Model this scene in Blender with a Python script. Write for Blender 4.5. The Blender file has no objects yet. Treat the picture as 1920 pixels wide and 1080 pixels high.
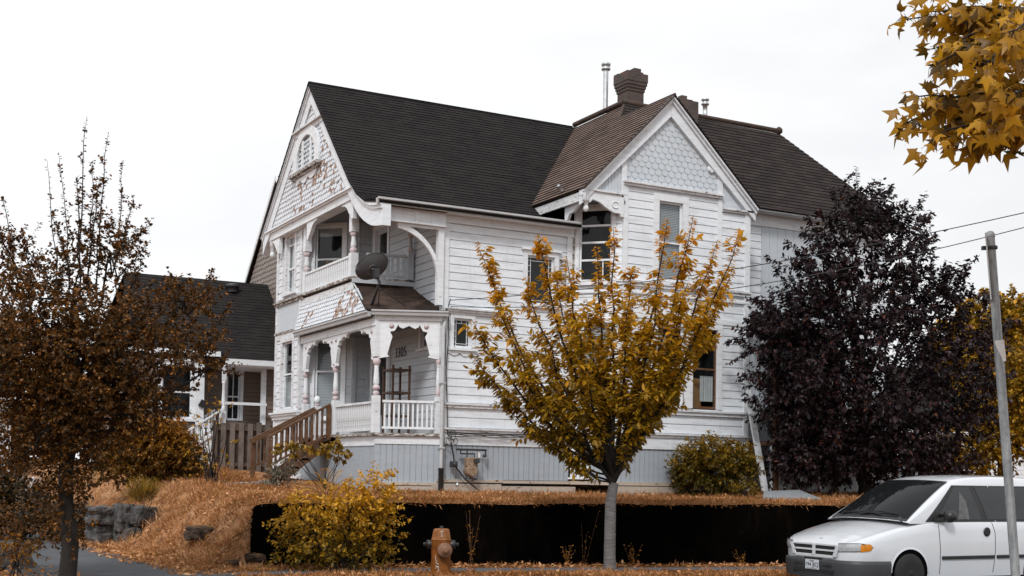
import bpy, math, random
import numpy as np
from mathutils import Vector, Matrix

# ---------------------------------------------------------------- camera, sky, sun, exposure
scene = bpy.context.scene
COL = scene.collection
F_PX, YAW, PITCH, ROLL, PPY, EYE = 2337.29, 0.492353, 0.0370665, 0.0170881, 800.0, 1.70
_cy, _sy = math.cos(YAW), math.sin(YAW)
FWD = np.array([_sy * math.cos(PITCH), _cy * math.cos(PITCH), math.sin(PITCH)])
_r = np.array([_cy, -_sy, 0.0]); _u = np.cross(_r, FWD)
_cr, _sr = math.cos(ROLL), math.sin(ROLL)
RGT = _r * _cr + _u * _sr
UPV = -_r * _sr + _u * _cr
EYEP = np.array([0.0, 0.0, EYE])
cam_d = bpy.data.cameras.new('camera'); cam = bpy.data.objects.new('camera', cam_d); COL.objects.link(cam)
cam.matrix_world = Matrix(((RGT[0], UPV[0], -FWD[0], 0), (RGT[1], UPV[1], -FWD[1], 0), (RGT[2], UPV[2], -FWD[2], EYE), (0, 0, 0, 1)))
cam_d.sensor_fit = 'HORIZONTAL'; cam_d.sensor_width = 36.0
cam_d.lens = F_PX / 1920 * 36.0
cam_d.shift_y = (PPY - 540) / 1920
cam_d.clip_start = 0.1; cam_d.clip_end = 3000
scene.camera = cam

SUN_EL, SUN_AZ = math.radians(46), math.radians(222)      # azimuth clockwise from +Y: behind and left of the camera
world = bpy.data.worlds.new('World'); scene.world = world; world.use_nodes = True
wn, wl = world.node_tree.nodes, world.node_tree.links
wn.clear()
w_out = wn.new('ShaderNodeOutputWorld'); w_bg = wn.new('ShaderNodeBackground')
sky = wn.new('ShaderNodeTexSky'); sky.sky_type = 'NISHITA'; sky.sun_disc = False
sky.sun_elevation = SUN_EL; sky.sun_rotation = SUN_AZ
w_bg.inputs['Strength'].default_value = 0.12
# a thick overcast over the blue sky: cloud brightness in the sky's own units
tc = wn.new('ShaderNodeTexCoord'); mp = wn.new('ShaderNodeMapping'); mp.inputs['Scale'].default_value = (1.6, 1.6, 4.5)
mp.inputs['Location'].default_value = (0.35, 0.2, 0.1)
nz = wn.new('ShaderNodeTexNoise'); nz.inputs['Scale'].default_value = 1.5; nz.inputs['Detail'].default_value = 5; nz.inputs['Roughness'].default_value = 0.5
cr = wn.new('ShaderNodeValToRGB')
cr.color_ramp.elements[0].position = 0.34; cr.color_ramp.elements[0].color = (0.84, 0.85, 0.865, 1)
cr.color_ramp.elements[1].position = 0.56; cr.color_ramp.elements[1].color = (0.985, 0.99, 1, 1)
# brighter overcast towards the left of the view and the zenith
dotn = wn.new('ShaderNodeVectorMath'); dotn.operation = 'DOT_PRODUCT'
dotn.inputs[1].default_value = (-0.55, 0.15, 0.55)
mr = wn.new('ShaderNodeMapRange'); mr.inputs['From Min'].default_value = -0.45; mr.inputs['From Max'].default_value = 0.8
mr.inputs['To Min'].default_value = 7.4; mr.inputs['To Max'].default_value = 12.2
sc = wn.new('ShaderNodeVectorMath'); sc.operation = 'SCALE'
mx = wn.new('ShaderNodeMix'); mx.data_type = 'RGBA'; mx.inputs[0].default_value = 0.95
wl.new(tc.outputs['Generated'], mp.inputs['Vector']); wl.new(mp.outputs[0], nz.inputs['Vector']); wl.new(nz.outputs['Fac'], cr.inputs[0])
wl.new(tc.outputs['Generated'], dotn.inputs[0]); wl.new(dotn.outputs['Value'], mr.inputs['Value'])
wl.new(cr.outputs[0], sc.inputs[0]); wl.new(mr.outputs[0], sc.inputs['Scale'])
wl.new(sky.outputs[0], mx.inputs[6]); wl.new(sc.outputs[0], mx.inputs[7])
wl.new(mx.outputs[2], w_bg.inputs['Color']); wl.new(w_bg.outputs[0], w_out.inputs[0])

sun_d = bpy.data.lights.new('sun', 'SUN'); sun = bpy.data.objects.new('sun', sun_d); COL.objects.link(sun)
sun_d.energy = 2.3; sun_d.angle = math.radians(11); sun_d.color = (1.0, 0.975, 0.94)
_sd = Vector((math.sin(SUN_AZ) * math.cos(SUN_EL), math.cos(SUN_AZ) * math.cos(SUN_EL), math.sin(SUN_EL)))
sun.rotation_euler = _sd.to_track_quat('Z', 'Y').to_euler(); sun.location = (0, -10, 30)
scene.view_settings.view_transform = 'Standard'; scene.view_settings.look = 'None'
scene.view_settings.exposure = 0.0; scene.view_settings.gamma = 1.0
scene.render.engine = 'CYCLES'
scene.cycles.max_bounces = 6; scene.cycles.transparent_max_bounces = 12
scene.cycles.use_denoising = True

random.seed(7); RNG = np.random.default_rng(11)

# ---------------------------------------------------------------- where a pixel of the 1920x1080 photograph lies in the place
def ray(x, y): return (x - 960) / F_PX * RGT - (y - PPY) / F_PX * UPV + FWD
def onX(x, y, X): d = ray(x, y); return EYEP + d * (X / d[0])
def onY(x, y, Y): d = ray(x, y); return EYEP + d * (Y / d[1])
def onZ(x, y, Z): d = ray(x, y); return EYEP + d * ((Z - EYE) / d[2])
def onD(x, y, D): return EYEP + ray(x, y) * D

# ---------------------------------------------------------------- mesh builder
def V3(p): return np.array(p, float)
def unit(v): v = V3(v); return v / (np.linalg.norm(v) + 1e-12)

class MB:
    def __init__(self): self.v = []; self.f = []; self.m = []; self.uv = []; self.smooth = []
    def add(self, verts, faces, mat=0, uvs=None, smooth=False):
        b = len(self.v); self.v.extend([tuple(map(float, p)) for p in verts])
        for i, f in enumerate(faces):
            self.f.append([b + k for k in f]); self.m.append(mat); self.smooth.append(smooth)
            self.uv.append([uvs[k] for k in f] if uvs is not None else None)
    def hexa(self, p, mat=0): # p: 4 bottom, 4 top
        self.add(p, [(3, 2, 1, 0), (4, 5, 6, 7), (0, 1, 5, 4), (1, 2, 6, 5), (2, 3, 7, 6), (3, 0, 4, 7)], mat)
    def box(self, x0, x1, y0, y1, z0, z1, mat=0):
        self.hexa([(x0, y0, z0), (x1, y0, z0), (x1, y1, z0), (x0, y1, z0), (x0, y0, z1), (x1, y0, z1), (x1, y1, z1), (x0, y1, z1)], mat)
    def bar(self, a, b, w, h, up=(0, 0, 1), mat=0):
        a, b = V3(a), V3(b); d = unit(b - a); s = np.cross(d, V3(up))
        if np.linalg.norm(s) < 1e-6: s = np.cross(d, (1, 0, 0))
        s = unit(s); t = np.cross(s, d); s = s * w / 2; t = t * h / 2
        self.hexa([a - s - t, a + s - t, b + s - t, b - s - t, a - s + t, a + s + t, b + s + t, b - s + t], mat)
    def prism(self, pts, ext, mat=0): # planar outline (3D points) swept by ext
        n = len(pts); e = V3(ext); P = [V3(p) for p in pts]
        self.add(P + [p + e for p in P], [tuple(range(n))[::-1], tuple(range(n, 2 * n))] + [(i, (i + 1) % n, n + (i + 1) % n, n + i) for i in range(n)], mat)
    def tube(self, pts, rad, n=8, cap=True, mat=0, smooth=True):
        P = [V3(p) for p in pts]; k = len(P)
        R = [rad] * k if np.isscalar(rad) else list(rad)
        vs = []; ref = None
        for i in range(k):
            d = unit(P[min(i + 1, k - 1)] - P[max(i - 1, 0)])
            if ref is None:
                ref = np.cross(d, (0, 0, 1.0))
                if np.linalg.norm(ref) < 0.05: ref = np.cross(d, (1.0, 0, 0))
            ref = unit(ref - d * (ref @ d)); b = np.cross(d, ref)
            for j in range(n):
                a = 2 * math.pi * j / n; vs.append(P[i] + R[i] * (math.cos(a) * ref + math.sin(a) * b))
        fs = [(i * n + j, i * n + (j + 1) % n, (i + 1) * n + (j + 1) % n, (i + 1) * n + j) for i in range(k - 1) for j in range(n)]
        self.add(vs, fs, mat, None, smooth)
        if cap:
            self.add([vs[j] for j in range(n)], [tuple(range(n))[::-1]], mat); self.add(vs[-n:], [tuple(range(n))], mat)
    def lathe(self, o, prof, n=16, axis=(0, 0, 1), mat=0, smooth=True): # prof: (r, h)
        ax = unit(axis); s = np.cross(ax, (0, 0, 1.0))
        if np.linalg.norm(s) < 1e-3: s = np.array([1.0, 0, 0])
        s = unit(s); t = np.cross(ax, s); o = V3(o); vs = []
        for r, h in prof:
            for j in range(n):
                a = 2 * math.pi * j / n; vs.append(o + ax * h + r * (math.cos(a) * s + math.sin(a) * t))
        fs = [(i * n + j, i * n + (j + 1) % n, (i + 1) * n + (j + 1) % n, (i + 1) * n + j) for i in range(len(prof) - 1) for j in range(n)]
        self.add(vs, fs, mat, None, smooth)
        self.add(vs[:n], [tuple(range(n))[::-1]], mat); self.add(vs[-n:], [tuple(range(n))], mat)
    def build(self, name, mat, parent=None, bevel=0.0, recalc=True):
        me = bpy.data.meshes.new(name); off = wloc(parent) if parent else np.zeros(3)
        me.from_pydata([tuple(np.array(p) - off) for p in self.v], [], self.f)
        mats = mat if isinstance(mat, (list, tuple)) else [mat]
        for m_ in mats: me.materials.append(m_)
        me.polygons.foreach_set('material_index', self.m)
        me.polygons.foreach_set('use_smooth', self.smooth)
        if any(u is not None for u in self.uv):
            ul = me.uv_layers.new(name='UVMap'); k = 0
            for u, f in zip(self.uv, self.f):
                for j in range(len(f)):
                    ul.data[k].uv = u[j] if u is not None else (0, 0); k += 1
        if recalc:
            import bmesh
            bm = bmesh.new(); bm.from_mesh(me); bmesh.ops.recalc_face_normals(bm, faces=bm.faces); bm.to_mesh(me); bm.free()
        me.update()
        o = bpy.data.objects.new(name, me); COL.objects.link(o)
        if parent: o.parent = parent
        if bevel > 0:
            b = o.modifiers.new('bevel', 'BEVEL'); b.width = bevel; b.segments = 2; b.limit_method = 'ANGLE'
        return o

def islands(mb, tol=0.03):
    par = list(range(len(mb.v)))
    def fd(i):
        while par[i] != i: par[i] = par[par[i]]; i = par[i]
        return i
    for f in mb.f:
        for k in f[1:]: par[fd(k)] = fd(f[0])
    grp = {}
    for i in range(len(mb.v)): grp.setdefault(fd(i), []).append(i)
    V = np.array(mb.v); keys = list(grp); lo = np.array([V[grp[k]].min(0) for k in keys]) - tol; hi = np.array([V[grp[k]].max(0) for k in keys]) + tol
    p2 = list(range(len(keys)))
    def f2(i):
        while p2[i] != i: p2[i] = p2[p2[i]]; i = p2[i]
        return i
    for i in range(len(keys)):
        hit = np.nonzero(((lo[i] <= hi[i + 1:]) & (lo[i + 1:] <= hi[i])).all(1))[0]
        for j in hit: p2[f2(i + 1 + int(j))] = f2(i)
    v2g = {}
    for i, k in enumerate(keys):
        for v in grp[k]: v2g[v] = f2(i)
    out = {}
    for q, f in enumerate(mb.f):
        g = v2g[f[0]]; m, mp_ = out.setdefault(g, (MB(), {}))
        nf_ = []
        for k in f:
            if k not in mp_: mp_[k] = len(m.v); m.v.append(mb.v[k])
            nf_.append(mp_[k])
        m.f.append(nf_); m.m.append(mb.m[q]); m.uv.append(mb.uv[q]); m.smooth.append(mb.smooth[q])
    return [m for m, _ in out.values()]
def wloc(o):
    p = np.zeros(3)
    while o is not None: p = p + np.array(o.location); o = o.parent
    return p
def tag(o, label=None, cat=None, group=None, kind=None):
    if label: o['label'] = label
    if cat: o['category'] = cat
    if group: o['group'] = group
    if kind: o['kind'] = kind
    return o
def thing(name, loc, label, cat, group=None):
    o = bpy.data.objects.new(name, None); COL.objects.link(o); o.location = tuple(map(float, loc)); o.empty_display_size = 0.2
    return tag(o, label, cat, group)
def copy_tree(o, parent=None):
    c = o.copy(); COL.objects.link(c); c.parent = parent
    for ch in list(o.children): copy_tree(ch, c)
    return c

# ---------------------------------------------------------------- frames on walls: u along the wall, d outwards, z up
class FR:
    def __init__(self, o, u, n): self.o = V3(o); self.u = unit(u); self.n = unit(n)
    def p(self, u, z, d=0.0): return self.o + self.u * u + self.n * d + np.array([0, 0, z])
def fbox(mb, fr, u0, u1, z0, z1, d0, d1, mat=0):
    mb.hexa([fr.p(u0, z0, d0), fr.p(u1, z0, d0), fr.p(u1, z0, d1), fr.p(u0, z0, d1), fr.p(u0, z1, d0), fr.p(u1, z1, d0), fr.p(u1, z1, d1), fr.p(u0, z1, d1)], mat)
def fprism(mb, fr, pts, d0, d1, mat=0): mb.prism([fr.p(u, z, d0) for u, z in pts], fr.n * (d1 - d0), mat)

def clip(poly, a, b, c): # keep a*x+b*y<=c
    out = []; n = len(poly)
    for i in range(n):
        p, q = poly[i], poly[(i + 1) % n]; fp, fq = a * p[0] + b * p[1] - c, a * q[0] + b * q[1] - c
        if fp <= 0: out.append(p)
        if (fp < 0 < fq) or (fq < 0 < fp):
            t = fp / (fp - fq); out.append((p[0] + (q[0] - p[0]) * t, p[1] + (q[1] - p[1]) * t))
    return out
def clip_convex(poly, conv): # conv counter-clockwise
    n = len(conv)
    for i in range(n):
        (x0, y0), (x1, y1) = conv[i], conv[(i + 1) % n]
        a, b = (y1 - y0), -(x1 - x0)
        poly = clip(poly, a, b, a * x0 + b * y0)
        if len(poly) < 3: return []
    return poly
def ccw(p):
    s = sum(p[i][0] * p[(i + 1) % len(p)][1] - p[(i + 1) % len(p)][0] * p[i][1] for i in range(len(p)))
    return list(p) if s > 0 else list(p)[::-1]

def siding(mb, fr, u0, u1, z0, z1, holes=(), pitch=0.18, gap=0.013, lip=0.012, back=-0.06):
    k = 0
    while z0 + k * pitch < z1 - 0.01:
        za, zb = z0 + k * pitch, min(z0 + (k + 1) * pitch, z1); k += 1
        cuts = sorted({za, zb} | {h[j] for h in holes for j in (2, 3) if za < h[j] < zb})
        for a, b in zip(cuts[:-1], cuts[1:]):
            iv = [(u0, u1)]
            for h in holes:
                if h[2] < b - 1e-6 and h[3] > a + 1e-6:
                    nv = []
                    for s, e in iv:
                        if h[1] <= s or h[0] >= e: nv.append((s, e)); continue
                        if h[0] > s: nv.append((s, h[0]))
                        if h[1] < e: nv.append((h[1], e))
                    iv = nv
            for s, e in iv:
                if e - s < 0.005: continue
                t0 = za + gap
                if a < t0: fbox(mb, fr, s, e, a, min(t0, b), back, -0.016)
                lo = max(a, t0)
                if b > lo + 1e-4:
                    f = lambda z: lip * (1 - (z - za) / pitch)
                    mb.hexa([fr.p(s, lo, back), fr.p(e, lo, back), fr.p(e, lo, f(lo)), fr.p(s, lo, f(lo)), fr.p(s, b, back), fr.p(e, b, back), fr.p(e, b, f(b)), fr.p(s, b, f(b))])
def vboards(mb, fr, u0, u1, z0, top, pitch=0.12, gap=0.010, d=0.0, back=-0.05, depth=0.014):
    tf = top if callable(top) else (lambda u: top)
    n = max(1, round((u1 - u0) / pitch)); w = (u1 - u0) / n
    for i in range(n):
        a, b = u0 + i * w, u0 + (i + 1) * w; g = a + gap
        for s, e, dd in ((a, g, d - depth), (g, b, d + random.uniform(-0.002, 0.002))):
            mb.hexa([fr.p(s, z0, back), fr.p(e, z0, back), fr.p(e, z0, dd), fr.p(s, z0, dd), fr.p(s, tf(s), back), fr.p(e, tf(e), back), fr.p(e, tf(e), dd), fr.p(s, tf(s), dd)])
LIPS = 0.036
def scales(mb, fr, poly, w, h, round_=True, bare=0.02, d0=0.0, bare_at=(), lip=LIPS):
    poly = ccw(poly); zs = [p[1] for p in poly]; us = [p[0] for p in poly]
    fprism(mb, fr, poly, d0 - 0.05, d0 - 0.004)
    row = 0; z = min(zs) - h * 0.3
    while z < max(zs):
        u = min(us) - w + (w / 2 if row % 2 else 0)
        while u < max(us) + w:
            ww = w * 0.94; jz = random.uniform(-0.10, 0.10) * h; zb, zt = z + jz, z + h * 1.75
            if round_: loc = [(u + ww / 2 * math.cos(a), zb + ww * 0.42 + ww * 0.42 * math.sin(a)) for a in np.linspace(math.pi, 2 * math.pi, 8)] + [(u + ww / 2, zt), (u - ww / 2, zt)]
            else: loc = [(u - ww / 2, zb + h * .3), (u - ww * .22, zb), (u + ww * .22, zb), (u + ww / 2, zb + h * .3), (u + ww / 2, zt), (u - ww / 2, zt)]
            c = clip_convex(loc, poly)
            if len(c) >= 3:
                pb = bare + 1.7 * sum(s for (cu, cz, r, s) in bare_at if (u - cu) ** 2 + ((z - cz) * 1.6) ** 2 < r * r)
                is_b = random.random() < pb
                mt = 0
                if is_b and random.random() < 0.12: u += w; continue
                f = lambda zz: d0 + 0.004 + lip * (zt - zz) / (zt - zb)
                top = [fr.p(a, b, f(b)) for a, b in c]; n = len(c)
                bot = [fr.p(a, b, d0 - 0.002) for a, b in c]
                mb.add(top, [tuple(range(n))], mt)
                mb.add(top + bot, [(i, (i + 1) % n, n + (i + 1) % n, n + i) for i in range(n)], mt)
                if is_b:
                    cu, cz = u + random.uniform(-.2, .2) * ww, zb + h * random.uniform(.25, .8); bl = [(cu + ww * random.uniform(.18, .62) * math.cos(a), cz + h * random.uniform(.25, .85) * math.sin(a)) for a in np.linspace(0, 2 * math.pi, 8)[:-1]]
                    bl = clip_convex(bl, ccw(c)); bl = clip_convex(bl, poly) if len(bl) >= 3 else []
                    if len(bl) >= 3: mb.add([fr.p(a, b, f(b) + .004) for a, b in bl], [tuple(range(len(bl)))], 1)
            u += w
        z += h; row += 1

def roof(mb, poly, pitch=0.14, lift=0.012, thick=0.07, jag=0.0):
    P = [V3(p) for p in poly]; n = np.zeros(3)
    for i in range(1, len(P) - 1): n = n + np.cross(P[i] - P[0], P[i + 1] - P[0])
    n = unit(n)
    if n[2] < 0: n = -n
    h = unit(np.cross((0, 0, 1.0), n)); v = np.cross(n, h); o = P[0]
    q = ccw([((p - o) @ h, (p - o) @ v) for p in P]); vmin, vmax = min(a[1] for a in q), max(a[1] for a in q)
    k = 0
    while vmin + k * pitch < vmax - 1e-4:
        a, b = vmin + k * pitch, vmin + (k + 1) * pitch; k += 1
        c = clip(clip(q, 0, -1, -a), 0, 1, b)
        if len(c) < 3: continue
        f = lambda vv: lift * (1 - (vv - a) / pitch)
        mb.add([o + h * x + v * y + n * f(y) for x, y in c], [tuple(range(len(c)))], 0, [(x, y) for x, y in c])
        lo = [x for x, y in c if abs(y - a) < 1e-4]
        if len(lo) >= 2:
            x0, x1 = min(lo), max(lo)
            mb.add([o + h * x0 + v * a + n * lift, o + h * x1 + v * a + n * lift, o + h * x1 + v * a, o + h * x0 + v * a], [(0, 1, 2, 3)], 0, [(x0, a), (x1, a), (x1, a), (x0, a)])
    m = len(P); B = [p - n * thick for p in P]; T = [p - n * 0.001 for p in P]
    mb.add(B, [tuple(range(m))], 0, [(0, 0)] * m)
    mb.add(T + B, [(i, (i + 1) % m, m + (i + 1) % m, m + i) for i in range(m)], 0, [(0, 0)] * (2 * m))

# ---------------------------------------------------------------- materials
def newmat(name):
    m = bpy.data.materials.new(name); m.use_nodes = True; nt = m.node_tree
    return m, nt, nt.nodes, nt.links, nt.nodes['Principled BSDF']
def N(nt, t, **kw):
    n = nt.nodes.new(t)
    for k, v in kw.items():
        if k in n.inputs: n.inputs[k].default_value = v
        else: setattr(n, k, v)
    return n
def noise(nt, scale, detail=4, rough=0.55, stretch=None, coord='Object'):
    tcn = N(nt, 'ShaderNodeTexCoord'); nn = N(nt, 'ShaderNodeTexNoise', Scale=scale, Detail=detail, Roughness=rough)
    src = tcn.outputs[coord]
    if stretch:
        mpn = N(nt, 'ShaderNodeMapping'); mpn.inputs['Scale'].default_value = stretch
        nt.links.new(src, mpn.inputs[0]); src = mpn.outputs[0]
    nt.links.new(src, nn.inputs['Vector']); return nn.outputs['Fac']
def ramp(nt, fac, stops):
    r = N(nt, 'ShaderNodeValToRGB'); e = r.color_ramp.elements
    while len(e) < len(stops): e.new(0.5)
    for i, (p, c) in enumerate(stops):
        e[i].position = p; e[i].color = (*c, 1) if not np.isscalar(c) else (c, c, c, 1)
    nt.links.new(fac, r.inputs[0]); return r.outputs[0]
def mix(nt, fac, a, b):
    m = N(nt, 'ShaderNodeMix', data_type='RGBA')
    for s, v in ((0, fac), (6, a), (7, b)):
        if isinstance(v, bpy.types.NodeSocket): nt.links.new(v, m.inputs[s])
        else: m.inputs[s].default_value = v if np.isscalar(v) else (*v, 1)
    return m.outputs[2]
def bump(nt, p, h, strength=0.3, dist=0.01):
    b = N(nt, 'ShaderNodeBump', Strength=strength, Distance=dist); nt.links.new(h, b.inputs['Height']); nt.links.new(b.outputs[0], p.inputs['Normal'])

def paint(name, col, peel=0.30, dirt=0.12, wood=(0.20, 0.115, 0.06), rough=0.55, scale=1.0, var=0.06):
    m, nt, n, l, p = newmat(name)
    a = noise(nt, 1.1 * scale, 5, 0.6); big = ramp(nt, a, [(0.3, tuple(c * (1 - var) for c in col)), (0.7, tuple(min(1, c * (1 + var * .4)) for c in col))])
    bd = noise(nt, 1.0, 3, 0.6, (0.35, 0.35, 5.6)); big = mix(nt, ramp(nt, bd, [(0.42, 0.0), (0.66, 0.16 + dirt * .3)]), big, tuple(c * .80 for c in col))
    d = noise(nt, 2.2, 6, 0.7, (1, 1, 6)); dm = ramp(nt, d, [(0.46, 0.0), (0.74, dirt)])
    c1 = mix(nt, dm, big, (0.30, 0.29, 0.285))
    vs = noise(nt, 1.3, 5, 0.7, (6.5, 6.5, 0.55)); c1 = mix(nt, ramp(nt, vs, [(0.56, 0.0), (0.76, dirt * .8)]), c1, (0.27, 0.26, 0.25))
    s = noise(nt, 7.0, 6, 0.72, (1, 1, 2.6)); t = 0.80 - peel * 0.35
    pm = ramp(nt, s, [(t, 0.0), (t + 0.02, 1.0)])
    w2 = noise(nt, 14, 3, 0.6); wc = ramp(nt, w2, [(0.35, tuple(c * .5 for c in wood)), (0.5, (0.21, 0.185, 0.165) if col[2] > .3 else wood), (0.68, wood)])
    c2 = mix(nt, pm, c1, wc); l.new(c2, p.inputs['Base Color']); p.inputs['Roughness'].default_value = rough
    p.inputs['Specular IOR Level'].default_value = 0.25
    bump(nt, p, s, 0.2, 0.012)
    return m
def plain(name, col, rough=0.6, var=0.15, scale=4, metal=0.0, bumpv=0.0, spec=0.4, col2=None):
    m, nt, n, l, p = newmat(name)
    a = noise(nt, scale, 5, 0.6); c = ramp(nt, a, [(0.3, tuple(x * (1 - var) for x in col)), (0.7, col2 or tuple(min(1, x * (1 + var)) for x in col))])
    l.new(c, p.inputs['Base Color']); p.inputs['Roughness'].default_value = rough; p.inputs['Metallic'].default_value = metal
    p.inputs['Specular IOR Level'].default_value = spec
    if bumpv: bump(nt, p, noise(nt, scale * 5, 5, 0.65), bumpv, 0.02)
    return m
def shingle(name, c1, c2, c3=(0.10, 0.045, 0.02), moss=0.3, w=0.33, pitch=0.14):
    m, nt, n, l, p = newmat(name)
    uv = N(nt, 'ShaderNodeTexCoord').outputs['UV']
    b = N(nt, 'ShaderNodeTexBrick', Scale=1.0); b.inputs['Brick Width'].default_value = w; b.inputs['Row Height'].default_value = pitch
    b.inputs['Mortar Size'].default_value = 0.004; b.inputs['Mortar'].default_value = (*[c * .35 for c in c1], 1)
    b.inputs['Color1'].default_value = (*c1, 1); b.inputs['Color2'].default_value = (*c2, 1); l.new(uv, b.inputs['Vector'])
    a = noise(nt, 0.55, 5, 0.62, (1, 1, 1)); am = ramp(nt, a, [(0.42, 0.0), (0.75, 0.55)])
    k1 = mix(nt, am, b.outputs['Color'], tuple((x + y) * .62 for x, y in zip(c1, c2)))
    s = noise(nt, 3.0, 6, 0.7); sm = ramp(nt, s, [(0.72 - moss * .2, 0.0), (0.80 - moss * .2, 0.6)])
    k2 = mix(nt, sm, k1, c3); l.new(k2, p.inputs['Base Color']); p.inputs['Roughness'].default_value = 0.85
    p.inputs['Specular IOR Level'].default_value = 0.10
    bump(nt, p, noise(nt, 60, 3, 0.7), 0.25, 0.01)
    return m
def leafmat(name, stops, transl=0.35, rough=0.5, spec=0.3):
    m, nt, n, l, p = newmat(name)
    at = N(nt, 'ShaderNodeAttribute'); at.attribute_name = 'tint'
    c = ramp(nt, at.outputs['Fac'], stops); l.new(c, p.inputs['Base Color']); p.inputs['Roughness'].default_value = rough
    p.inputs['Specular IOR Level'].default_value = spec
    t = N(nt, 'ShaderNodeBsdfTranslucent'); l.new(c, t.inputs['Color'])
    ms = N(nt, 'ShaderNodeMixShader'); ms.inputs[0].default_value = transl
    l.new(p.outputs[0], ms.inputs[1]); l.new(t.outputs[0], ms.inputs[2]); l.new(ms.outputs[0], n['Material Output'].inputs[0])
    return m
def glassmat(name, clear=0.92, tint=(0.75, 0.8, 0.82)):
    m, nt, n, l, p = newmat(name)
    tr = N(nt, 'ShaderNodeBsdfTransparent', Color=(*[t * clear for t in tint], 1)); gl = N(nt, 'ShaderNodeBsdfGlossy', Roughness=0.015)
    wob = N(nt, 'ShaderNodeBump', Strength=0.05, Distance=0.02); l.new(noise(nt, 2.5, 2), wob.inputs['Height']); l.new(wob.outputs[0], gl.inputs['Normal'])
    lw = N(nt, 'ShaderNodeLayerWeight', Blend=0.15); mr_ = N(nt, 'ShaderNodeMapRange'); mr_.inputs['To Min'].default_value = 0.015; mr_.inputs['To Max'].default_value = 0.6
    l.new(lw.outputs['Facing'], mr_.inputs['Value'])
    ms = N(nt, 'ShaderNodeMixShader'); l.new(mr_.outputs[0], ms.inputs[0]); l.new(tr.outputs[0], ms.inputs[1]); l.new(gl.outputs[0], ms.inputs[2])
    l.new(ms.outputs[0], n['Material Output'].inputs[0])
    return m

M = {}
WHITE = (0.69, 0.73, 0.775)
M['white'] = paint('white_paint', WHITE, peel=0.36, dirt=0.42)
M['trim'] = paint('white_trim_paint', (0.70, 0.73, 0.765), peel=0.46, dirt=0.34)
M['worn'] = paint('badly_worn_paint', (0.66, 0.68, 0.71), peel=0.60, dirt=0.6)
M['rot'] = paint('rotten_wood', (0.55, 0.54, 0.53), peel=0.95, dirt=0.6, wood=(0.12, 0.075, 0.05))
M['scale'] = paint('white_shingle_paint', (0.62, 0.655, 0.70), peel=0.42, dirt=0.35)
M['scale_grey'] = paint('pale_grey_shingle_paint', (0.50, 0.545, 0.59), peel=0.15, dirt=0.15)
M['bare'] = plain('bare_brown_wood', (0.33, 0.135, 0.048), 0.85, 0.5, 5, col2=(0.36, 0.21, 0.13))
M['recess'] = paint('shade_darkened_white', (0.47, 0.50, 0.535), peel=0.30, dirt=0.3)  # house white darkened, shade of the porch recess put in the colour
M['skirt'] = paint('grey_blue_board_paint', (0.335, 0.38, 0.43), peel=0.30, dirt=0.45)
M['sill_board'] = paint('bare_base_boards', (0.42, 0.36, 0.30), peel=0.55, dirt=0.5, wood=(0.16, 0.085, 0.045))
M['ceil'] = plain('porch_ceiling_paint', (0.13, 0.135, 0.145), 0.7, 0.15)  # ceiling grey lowered further, shade inside the porch put in the colour
M['ring'] = plain('dull_pink_paint', (0.50, 0.42, 0.44), 0.6, 0.15, 8)
M['roof'] = shingle('charcoal_shingles', (0.015, 0.0135, 0.014), (0.025, 0.022, 0.022), (0.022, 0.016, 0.013), moss=0.3)
M['roof_brown'] = shingle('pale_brown_shingles', (0.105, 0.076, 0.065), (0.185, 0.135, 0.115), (0.06, 0.04, 0.033), moss=0.35, pitch=0.14)  # paler brown than the roof slopes beside it
M['roof_mid'] = shingle('dark_brown_shingles', (0.021, 0.018, 0.0175), (0.040, 0.032, 0.030), (0.070, 0.046, 0.038), moss=0.35)
M['roof_porch'] = shingle('weathered_porch_shingles', (0.060, 0.044, 0.037), (0.14, 0.098, 0.082), (0.24, 0.09, 0.02), moss=0.55, pitch=0.085, w=0.25)
M['gutter'] = paint('gutter_paint', (0.46, 0.475, 0.49), peel=0.30, dirt=0.6, wood=(0.20, 0.10, 0.05))
M['brick'] = None
M['metal'] = plain('galvanised_metal', (0.50, 0.52, 0.53), 0.42, 0.18, 14, 0.75)
M['dark_metal'] = plain('dark_metal', (0.045, 0.045, 0.05), 0.45, 0.25, 8, 0.3)
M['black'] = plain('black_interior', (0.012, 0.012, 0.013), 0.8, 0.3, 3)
M['blackplastic'] = plain('black_plastic', (0.016, 0.016, 0.017), 0.4, 0.2, 6)
M['blind'] = plain('grey_blind', (0.50, 0.50, 0.51), 0.6, 0.06, 2)
M['curtain'] = plain('pale_curtain', (0.62, 0.61, 0.60), 0.9, 0.15, 3)
M['card'] = plain('brown_cardboard', (0.50, 0.27, 0.12), 0.8, 0.12, 3)
M['glass'] = glassmat('window_glass')
M['stain'] = paint('stained_brown_wood', (0.105, 0.048, 0.020), peel=0.4, dirt=0.25, wood=(0.05, 0.024, 0.012))
M['cap'] = plain('ridge_cap_metal', (0.030, 0.024, 0.022), 0.7, 0.5, 5, 0.1, col2=(0.075, 0.042, 0.028))
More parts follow.
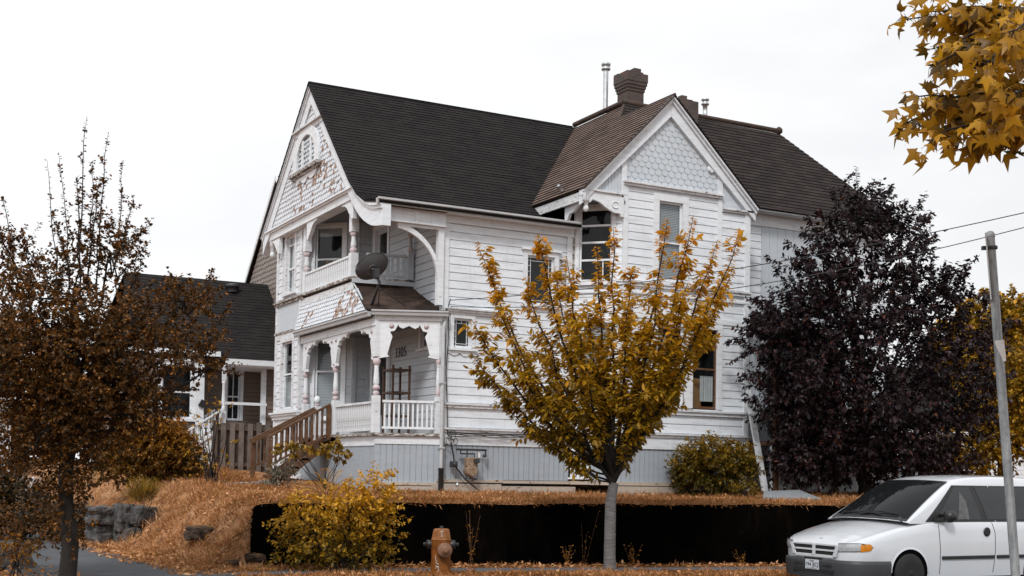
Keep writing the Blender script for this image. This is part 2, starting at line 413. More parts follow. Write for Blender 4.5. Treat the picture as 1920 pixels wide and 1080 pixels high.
def brickmat():
    m, nt, n, l, p = newmat('old_chimney_brick')
    tcn = N(nt, 'ShaderNodeTexCoord'); sep = N(nt, 'ShaderNodeSeparateXYZ'); l.new(tcn.outputs['Object'], sep.inputs[0])
    ad = N(nt, 'ShaderNodeMath', operation='ADD'); l.new(sep.outputs[0], ad.inputs[0]); l.new(sep.outputs[1], ad.inputs[1])
    cb = N(nt, 'ShaderNodeCombineXYZ'); l.new(ad.outputs[0], cb.inputs[0]); l.new(sep.outputs[2], cb.inputs[1])
    b = N(nt, 'ShaderNodeTexBrick', Scale=1.0); b.inputs['Brick Width'].default_value = 0.21; b.inputs['Row Height'].default_value = 0.075; b.inputs['Mortar Size'].default_value = 0.008
    b.inputs['Color1'].default_value = (0.045, 0.034, 0.031, 1); b.inputs['Color2'].default_value = (0.085, 0.055, 0.046, 1); b.inputs['Mortar'].default_value = (0.07, 0.063, 0.06, 1)
    l.new(cb.outputs[0], b.inputs['Vector'])
    s = noise(nt, 4, 6, 0.7); c = mix(nt, ramp(nt, s, [(0.52, 0.0), (0.7, 0.75)]), b.outputs['Color'], (0.065, 0.062, 0.06))
    c = mix(nt, ramp(nt, noise(nt, 2.3, 5, 0.7), [(0.60, 0.0), (0.68, 0.7)]), c, (0.14, 0.055, 0.028))
    l.new(c, p.inputs['Base Color']); p.inputs['Roughness'].default_value = 0.9; bump(nt, p, b.outputs['Fac'], -0.5, 0.01)
    return m
M['brick'] = brickmat()
def streakmetal(name, c0, c1):
    m, nt, n, l, p = newmat(name); a = noise(nt, 3, 6, .75, (9, 9, .8)); b = noise(nt, 30, 4, .7); c = ramp(nt, a, [(.32, c0), (.68, c1)]); c = mix(nt, ramp(nt, b, [(.5, 0.0), (.7, .5)]), c, tuple(x * .55 for x in c0)); l.new(c, p.inputs['Base Color']); p.inputs['Roughness'].default_value = .5; p.inputs['Metallic'].default_value = .25; bump(nt, p, b, .2, .005); return m
# ================================================================= ground, road, walks
def sst(t): t = np.clip(t, 0, 1); return t * t * (3 - 2 * t)
def gz_at(X, Y):
    X = np.asarray(X, float); Y = np.asarray(Y, float)
    st = 0.15 - 0.018 * np.clip(X - 7.0, 0, 16)
    road = np.where(Y < 16.36, st - 0.14, st)
    lawn = 1.20 + 0.012 * np.clip(Y - 19, 0, 6) + 0.20 * sst((Y - 25.5) / 3.0) * sst((11.5 - X) / 2.0) + 0.30 * sst((Y - 29) / 7.0) * sst((12.5 - X) / 3.0) + 0.10 * sst((X - 16) / 4) * sst((Y - 19.5) / 3)
    k = sst((X - 4.85) / 0.75)                       # corner of the bank, sharpening into the retaining wall
    y0 = 18.15 + 0.82 * k; wy = 1.55 - 1.45 * k
    a = (X - 4.45) / (1.75 + 0.5 * sst((Y - 22) / 4)); b = (Y - y0) / wy
    t = sst(np.minimum(a, b))
    lump = 0.05 * np.sin(X * 17 + 3 * np.sin(Y * 5)) * np.sin(Y * 13 + 2 * np.sin(X * 7)) + 0.05 * np.sin(X * 5.1 + Y * 2.3) * np.sin(Y * 4.3 - X * 1.7) + 0.03 * np.sin(X * 11 + 1) * np.sin(Y * 9)
    z = road + (lawn - road) * t + lump * 6 * t * (1 - t) + 0.012 * np.sin(X * 3.1) * np.sin(Y * 2.7) * (Y > 16.6)
    z = np.where((Y < 19.0) & (X > 5.62), road, z)
    return z
def hitg(px, py):
    z = 0.15
    for _ in range(6): p = onZ(px, py, z); z = float(gz_at(p[0], p[1]))
    return np.array([p[0], p[1], z])
def gpt(x, y): return (x, y, float(gz_at(x, y)))
gxs = np.concatenate([[-900, -400, -150, -60, -25], np.arange(-12, 3.5, 0.35), np.arange(3.5, 12, 0.11), np.arange(12, 30, 0.3), [32, 36, 45, 60, 150, 400, 900]])
gys = np.concatenate([[-300, -60, -10, 4, 10, 14, 16.30], [16.355, 16.365], np.arange(16.45, 18.9, 0.14), [18.99, 19.005], np.arange(19.1, 31, 0.14), np.arange(31.2, 46, 0.6), [50, 60, 90, 200, 500, 1000]])
def ground_mesh():
    GX, GY = np.meshgrid(gxs, gys, indexing='ij'); GZ_ = gz_at(GX, GY); m = MB(); nx, ny = len(gxs), len(gys)
    m.v = [(float(GX[i, j]), float(GY[i, j]), float(GZ_[i, j])) for i in range(nx) for j in range(ny)]
    for i in range(nx - 1):
        for j in range(ny - 1):
            m.f.append([i * ny + j, (i + 1) * ny + j, (i + 1) * ny + j + 1, i * ny + j + 1]); m.m.append(0); m.uv.append(None); m.smooth.append(True)
    return m
def soilmat():
    m, nt, n, l, p = newmat('dry_orange_ground')
    a = noise(nt, 0.9, 6, 0.65); c = ramp(nt, a, [(0.3, (0.20, 0.085, 0.032)), (0.5, (0.38, 0.19, 0.09)), (0.72, (0.52, 0.30, 0.165))])
    b = noise(nt, 9, 6, 0.75); c2 = mix(nt, ramp(nt, b, [(0.50, 0.0), (0.66, 0.8)]), c, (0.11, 0.055, 0.025))
    g = noise(nt, 0.35, 4, 0.6); c3 = mix(nt, ramp(nt, g, [(0.56, 0.0), (0.68, 0.5)]), c2, (0.12, 0.105, 0.03))
    c3 = mix(nt, ramp(nt, noise(nt, 3.2, 6, 0.75), [(0.50, 0.0), (0.60, 0.75)]), c3, (0.13, 0.058, 0.03)); l.new(c3, p.inputs['Base Color']); p.inputs['Roughness'].default_value = 0.95; p.inputs['Specular IOR Level'].default_value = 0.1
    bump(nt, p, noise(nt, 22, 6, 0.75), 0.9, 0.05); return m
M['soil'] = soilmat()
M['asphalt'] = plain('grey_asphalt', (0.062, 0.065, 0.072), 0.85, 0.25, 3, 0, 0.35, 0.25)
M['walk'] = plain('grey_sidewalk', (0.085, 0.09, 0.10), 0.85, 0.25, 2.5, 0, 0.3, 0.25)
tag(ground_mesh().build('ground', M['soil'], None, recalc=False), kind='structure')
def sheet(name, mat, x0, x1, y0, y1, dz, nx=40, ny=8, xf=None):
    m = MB()
    for i in range(nx):
        for j in range(ny):
            q = []
            for a, b in ((i, j), (i + 1, j), (i + 1, j + 1), (i, j + 1)):
                x = x0 + (x1 - x0) * a / nx; y = y0 + (y1 - y0) * b / ny
                if xf: x += xf(y)
                q.append((x, y, float(gz_at(x, y)) + dz))
            m.add(q, [(0, 1, 2, 3)])
    return tag(m.build(name, mat, None), kind='structure')
def flat(name, mat, x0, x1, y0, y1, z):
    m = MB(); m.add([(x0, y0, z), (x1, y0, z), (x1, y1, z), (x0, y1, z)], [(0, 1, 2, 3)]); return tag(m.build(name, mat), kind='structure')
sheet('road', M['asphalt'], -60, 90, 4.0, 16.18, 0.006, 150, 2)
kb = MB()
for a_, b_ in ((-60, 7.0), (7.0, 23.0), (23.0, 90)):
    za_, zb_ = [0.15 - 0.018 * min(max(q - 7.0, 0), 16) for q in (a_, b_)]
    kb.hexa([(a_, 16.20, za_ - .2), (b_, 16.20, zb_ - .2), (b_, 16.34, zb_ - .2), (a_, 16.34, za_ - .2), (a_, 16.20, za_ + .012), (b_, 16.20, zb_ + .012), (b_, 16.34, zb_ + .012), (a_, 16.34, za_ + .012)])
tag(kb.build('kerb', M['walk']), kind='structure')
sheet('sidewalk', M['walk'], 4.46, 60, 17.58, 18.34, 0.022, 140, 4)
def path_w(m):
    ys = np.concatenate([np.arange(17.0, 31, 0.3), [34, 40, 60]])
    wob = lambda y: 0.10 * math.sin(y * 0.9) 
    for a, b in zip(ys[:-1], ys[1:]):
        m.add([(2.25 + wob(a), a, 0.176), (4.42 - .045 * (a - 18) + .06 * math.sin(a * 2.1), a, 0.176), (4.42 - .045 * (b - 18) + .06 * math.sin(b * 2.1), b, 0.176), (2.25 + wob(b), b, 0.176)], [(0, 1, 2, 3)])
pm_ = MB(); path_w(pm_); tag(pm_.build('path', M['asphalt']), kind='structure')

# retaining wall, near-black with faint mossy brown patches
def wallmat():
    m, nt, n, l, p = newmat('near_black_concrete')
    a = noise(nt, 1.3, 6, 0.7, (1, 1, 0.5)); c = ramp(nt, a, [(0.42, (0.0012, 0.001, 0.001)), (0.58, (0.003, 0.0025, 0.002)), (0.78, (0.010, 0.006, 0.004))])
    l.new(c, p.inputs['Base Color']); p.inputs['Roughness'].default_value = 0.95; p.inputs['Specular IOR Level'].default_value = 0.0
    bump(nt, p, noise(nt, 12, 6, 0.7), 0.6, 0.03); return m
wm = MB()
xs = np.arange(5.66, 24.6, 0.3)
o_ = [(5.64, -.3), (5.62, .5), (5.65, 1.06), (5.70, 1.12), (5.80, 1.15), (6.0, 1.16)] + [(x, 1.165 + 0.012 * math.sin(x * 1.7) + 0.008 * math.sin(x * 4.1)) for x in np.arange(6.4, 24.6, 0.4)] + [(24.6, -.4)]
wm.prism([(x, 18.93, z) for x, z in o_], (0, 0.14, 0))
rw = wm.build('retaining_wall', wallmat(), None); tag(rw, 'low black mossy concrete retaining wall along the sidewalk below the lawn', 'wall')
# ================================================================= the white corner house
H = thing('victorian_house', (11.35, 24.5, 1.2), 'tall peeling white wooden house with two gables, corner porch and black shingled roof', 'house')
s2 = math.sqrt(0.5)
XF, XR, YS, YB = 10.03, 11.45, 24.5, 23.68
side = FR((0, YS, 0), (1, 0, 0), (0, -1, 0)); front = FR((XF, 0, 0), (0, 1, 0), (-1, 0, 0)); recess = FR((XR, 0, 0), (0, 1, 0), (-1, 0, 0))
fch = FR((XF, 30.0, 0), (s2, -s2, 0), (-s2, -s2, 0)); xw = FR((0, 28.93, 0), (1, 0, 0), (0, -1, 0))
bay = FR((0, YB, 0), (1, 0, 0), (0, -1, 0)); bch = FR((14.68, YS, 0), (s2, -s2, 0), (-s2, -s2, 0))
diag = FR((10.08, 25.05, 0), (1.28, -0.59, 0), (-0.59, -1.28, 0)); DL = 1.41

SPLIT = {'corner_board', 'belt_course', 'siding', 'skirting', 'base_board', 'band_board', 'gable_moulding', 'triangle_panel', 'scroll_bracket', 'eave_soffit', 'stair_post', 'ceiling', 'frieze_board', 'rotten_panel', 'gable_wall', 'apron_boards', 'porch_band', 'ridge_cap', 'entry_wall'}
def part(name, mat, fn, parent=None, bevel=0.0):
    mb = MB(); fn(mb)
    if name in SPLIT:
        return [x.build(name, mat, parent or H, bevel) for x in islands(mb)][0]
    return mb.build(name, mat, parent or H, bevel)

def window(root, fr, u0, u1, z0, z1, case=0.11, rails=(0.5,), vbars=(), blind=0.0, curtain=None, head=0.06, sill=0.06, fmat=None, smat=None, muntin=None, tilt=0.35, name='window', inner=0.32):
    fmat = fmat or M['trim']; smat = smat or M['trim']
    mb = MB()
    fbox(mb, fr, u0 - case, u0, z0, z1, -0.13, 0.035); fbox(mb, fr, u1, u1 + case, z0, z1, -0.13, 0.035)
    fbox(mb, fr, u0 - case, u1 + case, z1, z1 + case, -0.13, 0.038)
    if head: fbox(mb, fr, u0 - case - 0.05, u1 + case + 0.05, z1 + case, z1 + case + head, -0.02, 0.09)
    w = mb.build(name, fmat, root)
    if sill:
        sb = MB(); fbox(sb, fr, u0 - case - 0.04, u1 + case + 0.04, z0 - sill, z0, -0.13, 0.085); sb.build('sill', fmat, w)
    t = 0.042; sb = MB(); d0, d1 = -0.075, -0.04
    fbox(sb, fr, u0, u0 + t, z0, z1, d0, d1); fbox(sb, fr, u1 - t, u1, z0, z1, d0, d1)
    fbox(sb, fr, u0 + t, u1 - t, z0, z0 + t * 1.5, d0, d1); fbox(sb, fr, u0 + t, u1 - t, z1 - t, z1, d0, d1)
    for r in rails:
        zr = z0 + (z1 - z0) * r; fbox(sb, fr, u0 + t, u1 - t, zr - 0.022, zr + 0.022, d0, d1 + 0.012)
    for (a, b0, b1) in vbars:
        ua = u0 + (u1 - u0) * a; fbox(sb, fr, ua - 0.012, ua + 0.012, z0 + (z1 - z0) * b0, z0 + (z1 - z0) * b1, d0 + 0.008, d1 - 0.004)
    sb.build('sash', smat, w)
    if muntin:
        mbm = MB()
        for kind, a, b0, b1 in muntin:
            if kind == 'v': ua = u0 + (u1 - u0) * a; fbox(mbm, fr, ua - 0.0055, ua + 0.0055, z0 + (z1 - z0) * b0, z0 + (z1 - z0) * b1, -0.062, -0.046)
            else: za = z0 + (z1 - z0) * a; fbox(mbm, fr, u0 + (u1 - u0) * b0, u0 + (u1 - u0) * b1, za - 0.0055, za + 0.0055, -0.063, -0.047)
        mbm.build('muntin', smat, w)
    g = MB(); g.add([fr.p(u0 + .01, z0 + .01, -.058), fr.p(u1 - .01, z0 + .01, -.058), fr.p(u1 - .01, z1 - .01, -.058), fr.p(u0 + .01, z1 - .01, -.058)], [(0, 1, 2, 3)]); g.build('pane', M['glass'], w)
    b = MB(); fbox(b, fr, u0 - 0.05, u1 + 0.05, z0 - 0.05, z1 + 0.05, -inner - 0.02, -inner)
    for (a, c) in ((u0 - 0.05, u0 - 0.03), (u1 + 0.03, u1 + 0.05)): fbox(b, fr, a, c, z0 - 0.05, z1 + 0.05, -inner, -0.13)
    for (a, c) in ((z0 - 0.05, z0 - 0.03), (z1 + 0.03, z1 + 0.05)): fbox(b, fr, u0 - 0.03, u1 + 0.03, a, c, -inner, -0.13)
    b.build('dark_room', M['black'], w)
    if blind:
        bl = MB(); z = z1 - 0.03; zb = z1 - (z1 - z0) * blind
        while z > zb:
            p = [fr.p(u0 + 0.03, z, -0.10), fr.p(u1 - 0.03, z, -0.10), fr.p(u1 - 0.03, z - 0.034, -0.10 + 0.034 * tilt), fr.p(u0 + 0.03, z - 0.034, -0.10 + 0.034 * tilt)]
            bl.add(p, [(0, 1, 2, 3)]); z -= 0.038
        bl.build('blind', M['blind'], w)
    if curtain:
        cb = MB()
        for (a, b_, c0, c1) in curtain:
            n = 14; ps = []
            for i in range(n + 1):
                uu = u0 + (u1 - u0) * (a + (b_ - a) * i / n); dd = -0.13 + 0.014 * math.sin(i * 2.4)
                ps.append((fr.p(uu, z0 + (z1 - z0) * c0, dd), fr.p(uu, z0 + (z1 - z0) * c1, dd)))
            for i in range(n): cb.add([ps[i][0], ps[i + 1][0], ps[i + 1][1], ps[i][1]], [(0, 1, 2, 3)], 0, None, True)
        cb.build('curtain', M['curtain'], w)
    return w

# ---- windows of the side wall and bay, with the holes they leave in the siding
W_SMALL = (11.65, 12.08, 4.40, 5.06); W_BIG = (13.46, 14.16, 5.50, 6.62)
lattice = [('v', .2, .02, .98), ('v', .8, .02, .98)] + [('h', a, .02, .2) for a in (.2, .4, .6, .8)] + [('h', a, .8, .98) for a in (.2, .4, .6, .8)] + [('h', .84, .2, .8), ('v', .5, .84, .98), ('h', .16, .2, .8)]
part('siding', M['white'], lambda m: siding(m, side, 11.50, 14.62, 3.20, 7.16, [(W_SMALL[0] - .02, W_SMALL[1] + .02, W_SMALL[2] - .02, W_SMALL[3] + .02), (W_BIG[0] - .02, W_BIG[1] + .02, W_BIG[2] - .02, W_BIG[3] + .02)], 0.178))
window(H, side, *W_SMALL, case=0.085, rails=(), muntin=lattice, head=0.0, sill=0.05)
big_lat = [('v', .16, .02, .98), ('v', .84, .02, .98), ('h', .9, .02, .98), ('h', .1, .02, .98)] + [('h', a, .02, .16) for a in (.2, .32, .44, .56, .68, .8)] + [('h', a, .84, .98) for a in (.2, .32, .44, .56, .68, .8)]
window(H, side, *W_BIG, case=0.11, rails=(), muntin=big_lat, head=0.05, sill=0.06)
def side_trim(m):
    fbox(m, side, 11.35, 11.50, 2.56, 7.16, -0.10, 0.034)          # corner board
    fbox(m, side, 14.48, 14.62, 3.22, 7.16, 0.014, 0.036)
    fbox(m, side, 11.35, 14.66, 7.16, 7.34, -0.06, 0.040)          # frieze
    fbox(m, side, 11.35, 14.66, 7.13, 7.16, -0.06, 0.060)
part('corner_board', M['trim'], side_trim)
part('window_cornice', M['worn'], lambda m: (fbox(m, side, 11.42, 12.72, 5.24, 5.27, -0.02, 0.13), fbox(m, side, 11.45, 12.66, 5.19, 5.24, -0.02, 0.09), fbox(m, side, 11.50, 12.60, 5.145, 5.19, -0.02, 0.055)))
def scallop(fr, u0, u1, zt, n=10, dep=0.12):
    pts = [(u0, zt), (u1, zt)]
    for i in range(n * 3 + 1):
        t = 1 - i / (n * 3); pts.append((u0 + (u1 - u0) * t, zt - dep * (0.35 + 0.65 * abs(math.sin(t * math.pi * 2.5)) * (1 - abs(2 * t - 1) * 0.35))))
    return pts
part('sill_apron', M['white'], lambda m: fprism(m, side, scallop(side, 11.52, 12.22, 4.345), -0.01, 0.032))
def belts(m):
    fbox(m, side, 11.35, 14.70, 3.16, 3.20, -0.05, 0.085); fbox(m, side, 11.35, 14.70, 3.10, 3.16, -0.05, 0.055)
    fbox(m, side, 11.35, 14.70, 2.62, 2.66, -0.05, 0.095); fbox(m, side, 11.35, 14.70, 2.56, 2.62, -0.05, 0.060)
part('belt_course', M['worn'], belts)
part('band_board', M['white'], lambda m: (siding(m, side, 11.50, 14.70, 2.66, 3.10, (), 0.22), fbox(m, side, 11.35, 14.70, 2.29, 2.56, -0.05, 0.028)))
part('skirting', M['skirt'], lambda m: vboards(m, side, 11.38, 14.62, 1.54, 2.29, 0.128, 0.017, 0.0))
part('base_board', M['sill_board'], lambda m: (fbox(m, side, 11.30, 12.9, 1.475, 1.54, -0.05, 0.06), fbox(m, side, 12.905, 14.68, 1.465, 1.53, -0.05, 0.052), fbox(m, side, 11.2, 12.85, 1.26, 1.445, -0.06, 0.09), fbox(m, side, 12.86, 14.75, 1.22, 1.405, -0.06, 0.11)))
part('rotten_panel', M['rot'], lambda m: (fbox(m, side, 14.30, 14.47, 5.75, 6.60, 0.014, 0.022), fbox(m, side, 14.63, 14.69, 5.3, 7.2, -0.10, 0.02)))

# ---- bay of the cross gable
WU = (16.46, 17.13, 6.20, 8.06); WL1 = (16.46, 17.20, 3.28, 5.16); WL2 = (17.46, 18.19, 3.28, 5.16)
hh = lambda w: (w[0] - .02, w[1] + .02, w[2] - .02, w[3] + .02)
part('siding', M['white'], lambda m: siding(m, bay, 15.5, 19.0, 3.18, 8.30, [hh(WU), hh(WL1), hh(WL2)], 0.185))
BW = 1.16
part('siding', M['white'], lambda m: siding(m, bch, 0.0, BW, 2.6, 7.9, [(.12, .90, 6.08, 7.80), (.2, .9, 3.28, 5.16)], 0.185))
window(H, bay, *WU, case=0.16, rails=(0.49,), blind=0.985, tilt=0.3, head=0.0, sill=0.0)
window(H, bay, *WL1, case=0.12, rails=(0.5,), curtain=[(.1, .45, 0, .9)], head=0.0, sill=0.0)
lw = window(H, bay, *WL2, case=0.13, rails=(0.5,), smat=M['stain'], curtain=[(.45, .95, .1, .42)], head=0.0, sill=0.0, inner=0.6)
part('folded_cardboard', M['card'], lambda m: m.prism([bay.p(17.52, 3.35, -.30), bay.p(17.95, 3.35, -.30), bay.p(18.0, 4.0, -.32), bay.p(17.62, 4.05, -.32)], (0, .02, 0)), lw)
window(H, bch, 0.13, 0.89, 6.10, 7.79, case=0.09, rails=(0.30, 0.54, 0.77), vbars=((.72, 0, .3),), blind=0.0, tilt=0.5, head=0.0, sill=0.08)
window(H, bch, 0.21, 0.89, 3.28, 5.16, case=0.1, rails=(0.5,), blind=0.5, head=0.0, sill=0.0)
def bay_trim(m):
    fbox(m, bay, 15.47, 15.60, 2.6, 8.30, -0.08, 0.034)
    fbox(m, bay, 18.14, 18.27, 6.2, 8.30, -0.02, 0.030)
    fbox(m, bay, 18.97, 19.12, 2.3, 8.06, -0.10, 0.036)
    fbox(m, bay, 17.20, 17.46, 3.28, 5.29, 0.012, 0.041)
    fbox(m, bay, 15.60, 18.97, 5.30, 5.42, 0.012, 0.03)
part('corner_board', M['trim'], bay_trim)
def bay_belts(m):
    for fr, a, b in ((bay, 15.44, 19.14), (bch, 0.0, BW + 0.03)):
        fbox(m, fr, a, b, 3.19, 3.235, -0.05, 0.09); fbox(m, fr, a, b, 3.11, 3.19, -0.05, 0.055)
        fbox(m, fr, a, b, 2.63, 2.67, -0.05, 0.10); fbox(m, fr, a, b, 2.57, 2.63, -0.05, 0.062)
        fbox(m, fr, a, b, 6.09, 6.135, -0.05, 0.085); fbox(m, fr, a, b, 6.02, 6.09, -0.05, 0.052)
        fbox(m, fr, a, b, 5.84, 5.875, -0.05, 0.045)
part('belt_course', M['worn'], bay_belts)
part('band_board', M['white'], lambda m: (siding(m, bay, 15.6, 18.97, 2.67, 3.11, (), 0.22), fbox(m, bay, 15.47, 19.12, 2.30, 2.57, -0.05, 0.03), fbox(m, bch, 0.0, BW, 2.30, 2.57, -0.05, 0.03)))
part('skirting', M['skirt'], lambda m: (vboards(m, bay, 15.5, 19.1, 1.54, 2.30, 0.128, 0.017), vboards(m, bch, 0.42, BW, 1.54, 2.30, 0.128, 0.017)))
part('base_board', M['sill_board'], lambda m: (fbox(m, bay, 15.45, 19.1, 1.46, 1.54, -0.05, 0.06), fbox(m, bay, 15.35, 19.15, 1.24, 1.44, -0.06, 0.10), fbox(m, bch, 0.0, BW, 1.46, 1.54, -0.05, 0.05)))
window(H, bch, 0.06, 0.40, 1.62, 2.22, case=0.06, rails=(), head=0, sill=0.04, vbars=((.5, 0, 1),))

# ---- cross gable face, rakes, brackets
AX, AZ, YG = 16.71, 10.51, 23.53
SL, SR_ = 1.02, 0.93
gi = lambda x: 10.06 - (0.968 * (AX - x) if x < AX else 0.865 * (x - AX))
gz = lambda x: AZ - (SL * (AX - x) if x < AX else SR_ * (x - AX))
part('shingle_panel', [M['scale_grey'], M['bare']], lambda m: scales(m, bay, [(15.5, 8.40), (18.16, 8.40), (18.16, gi(18.16)), (AX, gi(AX)), (15.5, gi(15.5))], 0.185, 0.136, True, 0.0, 0.0, (), 0.020))
def gable_boards(m):
    fprism(m, bay, [(14.55, 8.07), (15.47, 8.07), (15.47, gz(15.47) - .3), (14.55, gz(14.55) - .05)], -0.05, 0.0)
    fprism(m, bay, [(18.16, 8.07), (19.12, 8.07), (19.12, gz(19.12) - .05), (18.16, gz(18.16) - .3)], -0.05, 0.0)
    fbox(m, bay, 15.40, 15.54, 8.07, gi(15.47) + .06, 0.0, 0.045); fbox(m, bay, 18.13, 18.27, 8.30, gi(18.2) + .06, 0.0, 0.045)
part('gable_wall', M['white'], gable_boards)
part('triangle_panel', M['scale_grey'], lambda m: (vboards(m, bay, 14.72, 15.39, 8.10, lambda u: max(8.11, gi(u)), 0.08, 0.012, 0.012, -0.02, 0.008), vboards(m, bay, 18.28, 19.06, 8.10, lambda u: max(8.11, gi(u)), 0.08, 0.012, 0.012, -0.02, 0.008)))
part('gable_moulding', M['worn'], lambda m: (fbox(m, bay, 15.44, 18.26, 8.355, 8.40, -0.02, 0.12), fbox(m, bay, 15.46, 18.24, 8.30, 8.355, -0.02, 0.075), fbox(m, bay, 14.50, 15.43, 8.045, 8.09, -0.02, 0.11), fbox(m, bay, 14.55, 15.40, 8.0, 8.045, -0.02, 0.07), fbox(m, bay, 18.27, 19.16, 8.055, 8.10, -0.02, 0.10), fbox(m, bay, 18.28, 19.12, 8.01, 8.055, -0.02, 0.06)))
def rake(m, fr, pts, t0, t1, d0, d1):
    for (a, b) in zip(pts[:-1], pts[1:]): fprism(m, fr, [(a[0], a[1] - t1), (b[0], b[1] - t1), (b[0], b[1] - t0), (a[0], a[1] - t0)], d0, d1)
rk2 = [(14.30, gz(14.30)), (AX, AZ), (19.22, gz(19.22))]
def rake_face(m):
    for a, b in ((14.30, AX), (AX, 19.22)): fprism(m, bay, [(a, gi(a) - .02), (b, gi(b) - .02), (b, gz(b) - .14), (a, gz(a) - .14)], 0.0, 0.10)
part('rake_board', M['white'], lambda m: (rake_face(m), rake(m, bay, rk2, 0.07, 0.15, 0.0, 0.15), rake(m, bay, rk2, -0.015, 0.07, 0.0, 0.21)))
part('eave_fascia', M['worn'], lambda m: m.prism([(14.32, 23.50, 7.80), (14.32, 25.8, 7.80), (14.32, 25.8, 8.00), (14.32, 23.50, 8.00)], (0.05, 0, 0)))
def arch_pts(u0, u1, zt, drop, k=0.18):
    pts = [(u0, zt), (u1, zt), (u1, zt - drop)]
    for i in range(11):
        t = i / 10; u = u1 - 0.05 + (u0 + 0.05 - (u1 - 0.05)) * t
        pts.append((u, zt - drop + (drop - k * .5) * math.sin(math.pi * min(1, t * 1.0)) ** 0.8 * 1.0))
    pts.append((u0, zt - drop)); return pts
def gbracket(m):
    pts = [(14.45, 8.0), (15.45, 8.0), (15.45, 7.55), (15.38, 7.55), (15.36, 7.62), (15.2, 7.62), (15.0, 7.70), (14.8, 7.82), (14.62, 7.86), (14.55, 7.78), (14.45, 7.78)]
    fprism(m, bay, pts, 0.0, 0.07)
    lf = FR((14.42, YB, 0), (0, 1, 0), (-1, 0, 0))
    pts2 = [(-0.05, 8.0), (0.82, 8.0), (0.82, 7.50), (0.70, 7.50), (0.62, 7.62), (0.45, 7.64), (0.28, 7.74), (0.12, 7.84), (0.05, 7.78), (-0.05, 7.78)]
    fprism(m, lf, pts2, -0.07, 0.0)
part('scroll_bracket', M['trim'], gbracket)
part('pendant', M['trim'], lambda m: m.lathe((14.45, 23.62, 7.56), [(0.012, 0), (0.04, .02), (0.062, .06), (0.055, .11), (0.035, .14), (0.05, .16), (0.05, .22), (0.075, .23), (0.075, .30)], 12))
part('scroll_ring', M['trim'], lambda m: m.tube([bay.p(15.22 + .085 * math.cos(a), 7.80 + .075 * math.sin(a), 0.075) for a in np.linspace(0.6, 5.6, 14)], 0.014, 5))
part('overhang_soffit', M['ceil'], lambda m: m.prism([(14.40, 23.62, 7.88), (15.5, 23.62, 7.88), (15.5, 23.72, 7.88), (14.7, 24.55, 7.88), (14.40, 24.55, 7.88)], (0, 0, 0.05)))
part('vent_cover', M['trim'], lambda m: m.lathe(bay.p(17.92, 8.98, 0.02), [(0.10, 0), (0.10, .04), (0.085, .05)], 14, bay.n))

# ---- right wing of the side wall
part('siding', M['white'], lambda m: siding(m, side, 19.0, 20.15, 2.6, 8.0, (), 0.185))
part('board_panel', M['scale_grey'], lambda m: vboards(m, side, 20.15, 22.5, 2.6, 8.0, 0.26, 0.009, 0.006))
part('siding', M['white'], lambda m: siding(m, side, 22.5, 24.3, 2.6, 8.0, (), 0.185))
part('frieze_board', M['trim'], lambda m: fbox(m, side, 19.1, 24.35, 8.0, 8.30, -0.06, 0.035))
part('skirting', M['skirt'], lambda m: vboards(m, side, 19.1, 24.3, 1.30, 2.6, 0.128, 0.017))
rgt = FR((24.3, 0, 0), (0, 1, 0), (1, 0, 0)); bck = FR((0, 33.0, 0), (1, 0, 0), (0, 1, 0)); lft = FR((0, 31.99, 0), (1, 0, 0), (0, 1, 0))
part('siding', M['white'], lambda m: (siding(m, rgt, 24.44, 33.0, 1.3, 8.3, (), 0.185), siding(m, bck, 14.6, 24.3, 1.3, 8.3, (), 0.185), siding(m, lft, XF + .03, 14.6, 1.3, 7.95, (), 0.185)))

# ---- side entry lean-to at the right of the bay
EN = FR((0, 22.9, 0), (1, 0, 0), (0, -1, 0))
part('entry_wall', M['scale_grey'], lambda m: (vboards(m, FR((19.14, 0, 0), (0, 1, 0), (-1, 0, 0)), 23.0, 24.45, 3.0, lambda u: 5.0 + (u - 23.0) * 0.45, 0.15, 0.01), vboards(m, EN, 19.12, 21.2, 4.2, 4.95, 0.15, 0.01)))
part('entry_roof', M['roof_mid'], lambda m: roof(m, [(19.02, 22.75, 4.92), (21.4, 22.75, 4.92), (21.4, 24.45, 5.72), (19.02, 24.45, 5.72)], 0.14))
part('entry_fascia', M['trim'], lambda m: m.prism([(19.0, 22.75, 4.72), (19.0, 24.45, 5.52), (19.0, 24.45, 5.66), (19.0, 22.75, 4.86)], (0.03, 0, 0)))
part('entry_deck', M['stain'], lambda m: (m.box(19.2, 21.3, 22.8, 24.4, 2.45, 2.55), m.box(19.25, 19.36, 22.82, 22.92, 1.2, 4.72), m.box(21.1, 21.2, 22.82, 22.92, 1.2, 4.72), m.box(19.36, 21.1, 22.84, 22.90, 3.38, 3.45), *[m.box(x, x + .05, 22.85, 22.89, 2.55, 3.38) for x in np.arange(19.5, 21.05, .14)]))
part('entry_skirt', M['white'], lambda m: vboards(m, EN, 19.2, 23.2, 1.2, 2.44, 0.14, 0.015))

